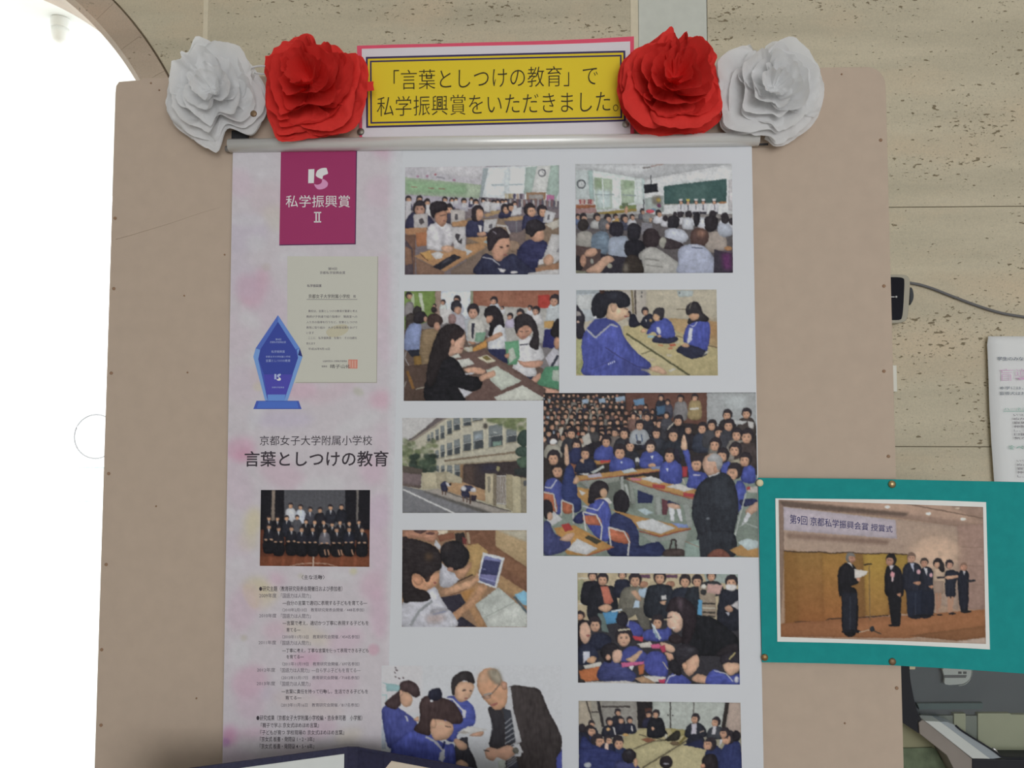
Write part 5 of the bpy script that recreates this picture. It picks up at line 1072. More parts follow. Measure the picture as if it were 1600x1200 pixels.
def art_tea_room():
    a = Art(890, 1080, 5.714, [(80, 85), (1525, 103), (1545, 1010), (84, 1010)], '8c8670', 20)
    a.p('8a8478', 70, 80, 1530, 90, 1530, 420, 70, 420).p('9c907e', 80, 90, 190, 90, 200, 330, 80, 330).p('807c76', 280, 90, 600, 90, 600, 340, 300, 330).l('3a3432', 13, 285, 138, 540, 138).l('2a2628', 26, 255, 88, 300, 320).l('3a3432', 12, 150, 88, 210, 290).l('3c3634', 10, 190, 185, 260, 185)
    a.p('201d20', 600, 92, 740, 95, 735, 330, 610, 330).p('4a2e28', 670, 150, 735, 150, 730, 250, 680, 250).p('9aa09a', 740, 92, 1390, 98, 1360, 400, 740, 350).l('34302e', 9, 900, 95, 900, 380).l('4a4542', 8, 1110, 98, 1105, 220).e('2e2c2c', 880, 215, 7, 7).e('2e2c2c', 922, 217, 7, 7)
    a.p('2a2422', 1390, 98, 1428, 98, 1390, 330, 1355, 330).p('a08c80', 1425, 100, 1530, 103, 1530, 400, 1400, 320)
    a.p('9a8f66', 480, 420, 640, 330, 900, 330, 1060, 350, 1300, 480, 1530, 600, 1545, 1010, 80, 1010, 80, 500).p('a69c72', 580, 520, 800, 440, 960, 490, 700, 640, 620, 660)
    a.l('4a4232', 14, 650, 686, 1000, 470, 1050, 440).l('57503c', 10, 570, 515, 740, 450, 850, 440, 620, 390).p('7c4c34', 635, 430, 700, 415, 775, 435, 700, 458).p('8a804c', 900, 330, 1060, 350, 1040, 400, 920, 390)
    a.p('b0a67e', 980, 490, 1210, 530, 1200, 1010, 760, 1010, 700, 686, soft=6, alpha=.5)
    def sit(x, y, r, c, look=(.2, .25), w=2.0, h=4.2):
        a.s(c, x - r * w, y + r * h, x - r * w * .85, y + r * 1.8, x, y + r, x + r * w * .85, y + r * 1.8, x + r * w, y + r * h); a.head(x, y, r, look)
    sit(428, 185, 30, '1d1d26'); sit(355, 268, 32, '1e1f2c'); sit(455, 255, 30, '1e2030'); sit(535, 255, 28, '1d2032'); a.p('b4b0b0', 385, 320, 400, 320, 415, 390, 400, 390).p('b4b0b0', 548, 310, 562, 310, 568, 360, 555, 360)
    sit(708, 205, 28, '23243a', (-.1, .25)); sit(772, 200, 34, '17181f', (-.1, .3), 2.2, 6); a.s('17181f', 690, 380, 720, 330, 840, 340, 870, 390, 760, 412)
    a.e('b88a6c', 745, 335, 14, 16)
    a.s('26241e', 850, 440, 890, 400, 960, 350, 990, 380, 960, 440).e('5c4a34', 940, 465, 45, 18).l('6c6030', 24, 980, 470, 1050, 390).e('a8a490', 862, 400, 14, 22)
    sit(1125, 240, 40, '20222c', (-.25, .25), 2.2, 4.2); a.p('a8a4b0', 1090, 290, 1135, 285, 1130, 400, 1085, 400).s('1d1f2c', 1050, 480, 1080, 390, 1180, 400, 1220, 500).l('b49a88', 9, 1160, 370, 1200, 350)
    sit(1310, 270, 40, '34363e', (-.3, .25), 2.0, 3.8); a.p('b0aeb4', 1280, 310, 1310, 310, 1300, 385, 1268, 385)
    a.p('1c2040', 1010, 480, 1180, 430, 1220, 520)
    # ring of pupils
    for x, y, r, c, lk in ((195, 290, 30, '1f2232', (.2, .3)), (180, 350, 46, '1f2850', (.4, .2)), (110, 330, 36, '1d2030', None), (245, 440, 58, '1f2856', (.5, .2)), (430, 450, 52, '20294c', (.2, .4)), (340, 430, 36, '20243a', (.3, .3))):
        a.s(c, x - r * 2, y + r * 5, x - r * 1.7, y + r * 1.6, x, y + r * .9, x + r * 1.6, y + r * 1.6, x + r * 1.9, y + r * 5); a.head(x, y, r, lk)
    a.e('b0884c', 500, 390, 30, 14).e('b48a58', 345, 340, 18, 14).e('c0a090', 330, 500, 20, 40)
    a.s('22295a', 85, 560, 120, 400, 200, 470, 330, 520, 450, 560, 470, 700, 420, 1010, 85, 1010)
    a.s('252e68', 400, 680, 440, 620, 560, 640, 640, 720, 620, 1010, 400, 1010).e('201d24', 532, 578, 64, 66).e('b48868', 590, 640, 20, 40).e('47464e', 530, 545, 24, 12, soft=3).e('9aa0a8', 162, 660, 32, 26)
    a.s('22232c', 780, 1010, 790, 740, 860, 700, 950, 750, 960, 1010).e('231c20', 862, 635, 58, 60).e('7c7a84', 862, 648, 28, 8)
    a.s('20274e', 1210, 640, 1230, 500, 1290, 470, 1380, 560, 1380, 700).head(1260, 470, 54, (-.5, .1)); a.s('222a58', 1340, 620, 1370, 500, 1450, 450, 1530, 500, 1540, 1010, 1330, 1010).head(1425, 410, 56, (-.5, .25)).e('1d1a20', 1490, 400, 40, 50).head(1390, 370, 44, (-.4, .2))
    a.p('b0b0b8', 1340, 430, 1370, 430, 1340, 500).s('1f1a1e', 1180, 680, 1190, 590, 1260, 560, 1320, 620, 1320, 1010, 1170, 1010).e('b07a5c', 1190, 668, 22, 20)
    return a.mottle(.03, 3)

def art_staff():
    a = Art(340, 640, 4.617, [(312, 580), (1100, 580), (1095, 1135), (304, 1127)], '38343a', 21)
    a.r('4a4a50', 300, 570, 1110, 1140)
    a.p('17161c', 305, 578, 480, 578, 480, 870, 305, 870).p('17161c', 920, 578, 1105, 578, 1105, 870, 920, 870).p('7a6c60', 390, 580, 415, 580, 413, 800, 388, 800).p('6a6460', 1003, 580, 1018, 580, 1012, 860, 998, 860)
    for i in range(14): a.l('53535a', 6, 490 + i * 31, 580, 488 + i * 31, 830, alpha=.5)
    a.p('5a2c1c', 305, 865, 1100, 865, 1098, 1140, 303, 1140).p('6e3822', 303, 1060, 1098, 1060, 1098, 1140, 303, 1140)
    def st(x, y, r, c, sh=None, h=6, w=2.0):
        a.s(c, x - r * w, y + r * h, x - r * w * .9, y + r * 2, x, y + r * 1.1, x + r * w * .9, y + r * 2, x + r * w, y + r * h)
        if sh: a.p(sh, x - r * .45, y + r * 1.2, x + r * .45, y + r * 1.2, x, y + r * 3.2)
        a.head(x, y, r, (0, .3), skin='b98a68', face=.8)
    for x, y, c, s in ((527, 690, 'b0b2b8', None), (598, 702, 'aeb4c2', None), (668, 718, '3a3a44', 'b0aeb4'), (738, 722, '1f1e26', None), (815, 702, '23242e', 'a9a9b0'), (893, 700, '1e1f28', None)): st(x, y, 18, c, s, 6.2)
    for x, y, c in ((370, 782, '17171d'), (432, 785, '17171d'), (498, 780, '20222c'), (573, 776, '44444a'), (637, 805, '1b1a20'), (700, 808, '1b1a20'), (766, 808, '1a1a20'), (827, 825, '19191f'), (884, 812, '1b1b22'), (950, 818, '19191f'), (1020, 810, '1b1b22')): st(x, y, 16, c, 'a8a4a4' if x != 573 else None, 8)
    for x, y, c in ((370, 842, '1c1c24'), (440, 858, '1b1b22'), (533, 855, '1b1c24'), (607, 862, '1d1e28'), (687, 862, '1b1c26'), (772, 868, '55525a'), (860, 865, '1b1b22'), (948, 862, '1c1e2a'), (1042, 865, '1b1b22')):
        st(x, y, 17, c, 'b0aeb2', 7, 2.2); a.s('141419', x - 40, y + 110, x + 38, y + 110, x + 34, y + 190, x - 34, y + 190); a.e('b98c6c', x - 22, y + 96, 12, 6).e('b98c6c', x + 18, y + 96, 12, 6)
    for x in (770, 795, 870, 890, 968): a.l('a87a5c', 10, x, 1010, x + 10, 1050)
    for x in (385, 475, 555, 640, 730, 900, 995): a.l('a8583a', 16, x, 1060, x - 5, 1130, alpha=.5, soft=3)
    a.l('b8a898', 9, 690, 1060, 690, 1135).l('a88c78', 6, 520, 1130, 600, 1112, 690, 1108, 790, 1112, 870, 1135)
    return a.mottle(.03, 2)

def art_ceremony():
    a = Art(1180, 740, 3.75, [(137, 153), (1335, 196), (1352, 998), (150, 957)], '9a7c66', 22)
    a.p('8d7060', 130, 150, 1340, 195, 1340, 300, 1180, 310, 860, 262, 150, 190).p('a58470', 130, 150, 1100, 165, 1335, 285, 1335, 300, 900, 240, 150, 175)
    a.p('5f4c42', 140, 155, 900, 232, 880, 250, 150, 195, soft=3).l('6a5244', 6, 820, 165, 1335, 262)
    for x, y in ((775, 195), (1015, 235), (1218, 267)): a.e('d8d0c4', x, y, 17, 9)
    a.e('bda890', 1185, 203, 16, 5).e('d0c8c0', 495, 155, 20, 5)
    a.p('99806f', 150, 190, 860, 270, 1190, 310, 1190, 800, 150, 480).p('8e6f62', 1185, 305, 1345, 290, 1345, 800, 1195, 790)
    a.e('c09c80', 1060, 470, 160, 110, soft=22, alpha=.8).p('7c6456', 140, 160, 165, 190, 170, 460, 150, 880)
    a.p('7a5e50', 180, 350, 780, 390, 780, 415, 190, 375, soft=5)
    a.p('a498a2', 165, 195, 822, 272, 830, 382, 168, 332)
    for y in (430, 540, 650): a.l('84675a', 4, 1200, y, 1340, y + 2)
    # golden screen
    a.p('86602a', 168, 452, 390, 460, 400, 870, 175, 888, c2='8c5226').p('93692a', 390, 460, 630, 470, 645, 845, 400, 865, c2='94582a').p('9c7a2c', 630, 470, 770, 470, 780, 830, 645, 835, c2='96682e').p('8f7228', 770, 472, 895, 475, 895, 820, 780, 830, c2='8a5a2a')
    a.p('7a5020', 168, 452, 240, 455, 260, 880, 178, 888, soft=5, alpha=.5).p('6e4c24', 560, 470, 632, 470, 650, 840, 590, 845, alpha=.7, soft=3).l('3c2a20', 6, 168, 452, 250, 460, 390, 459, 430, 467, 560, 461, 630, 470, 770, 468, 890, 474)
    a.l('3c2820', 7, 180, 888, 250, 868, 400, 868, 440, 850, 645, 842, 780, 830)
    a.p('8c5632', 150, 880, 250, 870, 900, 830, 1345, 795, 1350, 900, 890, 965, 150, 955).p('995f38', 420, 880, 900, 850, 1300, 830, 1000, 900, 500, 940, soft=8, alpha=.6)
    a.p('7a4c2c', 890, 950, 1348, 890, 1350, 960, 1180, 980).p('a89080', 1180, 985, 1350, 960, 1352, 1000, 1200, 995)
    # presenter
    a.s('16151a', 485, 630, 490, 560, 540, 520, 590, 555, 605, 640, 560, 660, 598, 700, 595, 930, 515, 930, 505, 730, 492, 720).p('1c1e28', 510, 700, 598, 700, 588, 925, 515, 925).head(558, 492, 28, (.3, .2), hair='6c6a66', skin='a8745a').p('b8b2b0', 535, 520, 560, 525, 575, 550)
    a.l('2c303c', 6, 556, 720, 556, 925).p('c0bab4', 580, 560, 620, 565, 660, 570, 655, 590, 600, 615, 582, 610).s('a87458', 590, 615, 615, 610, 610, 635).s('14141a', 515, 920, 600, 915, 615, 932, 520, 935)
    a.l('221c1a', 8, 635, 535, 685, 528).l('6a5438', 5, 668, 540, 672, 860).l('b8a890', 5, 610, 930, 670, 915).s('23262c', 670, 905, 690, 895, 700, 920, 680, 925).l('2c2a28', 5, 690, 918, 738, 940)
    # recipient
    a.s('17161c', 758, 640, 765, 560, 800, 530, 850, 560, 868, 640, 862, 720, 770, 715).p('16161b', 775, 710, 858, 710, 850, 890, 800, 890).head(797, 505, 32, (-.25, .2), hair='1c191c', skin='a0705a').p('b4aeb4', 785, 540, 815, 535, 795, 570).e('b87a80', 805, 592, 14, 18).p('c4a8ac', 800, 605, 812, 605, 808, 635, 798, 632).s('a87458', 830, 705, 855, 700, 848, 722).p('121217', 780, 885, 850, 880, 845, 897, 785, 895)
    # row of people
    a.s('1c1e2a', 862, 660, 868, 550, 910, 520, 970, 545, 985, 640, 1000, 720, 1000, 830, 900, 840, 885, 700).head(915, 490, 26, (0, .2), hair='6a5246', skin='ae8068', face=.85).p('9ca0b4', 905, 525, 930, 525, 930, 580).e('b88890', 957, 575, 12, 14)
    a.s('1b1d28', 960, 640, 975, 560, 1010, 545, 1045, 580, 1050, 700, 1040, 830, 960, 830).head(990, 518, 24, (0, .25), hair='38302e', skin='a8785f', face=.82).p('b0aeb4', 985, 550, 1008, 555, 1005, 600).e('b88890', 1030, 595, 10, 14).s('a87458', 925, 640, 968, 632, 960, 655).s('a87458', 1015, 660, 1045, 655, 1035, 675)
    a.p('1b2030', 885, 690, 985, 680, 992, 832, 945, 836, 938, 740, 925, 838, 895, 840).p('181c2a', 975, 680, 1048, 690, 1042, 828, 1012, 830, 1006, 740, 996, 832, 972, 832).l('2c3346', 5, 940, 700, 938, 830)
    a.s('aa9078', 1042, 600, 1050, 550, 1090, 545, 1110, 590, 1105, 700, 1050, 700).head(1070, 525, 28, (-.05, .25)).s('211d20', 1045, 520, 1100, 520, 1108, 575, 1085, 570, 1070, 550).e('b4876c', 1066, 532, 15, 20).p('211d20', 1048, 520, 1055, 505, 1085, 503, 1088, 518).p('8c7464', 1045, 630, 1105, 630, 1100, 705, 1048, 705).p('22222a', 1060, 605, 1120, 600, 1120, 612, 1065, 615).l('9c7058', 16, 1062, 700, 1068, 820).l('9c7058', 14, 1085, 700, 1080, 790)
    a.s('1b1e2a', 1112, 600, 1120, 570, 1160, 565, 1200, 590, 1175, 640, 1172, 720, 1118, 718).head(1137, 530, 24, (.1, .25), skin='b0806a').s('b08468', 1110, 605, 1180, 595, 1200, 605, 1130, 620).l('a87a60', 18, 1135, 720, 1138, 815).l('a87a60', 14, 1158, 720, 1150, 815).e('18161a', 1155, 820, 22, 6)
    a.s('191b26', 1185, 640, 1200, 570, 1230, 560, 1252, 590, 1250, 660, 1245, 800, 1205, 800).head(1222, 545, 22, (0, .1), hair='7c5c4c', skin='a8745c', face=.9).p('22242c', 1235, 625, 1290, 620, 1290, 632, 1240, 638).p('aaa8ac', 1215, 570, 1232, 570, 1225, 600).e('16161a', 1235, 808, 32, 9).e('16161a', 1080, 828, 18, 5).e('16161a', 990, 832, 60, 6)
    return a.mottle(.02, 3)
# ================================================================== display board
M_BOARD = noisy('beige_painted_board', surf('a19182'), .03, 55, .75, .2, bump=.12)
M_RUST = noisy('rusty_nail', surf('7d6450'), .2, 300)
BX0, BX1, BZ1 = -.4998, .3962, 1.8000
bd = thing('display_board', (-.05, .015, 0), 'tall beige painted display board standing before the travertine wall', 'display board')
r = .020
ol = [(BX0, .16), (BX1, .16)]
ol += [(BX1 - r + r * math.cos(a), BZ1 - r * 1.15 + r * 1.15 * math.sin(a)) for a in [math.pi / 2 * i / 6 for i in range(7)]]
ol += [(BX0 + .031, BZ1 - .0005), (BX0 + .030, BZ1 - .0030), (BX0 + .004, BZ1 - .0048), (BX0 + .0006, BZ1 - .010), (BX0, BZ1 - .018)]
prism('panel', [(x, 0, z) for x, z in ol], .030, M_BOARD, bd, .0008)
for x in (BX0 + .08, BX1 - .08):
    box('foot', (x - .02, -.16, 0), (x + .02, .19, .03), mat('foot_grey', (.25, .25, .26), .5), bd, .003)
    box('leg', (x - .015, .032, .03), (x + .015, .055, .60), mat('foot_grey', (.25, .25, .26), .5), bd, .002)
nail = None
for x, y in ((180, 341), (178, 451), (174, 583), (170, 740), (166, 882), (159, 1015), (158, 1133), (244, 791), (307, 1091), (1381, 447), (1381, 580), (1388, 713), (1376, 219), (1401, 1075), (249, 141), (236, 130), (1315, 116), (288, 462), (293, 582), (351, 398), (1320, 1130), (1345, 930)):
    q = P(x, y, 0)
    if nail is None:
        nail = lathe('nail_head', [(.0019, .0004), (.0019, -.0005), (.0012, -.0009), (.0001, -.0010)], (0, 0, 0), (0, 1, 0), M_RUST, None, 10, data_only=True)
    o = bpy.data.objects.new('nail_head', nail); COL.objects.link(o)
    big = y in (341, 451, 583, 740, 882, 1015, 1133, 447, 580, 713, 219, 1075)
    o.location = q; s_ = 1.0 if big else .55; o.scale = (s_, 1, s_)
    o.parent = bd; o.matrix_parent_inverse = world_of(bd).inverted()

M_SCR = mat('scratch', surf('8d7d6e'), .8)
sc_pts = smooth_loop([(181, 374), (206, 367), (236, 358), (272, 347), (310, 334), (344, 324)], 4, closed=False)
tube('scratch_mark', [P(x, y, -.00005) for x, y in sc_pts], [.00028 - .0002 * i / len(sc_pts) for i in range(len(sc_pts))], M_SCR, bd, 5)
# ================================================================== hanging banner
BY = -.0040                                  # front of the sheet
def LY(k): return BY - .00012 * k            # printed layers
M_SHEET = mat('banner_white', surf('b7b9bd'), .5, 0, .25)
M_ALU = mat('brushed_aluminium', (.90, .89, .86), .36, .30, .5)
M_DARKPL = mat('dark_plastic', (.03, .03, .034), .4)
INK = mat('ink_black', surf('332c33'), .6)
INK2 = mat('ink_grey', surf('57505a'), .6)
bn = thing('hanging_banner', (-.057, BY, 1.35), 'white hanging banner with pink side column, photo prints and aluminium top rail', 'banner')
SH = [(364, 226), (1174.5, 219), (1197, 1400), (344, 1400)]
prism('sheet', [P(x, y, BY) for x, y in SH], .0006, M_SHEET, bn)

# pink watercolour column printed on the sheet
wc = Art(0, 0, 1.0, [(364.2, 228), (630, 227), (598, 1398), (344.3, 1398)], 'b2acb1', 31)
for x, y, rx, ry, c_, al in (
    (395, 260, 40, 30, 'b3b2b6', .6), (372, 285, 26, 22, 'b59fac', .6), (420, 312, 30, 28, 'b0a0a6', .55), (430, 340, 22, 20, 'b2ae9e', .5), (380, 365, 40, 30, 'a9a1b0', .7), (595, 300, 26, 26, 'b6a0ae', .6), (600, 236, 22, 12, 'b896a8', .7), (585, 350, 22, 30, 'b3aab4', .6),
    (390, 455, 20, 28, 'b08598', .85), (408, 440, 14, 22, 'b28c9e', .8), (376, 430, 26, 40, 'aca3b0', .6), (420, 480, 30, 40, 'b2a2ae', .6), (372, 520, 24, 40, 'b3a4ae', .5), (600, 470, 22, 40, 'b7a2ae', .7), (605, 420, 16, 24, 'b59eab', .6), (604, 540, 20, 30, 'b4a0ae', .5),
    (470, 610, 28, 16, 'b896a6', .75), (520, 612, 40, 14, 'b59ea8', .6), (595, 625, 18, 16, 'b78fa0', .75), (560, 612, 9, 6, 'a0a090', .7), (403, 604, 8, 7, 'b5b48e', .7), (380, 600, 30, 30, 'b0a3af', .6), (416, 417, 7, 6, 'a89f9c', .7), (412, 585, 20, 20, 'b3a0a0', .4),
    (440, 655, 50, 14, 'a8a0b4', .7), (374, 702, 26, 18, 'b4869c', .75), (380, 712, 14, 10, 'b07a92', .7), (440, 740, 40, 22, 'b398a6', .65), (370, 760, 24, 40, 'b19fac', .6), (582, 735, 20, 24, 'b49aaa', .75), (592, 800, 20, 30, 'b39cb0', .7), (592, 860, 18, 40, 'b59fae', .7), (600, 690, 16, 30, 'b6a4b0', .5),
    (396, 815, 14, 22, 'b8ae84', .75), (388, 845, 16, 16, 'b5ac8c', .6), (372, 860, 20, 30, 'b2a2ae', .5), (401, 918, 22, 16, 'b9af88', .8), (412, 935, 26, 14, 'b8ac90', .7), (392, 932, 10, 20, 'b9b086', .6), (552, 893, 6, 5, 'b0ac86', .8), (470, 900, 5, 4, 'a8a294', .7), (433, 905, 14, 10, 'b894a6', .7),
    (380, 950, 24, 40, 'b19aa8', .7), (582, 915, 20, 24, 'b397a6', .8), (592, 960, 14, 40, 'b294a6', .7), (480, 990, 40, 14, 'b8ad98', .6), (430, 985, 20, 16, 'b596a4', .6), (540, 1000, 30, 20, 'b79cac', .6), (381, 997, 5, 5, 'a39c90', .8), (584, 1015, 9, 9, 'b08898', .8), (480, 1030, 26, 12, 'b487a0', .75), (520, 1070, 40, 24, 'b59bab', .6),
    (390, 1065, 30, 24, 'b28c9f', .7), (420, 1085, 16, 10, 'a79aac', .6), (480, 1100, 60, 16, 'b5a8a6', .6), (390, 1100, 22, 26, 'b398a8', .6), (500, 1140, 30, 14, 'b598a8', .6), (545, 1150, 22, 12, 'b4ac98', .6), (358, 1150, 13, 16, 'ac6f92', .85), (352, 1160, 8, 7, '98709c', .8), (395, 1145, 24, 10, 'b390a2', .6), (372, 1190, 40, 20, 'ae9cac', .6), (480, 1190, 60, 20, 'b3a6ae', .6),
    (560, 1240, 40, 40, 'b39aaa', .6), (420, 1300, 50, 50, 'b49cac', .6)):
    wc.e(c_, x, y, rx, ry, wc.rng.uniform(-30, 30), soft=11 if rx > 10 else 3, alpha=al * .72, vol=0)
for x, y, rx, ry in ((400, 380, 16, 14), (385, 345, 30, 8), (460, 400, 30, 8), (390, 500, 20, 12), (400, 650, 10, 26), (560, 660, 40, 12), (372, 880, 14, 10), (500, 760, 40, 14), (420, 870, 30, 6), (530, 900, 20, 8), (375, 1020, 16, 20), (545, 1125, 20, 8), (470, 940, 20, 6), (400, 560, 12, 10)):
    wc.e('b7b6b9', x, y, rx, ry, wc.rng.uniform(-30, 30), soft=9, alpha=.6, vol=0)
for i in range(24):                                                            # fade to white at the right
    wc.p('b7b9bd', 604 + i, 200, 660, 200, 660, 1035, 604 + i, 1035, alpha=.09, vol=0)
wc.mottle(.012, 7)
wc.build('watercolour_print', LY(1), bn, step=2.4, label='pink and lilac watercolour print', blur=1.5, tone=False, warp=0)

# rail
z_l, z_r = P(358, 229, BY).z, P(1186, 219, BY).z
x_l, x_r = P(360, 229, BY).x, P(1184, 219, BY).x
rr = .0074
def rail_profile():
    return [(0, -rr), (-.004, -rr), (-.0085, -rr * .72), (-.0108, 0), (-.0098, rr * .6), (-.006, rr * .95), (0, rr)]
vs, fs = [], []
prof = rail_profile()
for x, z in ((x_l, z_l), (x_r, z_r)):
    vs += [(x, BY + dy, z + dz) for dy, dz in prof]
n = len(prof)
fs = [(i, (i + 1) % n, n + (i + 1) % n, n + i) for i in range(n)] + [tuple(range(n))[::-1], tuple(range(n, 2 * n))]
rail = pydata('top_rail', vs, fs, M_ALU, bn)
rail['label'] = 'rounded aluminium top rail'
rail.data.polygons.foreach_set('use_smooth', [i < n for i in range(len(rail.data.polygons))])
tube('rail_pin', [(x_r - .004, BY - .003, z_r - .0062), (x_r + .0105, BY - .003, z_r - .0060)], .0013, M_DARKPL, bn, 8)
tube('rail_pin', [(x_l + .004, BY - .003, z_l - .004), (x_l - .004, BY - .003, z_l - .004)], .0035, mat('grey_pin', (.35, .34, .33), .4, .5), bn, 8)
a0, a1 = P(363, 205, BY), P(388, 221, BY)
box('hanger_clip', (a0.x, BY - .003, a1.z), (a1.x, BY + .003, a0.z), M_DARKPL, bn, .0008)

# header block with emblem
M_PURP = mat('print_magenta', surf('8a2c58'), .55)
M_PURPD = mat('print_dark_edge', surf('4a2448'), .55)
W_INK = mat('print_white', surf('cfc8cd'), .55)
PINK_INK = mat('print_pink', surf('bd84a8'), .55)
hb = flat('header_block', [(439, 234), (557.6, 233), (555.6, 381.6), (436.4, 383.3)], LY(2), M_PURP, bn)
hb['label'] = 'magenta header block with white emblem and title'
flat('edge_line', [(556.3, 233), (557.9, 233), (555.9, 381.8), (554.3, 381.7)], LY(3), M_PURPD, hb)
flat('edge_line', [(436.4, 382), (555.6, 380.3), (555.6, 381.8), (436.4, 383.6)], LY(3), M_PURPD, hb)
def Z(ox, oy, k, *xy): return [(ox + xy[i] / k, oy + xy[i + 1] / k) for i in range(0, len(xy), 2)]
flat('emblem_bar', smooth_loop(Z(340, 220, 5.333, 760, 238, 800, 236, 806, 244, 802, 346, 796, 352, 760, 353, 755, 346, 757, 244), 3), LY(3), W_INK, hb)
flat('emblem_top', smooth_loop(Z(340, 220, 5.333, 818, 285, 830, 250, 862, 230, 903, 226, 912, 240, 920, 272, 905, 281, 880, 292, 872, 318, 850, 312, 828, 300), 4), LY(3), W_INK, hb)
flat('emblem_tail', smooth_loop(Z(340, 220, 5.333, 874, 318, 900, 330, 919, 352, 914, 378, 888, 398, 850, 406, 824, 396, 804, 362, 828, 366, 852, 360, 868, 345), 4), LY(3), PINK_INK, hb)
text('私学振興賞', (446.5, 305, 546.8, 324), LY(3), W_INK, hb, res=3)
for x0, y0, x1, y1 in ((490.6, 331, 502, 333), (490.4, 345.6, 501.8, 347.6), (493, 331, 495, 347.5), (497.6, 331, 499.6, 347.5)):
    flat('numeral_stroke', [(x0, y0), (x1, y0), (x1, y1), (x0, y1)], LY(3), W_INK, hb)

# certificate
M_CERT = mat('print_cream', surf('afaea4'), .6)
ce = flat('certificate_print', [(449, 400.4), (590.4, 400.6), (588.6, 597.6), (449, 598.6)], LY(2), M_CERT, bn)
ce['label'] = 'cream certificate print with red seal'
def C(x, y): return (360 + x / 4.614, 390 + y / 4.614)
def ctext(s, x0, y0, x1, y1, m=INK2, **kw):
    p, q = C(x0, y0), C(x1, y1); text(s, (p[0], p[1], q[0], q[1]), LY(3), m, ce, **kw)
EDGE = mat('print_tan_edge', surf('98948a'), .6)
flat('edge_line', [C(1060, 48), C(1065, 48), C(1057, 960), C(1052, 960)], LY(3), EDGE, ce)
flat('edge_line', [C(470, 955), C(1055, 955), C(1055, 961), C(470, 961)], LY(3), EDGE, ce)
ctext('第9回', 705, 128, 768, 148); ctext('京都私学振興会賞', 645, 156, 828, 177); ctext('私学振興賞', 553, 250, 657, 271, bold=.01)
ctext('京都女子大学附属小学校', 563, 322, 862, 351, INK); ctext('殿', 886, 328, 905, 348)
flat('rule', [C(550, 358), C(915, 358), C(915, 361), C(550, 361)], LY(3), INK2, ce)
for s_, x0, y, x1 in (('貴校は、言葉としつけの教育が重要と考え', 562, 443, 915), ('教師が子供達で紹介指導が　職員室への', 548, 483, 915), ('入り方の指導を行うなど、言葉としつけの', 548, 523, 915), ('教育に取り組み　大きな教育成果をあげて', 548, 562, 915), ('います', 548, 600, 602), ('ここに　私学振興賞　を贈り　その功績を', 562, 637, 912), ('称えます', 548, 677, 612), ('平成25年9月12日', 562, 716, 716)):
    ctext(s_, x0, y - 9, x1, y + 9, INK2)
ctext('公益財団法人 京都私学振興会', 665, 797, 840, 811); ctext('理事長', 658, 835, 698, 849); ctext('晴子山修', 720, 828, 868, 856, INK)
M_SEAL = mat('print_seal_red', surf('b97a6c'), .6)
flat('seal', [C(850, 792), C(917, 793), C(916, 858), C(850, 857)], LY(3), M_SEAL, ce)
M_SEAL2 = mat('print_seal_pale', surf('bd9484'), .6)
for i in range(3):
    flat('seal_mark', [C(857 + i * 19, 800), C(866 + i * 19, 800), C(866 + i * 19, 850), C(857 + i * 19, 850)], LY(4), M_SEAL2, ce)
flat('stain', smooth_loop([C(690, 590), C(750, 550), C(830, 540), C(850, 580), C(800, 620), C(720, 630)], 4), LY(2.5), mat('print_tan', surf('aaa590'), .6), ce)

# blue trophy
tr = Art(360, 390, 4.614, [(160, 465), (525, 465), (525, 1155), (160, 1155)], 'b1a9af', 33)
def tro(name, m, *xy, k=3):
    return flat(name, [C(xy[i], xy[i + 1]) for i in range(0, len(xy), 2)], LY(k), m, tp)
MB = lambda n_, h_: mat(n_, surf(h_), .5)
tp = flat('trophy_print', [C(x, y) for x, y in ((343, 472), (500, 710), (520, 772), (412, 1090), (492, 1090), (513, 1150), (165, 1150), (188, 1090), (255, 1090), (165, 772), (183, 710))], LY(3), MB('print_blue', '3f52a0'), bn)
tp['label'] = 'blue crystal trophy print'
tro('facet', MB('print_blue_light', '5a7ab8'), 343, 472, 500, 710, 470, 720, 343, 520, k=4)
tro('facet', MB('print_blue_mid', '4a62aa'), 343, 472, 343, 520, 215, 720, 183, 710, k=4)
tro('facet', MB('print_blue_pale', '6a8cc0'), 183, 712, 215, 722, 200, 790, 268, 1088, 250, 1088, 165, 772, k=4)
tro('facet', MB('print_blue_pale', '6a8cc0'), 480, 722, 500, 712, 520, 772, 412, 1090, 385, 1090, 488, 780, k=4)
tro('facet', MB('print_blue_deep', '33408c'), 215, 722, 343, 522, 470, 722, 486, 780, 440, 920, 250, 920, 202, 790, k=4)
tro('facet', MB('print_blue_violet', '45429a'), 240, 900, 450, 900, 388, 1088, 268, 1088, k=4.5)
tro('facet', MB('print_navy', '232a66'), 500, 712, 520, 772, 488, 760, k=5)
tro('facet', MB('print_blue_base', '4564b0'), 205, 1095, 480, 1095, 492, 1143, 190, 1143, k=4.5)
tro('facet', MB('print_blue_foot', '5d82c0'), 268, 1045, 398, 1045, 388, 1090, 270, 1090, k=5)
TI = mat('print_pale_blue', surf('9aa6d0'), .6)
def ttext(s, x0, y0, x1, y1):
    p, q = C(x0, y0), C(x1, y1); text(s, (p[0], p[1], q[0], q[1]), LY(6), TI, tp)
ttext('第9回', 325, 640, 366, 655); ttext('京都私学振興会賞', 285, 660, 400, 675); ttext('私学振興賞', 295, 726, 392, 745); ttext('京都女子大学附属小学校', 255, 765, 432, 779); ttext('言葉としつけの教育', 255, 791, 432, 811); ttext('京都私学振興会', 298, 987, 388, 999)
flat('emblem_bar', [C(317, 897), C(331, 897), C(331, 935), C(317, 935)], LY(6), TI, tp)
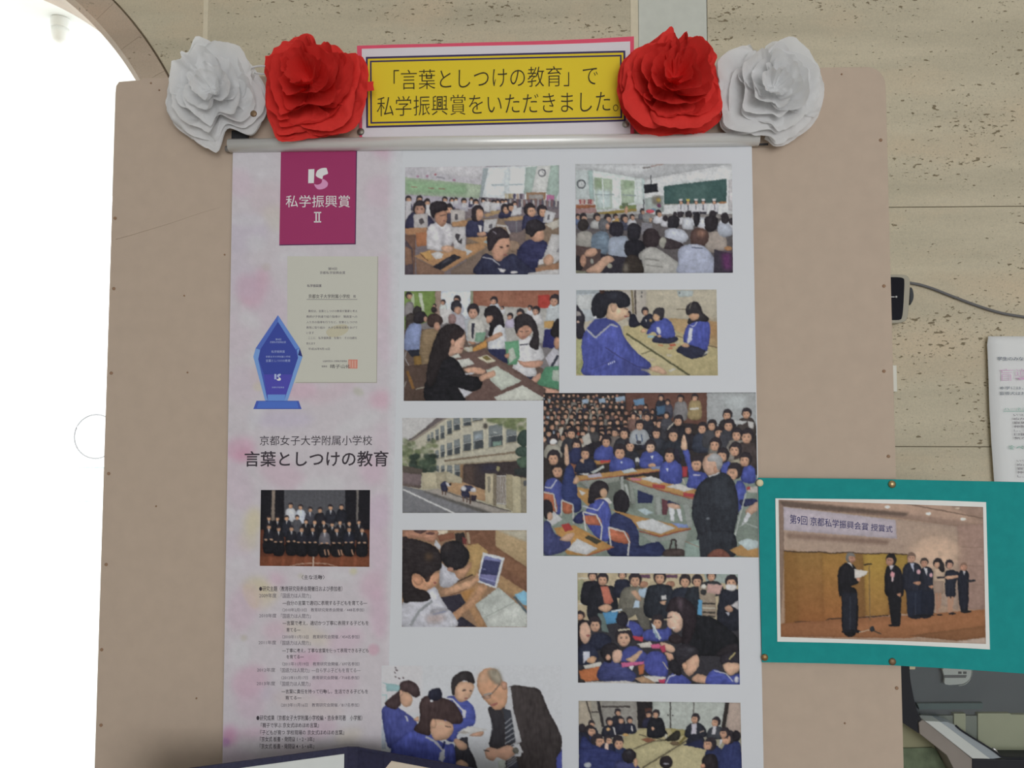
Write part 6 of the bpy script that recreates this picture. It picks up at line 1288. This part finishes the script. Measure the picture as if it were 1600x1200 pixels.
flat('emblem_top', smooth_loop([C(336, 915), C(343, 899), C(362, 895), C(363, 906), C(352, 914), C(350, 922)], 3), LY(6), TI, tp)
flat('emblem_tail', smooth_loop([C(350, 921), C(364, 930), C(360, 943), C(342, 945), C(332, 934), C(345, 933)], 3), LY(6), mat('print_whiter', surf('c4c6d4'), .6), tp)

# titles and body text
text('京都女子大学附属小学校', ((406, 680.7), (581.6, 680.3), (581.4, 695.6), (405.8, 696)), LY(2), INK, bn, res=3)
text('言葉としつけの教育', ((382.4, 704.8), (607, 704.2), (606.6, 729), (382, 729.4)), LY(2), INK, bn, res=3, bold=.012)
lines = [('〈主な活動〉', 471.3, 898.2, 507.1, 905.6), ('●研究主題（教育研究発表会開催日および参加者）', 405, 915.8, 535, 924), ('2009年度', 405, 927, 432, 934), ('「国語力は人間力」', 439, 927, 485.6, 934.5),
    ('―自分の言葉で適切に表現する子どもを育てる―', 441.5, 938.6, 573.6, 945.8), ('（2010年2月13日　教育研究発表会開催／448名参加）', 441.5, 950, 569, 955.8), ('2010年度', 405, 958.7, 432, 965), ('「国語力は人間力」', 439, 959, 485.6, 966),
    ('―言葉で考え，適切かつ丁寧に表現する子どもを', 441.5, 970, 576, 977.2), ('育てる―', 447.6, 980.8, 469.5, 987.4), ('（2010年11月13日　教育研究会開催／454名参加）', 441, 992, 562, 998), ('2011年度', 404, 1000.7, 431.5, 1007), ('「国語力は人間力」', 438.6, 1001, 485.4, 1008),
    ('―丁寧に考え，丁寧な言葉を使って表現できる子ども', 441, 1013, 576, 1020), ('を育てる―', 447.6, 1023, 474.7, 1029.4), ('（2011年11月19日　教育研究会開催／697名参加）', 441, 1034.4, 562, 1040.4), ('2012年度', 401.6, 1043.5, 430, 1049.8), ('「国語力は人間力」―自ら学ぶ子どもを育てる―', 438, 1043.8, 563.5, 1050.8),
    ('（2012年11月17日　教育研究会開催／718名参加）', 440, 1056, 561.4, 1061.8), ('2013年度', 401, 1064.7, 430, 1071), ('「国語力は人間力」', 438, 1064.8, 484.8, 1072), ('―言葉に責任を持って行動し，生活できる子どもを', 440, 1077, 575, 1084), ('育てる―', 446, 1087, 471, 1093.4),
    ('（2013年11月16日　教育研究会開催／817名参加）', 439, 1098.6, 561.4, 1104.6), ('●研究成果（京都女子大学附属小学校編・吉永幸司著　小学館）', 400.7, 1117.5, 566, 1126), ('『親子で学ぶ 京女式ほめほめ言葉』', 407.4, 1129.4, 498.4, 1137), ('『子どもが育つ 学校現場の 京女式ほめほめ言葉』', 406.5, 1140.6, 537.8, 1148.2),
    ('『京女式 板書・発問術 1・2・3年』', 406, 1151, 491, 1158.8), ('『京女式 板書・発問術 4・5・6年』', 405.6, 1162, 491, 1170)]
for s_, x0, y0, x1, y1 in lines:
    text(s_, (x0, y0, x1, y1), LY(2), INK2 if s_[0] in '（2「' else INK, bn, bold=.0 if s_[0] in '（2「' else .006)

# photo prints
for fn, lab in ((art_reading_class, 'photo of pupils reading in a classroom'), (art_audience, 'photo of an audience watching pupils by a green chalkboard'), (art_book_table, 'photo of a woman in black at a book table'), (art_card_game, 'photo of girls in blue playing cards on tatami'),
                (art_school_gate, 'photo of the school building and gate'), (art_tablet, 'photo of children with a tablet'), (art_teacher, 'photo of a teacher bending to pupils'), (art_headmaster, 'photo of a man in a suit with three girls'), (art_tea_room, 'photo of a ring of pupils in a tatami room'), (art_staff, 'group photo of staff in dark suits')):
    fn().build('photo_print', LY(2), bn, label=lab)
art_open_class().build('photo_print', LY(3), bn, label='large photo of a crowded open class')

# ================================================================== congratulation sign above the banner
SY = -.0016
M_RED = mat('red_paper', surf('c0485f'), .7)
M_PAPER = mat('white_paper', surf('bbb6ba'), .75)
M_YEL = mat('yellow_print', surf('c3ab26'), .65)
M_NAVY = mat('navy_print', surf('32284e'), .65)
M_BLK = mat('black_print', surf('2a2318'), .65)
sgn = thing('paper_sign', tuple(P(775, 214, SY)), 'yellow lettered paper sign with navy border on red backing, between red flowers', 'sign')
px_prism('backing_sheet', [(557.6, 71.5), (620, 69.5), (680, 68.3), (741, 66.5), (800, 65.2), (860, 63.5), (930, 60.5), (990.6, 56.8), (991, 219), (562, 223)], SY, .0004, M_RED, sgn)
px_prism('white_sheet', [(565.3, 76.3), (640, 74.2), (741, 71.8), (860, 69.4), (930, 67), (984.6, 64.6), (985, 219), (566, 223)], SY - .0005, .0004, M_PAPER, sgn)
yp = flat('yellow_panel', [(571.6, 88.9), (741, 85.6), (860, 83), (977, 79), (977.6, 189.5), (572.2, 199.8)], SY - .0008, M_YEL, sgn)
def frame(name, o, w, Y, m, parent):
    o = np.array(o, float); c_ = o.mean(0)
    i = []
    for k in range(4):
        p, q, r_ = o[k - 1], o[k], o[(k + 1) % 4]
        d1 = (p - q) / np.hypot(*(p - q)); d2 = (r_ - q) / np.hypot(*(r_ - q)); i.append(q + (d1 + d2) * w)
    vs = [P(*v, Y) for v in list(o) + i]
    return pydata(name, vs, [(k, 4 + k, 4 + (k + 1) % 4, (k + 1) % 4) for k in range(4)], m, parent)
frame('border_line', [(571.6, 88.9), (977, 79), (977.6, 189.5), (572.2, 199.8)], 3.0, SY - .00095, M_NAVY, yp)
frame('border_line', [(578, 94.8), (971.2, 85.6), (972, 184.6), (578.8, 193.2)], 2.5, SY - .00095, M_NAVY, yp)
text('「言葉としつけの教育」で', ((615, 109.5), (934, 101.6), (934, 133.6), (615, 140.5)), SY - .0010, M_BLK, yp, res=4, offset=-.008)
text('私学振興賞をいただきました。', ((589, 151), (966, 141), (966, 174.6), (589, 182)), SY - .0010, M_BLK, yp, res=4, offset=-.008)

# ================================================================== tissue paper flowers
def tissue(name, h, tr):
    m = bpy.data.materials.new(name); m.use_nodes = True
    nt = m.node_tree; N = nt.nodes; L = nt.links
    b = N['Principled BSDF']; out = N['Material Output']
    c_ = surf(h)
    b.inputs['Base Color'].default_value = (*c_, 1); b.inputs['Roughness'].default_value = .85; b.inputs['Specular IOR Level'].default_value = .1
    t_ = N.new('ShaderNodeBsdfTranslucent'); t_.inputs['Color'].default_value = (*[min(.95, x * 1.05) for x in c_], 1)
    mx = N.new('ShaderNodeMixShader'); mx.inputs[0].default_value = tr
    tc = N.new('ShaderNodeTexCoord'); nz = N.new('ShaderNodeTexNoise'); nz.inputs['Scale'].default_value = 160; nz.inputs['Detail'].default_value = 5
    bp = N.new('ShaderNodeBump'); bp.inputs['Strength'].default_value = .35; bp.inputs['Distance'].default_value = .0015
    L.new(tc.outputs['Object'], nz.inputs['Vector']); L.new(nz.outputs['Fac'], bp.inputs['Height']); L.new(bp.outputs['Normal'], b.inputs['Normal'])
    L.new(b.outputs[0], mx.inputs[1]); L.new(t_.outputs[0], mx.inputs[2]); L.new(mx.outputs[0], out.inputs['Surface'])
    return m
M_TW = tissue('white_tissue', 'dcdadc', .34)
M_TR = tissue('red_tissue', 'bd332e', .10)

def flower(name, label, centre, outline, m, seed, Y=-.012, swirl=.5, ff=1.0, depth=.040):
    c3 = P(*centre, Y)
    f = thing(name, tuple(c3), label, 'paper flower', 'tissue flowers along the top of the banner')
    px_m = (c3 - CAM).dot(FW) / FOC                       # metres per pixel at the flower
    ang = []; rad = []
    for x, y in smooth_loop(outline, 4):
        dx, dy = x - centre[0], centre[1] - y
        ang.append(math.atan2(dy, dx)); rad.append(math.hypot(dx, dy) * px_m)
    o = np.argsort(ang); ang = np.array(ang)[o]; rad = np.array(rad)[o]
    ang = np.concatenate([ang - 2 * math.pi, ang, ang + 2 * math.pi]); rad = np.tile(rad, 3)
    rr_ = random.Random(seed)
    layers = [(1.00, 5, .12, .50, 1.75), (.92, 4, .36, .58, 1.45), (.79, 4, .58, .70, 1.40), (.62, 3, .78, .85, 1.35), (.44, 3, .92, 1.0, 1.3), (.27, 2, 1.0, 1.15, 1.2)]
    for li, (sc_, npet, top, cup, spread) in enumerate(layers):
        off = rr_.uniform(0, 6.28)
        for pi_ in range(npet):
            ph = off + pi_ * 2 * math.pi / npet + rr_.uniform(-.3, .3)
            wd = math.pi / npet * spread * rr_.uniform(.85, 1.15)
            so = rr_.uniform(0, 50); tp_ = top + rr_.uniform(-.10, .10); tilt = rr_.uniform(-.16, .16)
            nu, nv = 44, 16; vs = []
            for j in range(nv):
                v = j / (nv - 1)
                for i in range(nu):
                    u = -1 + 2 * i / (nu - 1)
                    th = ph + u * wd + swirl * .25 * v + .16 * v * mnoise.noise((u * 1.6 + so, v * 1.5, 4.0))
                    R = float(np.interp(((th + math.pi) % (2 * math.pi)) - math.pi, ang, rad))
                    edge = 1 - (.06 if li == 0 else .22) * abs(u) ** 2.5
                    rim = 1 + v * (.13 * mnoise.noise((th * 1.5 * ff + so, .3, seed)) + .025 * mnoise.noise((th * 9 + so, v, seed + 5)))
                    if li == 0: rim = 1 + v * .02 * mnoise.noise((th * 9 + so, v, seed + 5))
                    s_ = min(1.0, sc_ * (1 + tilt * u))
                    q = v ** cup
                    rho = R * s_ * edge * rim * q if li else R * min(1.0, edge * rim) * q
                    rho = min(rho, R * 1.0)
                    h = tp_ * depth * (v ** 1.8 if li > 1 else math.sin(min(1.0, v * 1.05) * 1.7))
                    f1 = mnoise.noise((th * 1.25 * ff + so, v * .8, seed * 1.3))
                    f2 = 1 - 2.4 * abs(mnoise.noise((th * 2.1 * ff + so * 1.7, v * 1.9 + so, seed + 9)))
                    f3 = mnoise.noise((th * 6 * ff + so, v * 2.2, seed + 2))
                    h += v * (.0085 * f1 + .0042 * f2 + .0012 * f3)
                    rho *= 1 + v * .05 * f2 * (li > 0)
                    x = rho * math.cos(th); z = rho * math.sin(th)
                    vs.append((c3.x + x, c3.y + .006 - .0045 * li * (1 - v) - max(h, -.012), c3.z + z))
            fs_ = [(j * nu + i, j * nu + i + 1, (j + 1) * nu + i + 1, (j + 1) * nu + i) for j in range(nv - 1) for i in range(nu - 1)]
            pydata('petal', vs, fs_, m, f, smooth=True)
    return f
G4 = (240, 30, 4.0); H4 = (940, 30, 4.0)
fl1 = flower('tissue_flower', 'white tissue flower at the arch end of the banner rail', (338, 148), Z(*G4, 265, 118, 330, 128, 450, 170, 560, 210, 640, 320, 700, 430, 718, 560, 690, 655, 620, 738, 500, 700, 455, 745, 415, 846, 330, 812, 230, 742, 130, 662, 78, 540, 88, 420, 108, 272, 188, 262, 175, 205, 225, 215), M_TW, 3, -.014, .3, .8, .032)
fl2 = flower('tissue_flower', 'red tissue flower beside the opening bracket of the yellow sign', (488, 135), Z(*G4, 945, 90, 1000, 105, 1026, 172, 1140, 168, 1222, 240, 1300, 240, 1352, 320, 1345, 450, 1332, 570, 1262, 692, 1150, 742, 960, 762, 810, 788, 760, 702, 714, 600, 699, 450, 708, 280, 780, 178, 860, 118), M_TR, 11, -.018, 1.6, 1.35, .050)
flower('tissue_flower', 'red tissue flower beside the closing full stop of the yellow sign', (1050, 134), Z(*H4, 440, 66, 462, 130, 542, 70, 524, 142, 600, 116, 662, 140, 718, 240, 702, 300, 742, 440, 762, 515, 736, 640, 620, 712, 400, 730, 250, 716, 150, 622, 102, 480, 108, 320, 160, 228, 320, 138, 380, 88), M_TR, 27, -.018, 1.2, 1.25, .050)
flower('tissue_flower', 'white tissue flower at the rail end farther from the arch', (1202, 146), Z(*H4, 718, 268, 830, 178, 960, 148, 972, 228, 1010, 228, 1030, 158, 1140, 116, 1232, 168, 1302, 250, 1366, 350, 1378, 490, 1332, 642, 1222, 742, 1090, 818, 1020, 762, 900, 738, 760, 692, 735, 600, 708, 400), M_TW, 42, -.014, .4, .9, .034)

px_prism('loose_flap', [(572, 128), (583.6, 127), (583.2, 133), (584.6, 141), (574, 142.5)], -.020, .0004, M_TR, fl2)
rb = smooth_loop([(392, 106), (402, 103.6), (412, 103.4), (424, 106), (420, 114), (408, 115.6), (398, 113)], 4, closed=False)
tube('ribbon', [P(x, y, -.012) for x, y in rb], .0012, M_TW, fl1, 8)

# ================================================================== thumbtacks
def tack(label, px, py, Y, r_px, h, m, grp='thumbtacks'):
    q = P(px, py, Y); r_ = r_px * (q - CAM).dot(FW) / FOC
    t_ = thing('thumbtack', tuple(q), label, 'thumbtack', grp)
    lathe('head', [(r_ * .98, -.0002), (r_, -.0008), (r_ * .85, -h * .6), (r_ * .5, -h * .9), (r_ * .02, -h)], q, (0, 1, 0), m, t_, 20)
    tube('pin', [q, q + Vector((0, .006, 0))], .0005, M_DARKPL, t_, 6)
M_BRASS = mat('brass', (.50, .38, .20), .35, .9)
M_TACKG = mat('dull_grey_metal', (.24, .22, .18), .45, .7)
M_BRONZE = mat('brown_bronze', (.26, .17, .10), .5, .6)
M_CREAM = mat('cream_plastic', surf('c0b494'), .45)
tack('dull grey thumbtack at the red corner of the yellow sign', 563.8, 206, SY - .0005, 5.6, .0022, M_TACKG)
tack('dull grey thumbtack in the white margin below the sign\'s full stop', 977.5, 194.5, SY - .0009, 5.2, .0022, mat('pale_grey_metal', (.40, .38, .34), .45, .6))
tack('brown thumbtack showing through the white tissue flower', 396.5, 178, -.050, 5.2, .0020, M_BRONZE)
TY = -.0062
tack('pale cream thumbtack at the top corner of the teal mount', 1187, 754.5, TY, 5.6, .0026, M_CREAM)
tack('shiny brass thumbtack in the top edge of the teal mount', 1393.4, 756.6, TY, 6.0, .0030, M_BRASS)
tack('brown thumbtack at the bottom corner of the teal mount', 1194.6, 1027, TY, 5.4, .0024, mat('copper_brown', (.36, .22, .10), .45, .7))
tack('dark bronze thumbtack in the bottom edge of the teal mount', 1394, 1033.6, TY, 5.6, .0024, M_BRONZE)

# ================================================================== teal mount with the ceremony photo
M_TEAL = noisy('teal_card', surf('1b7b7a'), .05, 90, .8, .15)
tm = thing('teal_photo_mount', tuple(P(1420, 1036, TY)), 'teal card mount pinned over the board edge, holding a ceremony photograph', 'photo mount')
px_prism('card', [(1184.8, 746.7), (1290, 747.6), (1400, 749.2), (1500, 751.2), (1600, 753.3), (1660, 754.6), (1668, 1056.6), (1600, 1052.6), (1500, 1045.6), (1393, 1039.6), (1290, 1036.5), (1190.8, 1034.8), (1187.6, 890)], TY, .0009, M_TEAL, tm)
pr = px_prism('print_sheet', [(1211.6, 778.7), (1400, 780.6), (1470, 782), (1540.8, 784.6), (1546.8, 1014.8), (1480, 1011), (1393, 1007), (1300, 1004.2), (1214.7, 1002.6)], TY - .0007, .0005, mat('photo_white', surf('c6c4c0'), .45), tm)
cer = art_ceremony(); cer.build('photo_image', TY - .0009, pr, step=1.1, label='photo of an award ceremony before a golden screen')
T = lambda x, y: (1180 + x / 3.75, 740 + y / 3.75)
NV = mat('ceremony_navy', surf('2c2a58'), .6)
text('第9回 京都私学振興会賞 授賞式', (T(203, 238), T(805, 306), T(805, 346), T(203, 294)), TY - .00105, NV, pr, res=3, bold=.004)

# ================================================================== things on the travertine wall
# wall monitor, half hidden by the board
MY = WALL_Y - .001
wm = thing('wall_monitor', tuple(P(1400, 505, MY)), 'grey rounded monitor with a black screen half hidden behind the board', 'monitor')
A = (1380, 420, 7.273)
outer = smooth_loop(Z(*A, -330, 66, -100, 64, 120, 64, 240, 68, 290, 92, 308, 150, 305, 260, 295, 420, 284, 530, 262, 585, 210, 612, 110, 620, -80, 622, -320, 622, -345, 560, -345, 120), 4)
prism('bezel', [P(x, y, MY - .024) for x, y in outer], .024, mat('warm_grey_plastic', surf('8f8a7c'), .4), wm, .0014)
inn = smooth_loop(Z(*A, -300, 96, 60, 94, 180, 96, 226, 108, 241, 140, 236, 300, 226, 460, 214, 548, 190, 578, 100, 583, -290, 585), 3)
prism('screen', [P(x, y, MY - .0246) for x, y in inn], .003, mat('black_glass', (.006, .006, .012), .25, 0, .08), wm)
prism('screen_mark', [P(x, y, MY - .0249) for x, y in Z(*A, 60, 314, 130, 314, 130, 324, 60, 324)], .0004, mat('screen_text', surf('a8a8a8'), .5), wm)
lathe('screen_dot', [(.0015, 0), (.0015, -.0006)], P(1380 + 147 / 7.273, 420 + 319 / 7.273, MY - .0246), (0, 1, 0), mat('screen_text', surf('a8a8a8')), wm, 12)
prism('side_button', [P(x, y, MY - .013) for x, y in smooth_loop(Z(*A, 306, 225, 330, 225, 346, 290, 340, 350, 318, 395, 306, 395), 3)], .010, mat('dark_rubber', (.05, .055, .06), .5), wm)
cp = smooth_loop(Z(*A, 300, 160, 330, 165, 420, 182, 560, 225, 700, 280, 850, 338, 1000, 395, 1150, 447, 1280, 487, 1400, 515, 1600, 547, 1800, 570, 2200, 590, 2700, 560), 4, closed=False)
tube('cord', [P(x, y, MY - .0025) for x, y in cp], .00205, mat('grey_cable', surf('5c5b5c'), .5), wm, 10)

# white plate peeping out behind the board edge
sp = thing('wall_plate', tuple(P(1380, 612, MY)), 'narrow white plate on the wall, peeping out behind the board edge', 'wall plate')
q0, q1 = P(1345, 570.6, MY - .006), P(1402.4, 612.2, MY - .006)
box('cover', (q0.x, MY - .006, q1.z), (q1.x, MY + .0008, q0.z), mat('plate_white', surf('c0beb4'), .5), sp, .0012)
box('rocker', (q0.x + .014, MY - .0085, q1.z + .010), (q1.x - .022, MY - .0055, q0.z - .010), mat('plate_white2', surf('b4b2a8'), .5), sp, .001)

# notice sheet taped to the wall
NY = WALL_Y - .0012
nt_ = thing('notice_sheet', tuple(P(1650, 830, NY)), 'white notice sheet with pink and green headings on the travertine wall', 'notice')
vs = []
Lp = [(1544.4, 525.4), (1542.6, 538), (1543.4, 556), (1544.6, 590), (1546.2, 640), (1549, 690), (1553.6, 753), (1557, 830)]
Rp = [(1765, 526), (1765.5, 538), (1766, 556), (1767.5, 590), (1770, 640), (1772.5, 690), (1776, 753), (1780, 830)]
for (a_, b_) in zip(Lp, Rp):
    for k in range(9):
        t_ = k / 8; y_ = a_[1] + (b_[1] - a_[1]) * t_
        vs.append(P(a_[0] + (b_[0] - a_[0]) * t_, y_, NY - .006 * max(0, 1 - t_ * 3) ** 2))
ns = pydata('sheet', vs, [(j * 9 + i, j * 9 + i + 9, j * 9 + i + 10, j * 9 + i + 1) for j in range(7) for i in range(8)], mat('notice_white', surf('c3c6c6'), .7), nt_, smooth=True)
so_ = ns.modifiers.new('thickness', 'SOLIDIFY'); so_.thickness = .0003
GI = mat('ink_green', surf('6f9a8c'), .6); PI_ = mat('ink_light_pink', surf('b795b0'), .6); BI = mat('ink_blue_grey', surf('5c6470'), .6)
NT = NY - .0066
text('学生のみなさんへ', (1558.6, 557.4, 1624, 563.4), NT, BI, ns, bold=.01)
text('盲導犬に', (1562, 576, 1655, 595), NT, PI_, ns, offset=-.012)
text('本学には、盲導犬を連れた学生がいます。', (1562, 603.6, 1720, 608.6), NT, BI, ns)
text('盲導犬はお仕事中です。見守ってください。', (1562, 611.8, 1722, 617.2), NT, BI, ns)
text('ハーネスを着けているときは', (1569, 636.8, 1690, 641.4), NT, GI, ns)
flat('rule', [(1568, 642.2), (1700, 642.2), (1700, 642.9), (1568, 642.9)], NT, GI, ns)
text('食べ物', (1575, 696, 1612, 702.4), NT, GI, ns, bold=.01)
body = ('いつもそばにいて歩くことを助けています', 'ぬかずに、静かに見守ってください', '盲導犬は学内を自由に歩けます', '仲間といっしょに授業を受けます', 'し、声をかけたりさわったりしないで', '口笛をふいたりしないでください', '気がつかないふりをしてください')
for k, s_ in enumerate(body):
    text(s_, (1583.5 + k * .25, 646.4 + k * 6.05, 1740, 650.2 + k * 6.05), NT, INK2, ns)
for k, s_ in enumerate(body[:5]):
    text(s_, (1588.6 + k * .3, 718 + k * 6.05, 1740, 721.8 + k * 6.05), NT, INK2, ns)

# ================================================================== glass display case by the wall
CY = .09
dc = thing('display_case', tuple(P(1520, 1045, CY)[:2]) + (0.0,), 'dark glass display case with black frame and sloping silver sill below the teal mount', 'display case')
K = (1400, 1030, 7.06)
def cz(name, Y, d, m, *xy, bevel=0.0):
    return prism(name, [P(x, y, Y) for x, y in Z(*K, *xy)], d, m, dc, bevel)
M_OLIVE = noisy('olive_panel', surf('7c7a62'), .06, 40)
M_GREEN = noisy('green_leaf_panel', surf('565f4c'), .25, 70)
M_BACK = noisy('grey_back_panel', surf('545659'), .06, 12, .5)
e0 = P(1395, 1046, .26); e1 = P(1800, 1046, .26)
box('cabinet_body', (e0.x + .006, CY + .06, 0), (e1.x, .285, e0.z - .008), mat('cabinet_dark', (.05, .05, .055), .5), dc, .003)
cz('back_panel', CY + .030, .03, M_BACK, 60, 85, 3000, 85, 3000, 640, 60, 640)
cz('inner_patch', CY + .024, .006, noisy('beige_patch', surf('98967f'), .04, 30), 640, 600, 768, 600, 768, 800, 640, 800)  # flat beige patches set just behind the glass pane
cz('inner_patch', CY + .024, .006, noisy('beige_patch', surf('98967f')), 905, 598, 1255, 598, 1275, 612, 3000, 612, 3000, 1100, 905, 1100)
cz('inner_panel', CY + .026, .03, noisy('grey_inner_panel', surf('75776f'), .05, 30), 280, 620, 3000, 640, 3000, 1115, 500, 1115)
cz('shelf_edge', CY + .024, .005, mat('teal_grey', surf('4b5757'), .5), 235, 490, 960, 485, 955, 550, 260, 555)
cz('top_strip', CY + .004, .012, noisy('cream_strip', surf('b0a68c'), .05, 60), -40, 60, 215, 84, 210, 112, -40, 112)
lp = cz('label_plate', CY + .022, .003, mat('label_white', surf('a8a7a2'), .5), *[v for p_ in smooth_loop([(535, 90), (830, 92), (832, 150), (815, 215), (760, 262), (690, 278), (545, 278), (538, 200)], 3) for v in p_])
cz('label_band', CY + .0212, .001, mat('label_grey', surf('5c5a5a'), .5), 538, 176, 782, 176, 770, 206, 538, 206)
for x0 in (690, 745):
    cz('label_mark', CY + .0212, .001, mat('label_dark', surf('4a4848'), .5), x0, 138, x0 + 34, 138, x0 + 34, 162, x0, 162)
rim = smooth_loop([(832, 60), (838, 150), (815, 225), (760, 275), (690, 292)], 5, closed=False)
tube('label_rim', [P(1400 + x / 7.06, 1030 + y / 7.06, CY + .022) for x, y in rim], .0007, mat('label_rim_grey', surf('8c8c88'), .3, .6), dc, 6)
gm = bpy.data.materials.new('clear_glass'); gm.use_nodes = True
gn = gm.node_tree; bs = gn.nodes['Principled BSDF']; bs.inputs['Base Color'].default_value = (.9, .93, .93, 1); bs.inputs['Roughness'].default_value = .03
trn = gn.nodes.new('ShaderNodeBsdfTransparent'); trn.inputs['Color'].default_value = (.93, .95, .95, 1)
gl = gn.nodes.new('ShaderNodeBsdfGlossy'); gl.inputs['Roughness'].default_value = .04
mx = gn.nodes.new('ShaderNodeMixShader'); fr = gn.nodes.new('ShaderNodeFresnel'); fr.inputs['IOR'].default_value = 1.45
gn.links.new(fr.outputs[0], mx.inputs[0]); gn.links.new(trn.outputs[0], mx.inputs[1]); gn.links.new(gl.outputs[0], mx.inputs[2]); gn.links.new(mx.outputs[0], gn.nodes['Material Output'].inputs['Surface'])
cz('glass_pane', CY + .012, .003, gm, 100, 90, 3000, 90, 3000, 1100, 860, 1100, 290, 660)
bl = smooth_loop([(148, 60), (156, 200), (180, 350), (205, 470), (235, 575), (290, 680)], 5, closed=False)
cz('frame', CY, .03, mat('black_frame', (.012, .012, .018), .4), *([-60, 60] + [v for p_ in bl for v in p_] + [250, 715, 262, 825, 55, 690, -60, 620]))
cz('lower_panel', CY + .028, .03, M_OLIVE, -60, 600, 60, 690, 270, 825, 460, 975, 460, 1010, -60, 1010)
cz('leaf_panel', CY + .026, .03, M_GREEN, -60, 985, 400, 975, 540, 1050, 760, 1330, -60, 1330)
cz('sill_bevel', CY - .002, .03, noisy('brown_grey_metal', surf('77706a'), .08, 20, .35), 250, 700, 292, 672, 345, 690, 850, 1108, 842, 1330, 700, 1330, 560, 1060, 262, 825, bevel=.0008)
cz('sill_bar', CY - .004, .02, mat('silver_bar', surf('a6a9a6'), .35, .1), 318, 682, 485, 690, 560, 740, 1045, 1102, 845, 1098, bevel=.0008)
cz('sill_inner', CY - .001, .02, mat('blue_grey_bar', surf('7e8488'), .35, .1), 485, 690, 560, 690, 662, 735, 800, 830, 1165, 1085, 1045, 1102)
rod = smooth_loop([(660, 732), (720, 785), (860, 875), (1000, 960), (1110, 1035), (1175, 1080), (1290, 1090), (1500, 1094), (1900, 1098)], 5, closed=False)
tube('seal_strip', [P(1400 + x / 7.06, 1030 + y / 7.06, CY - .002) for x, y in rod], .0011, mat('black_rubber', (.015, .016, .022), .35), dc, 8)
tube('clip', [P(1400 + x / 7.06, 1030 + y / 7.06, CY - .004) for x, y in ((1065, 980), (1095, 1000), (1130, 1035))], [.0012, .0014, .0006], mat('bright_clip', (.75, .75, .76), .2, .9), dc, 8)
cz('bottom_bar', CY - .003, .04, mat('black_bar', (.02, .02, .026), .4), 842, 1105, 3000, 1112, 3000, 1400, 842, 1400, bevel=.001)

# ================================================================== open certificate folder on a table
M_FOLD = noisy('navy_leatherette', surf('25253a'), .15, 260, .5, .3, bump=.2)
M_PG1 = noisy('folder_white_sheet', surf('b9bcba'), .02, 60)
M_PG2 = noisy('folder_cream_sheet', surf('beb2a2'), .02, 60)
s0 = P(552, 1166.6, -.030)
zt = s0.z; zb = zt - .310
TBZ = zb
fo = thing('certificate_folder', (s0.x, s0.y, zb), 'open navy certificate folder standing upright in front of the banner', 'folder')
def at_z(px, py):
    return Pz(px, py, zt)
pl = at_z(300, 1198.6); prr = at_z(740, 1199.6)
dl = Vector((pl.x - s0.x + .008, pl.y - s0.y, 0)).normalized(); dr = Vector((prr.x - s0.x - .006, prr.y - s0.y, 0)).normalized()
def leaf(name, origin, d, x0, x1, z0, z1, off, th, m, parent, cut=None):
    nrm = Vector((-d.y, d.x, 0));  nrm = nrm if nrm.y < 0 else -nrm        # towards the viewer
    prof = [(x0, z0), (x1, z0), (x1, z1), (x0, z1)] if cut is None else cut
    a_ = [origin + d * u + nrm * (off + th) + Vector((0, 0, z - origin.z)) for u, z in prof]
    b_ = [origin + d * u + nrm * off + Vector((0, 0, z - origin.z)) for u, z in prof]
    n_ = len(prof)
    return pydata(name, a_ + b_, [tuple(range(n_)), tuple(range(n_, 2 * n_))[::-1]] + [(i, n_ + i, n_ + (i + 1) % n_, (i + 1) % n_) for i in range(n_)], m, parent)
ol_ = Vector((s0.x - .006, s0.y, zt)); or_ = Vector((s0.x + .006, s0.y, zt))
cl = leaf('cover', ol_, dl, 0, .226, zb, zt, 0, .0022, M_FOLD, fo)
cr = leaf('cover', or_, dr, 0, .226, zb, zt, 0, .0022, M_FOLD, fo)
box('spine', (s0.x - .0068, s0.y - .0022, zb), (s0.x + .0068, s0.y + .0010, zt), M_FOLD, fo, .0006)
leaf('certificate_sheet', ol_, dl, .004, .218, zb + .006, zt - .0062, .0022, .0006, M_PG1, fo)
leaf('certificate_sheet', or_, dr, .012, .220, zb + .006, zt - .0066, .0022, .0006, M_PG2, fo, cut=[(.031, zb + .006), (.220, zb + .006), (.220, zt - .0072), (.042, zt - .0072), (.033, zt - .018), (.031, zt - .018)])
leaf('inner_pocket', or_, dr, .002, .032, zb + .002, zt - .003, .0022, .0004, M_FOLD, fo)

M_TBL = noisy('wood_table', (.30, .21, .13), .2, 6, .5, .3, stretch=(1, 12, 1))
tb = thing('side_table', (s0.x, -.20, 0), 'wooden table holding the open navy folder before the banner', 'table')
box('tabletop', (s0.x - .36, -.40, zb - .024), (s0.x + .36, -.012, zb), M_TBL, tb, .003)
for sx in (-.33, .33):
    for yy in (-.375, -.04):
        box('leg', (s0.x + sx - .016, yy - .016, 0), (s0.x + sx + .016, yy + .016, zb - .024), M_TBL, tb, .002)
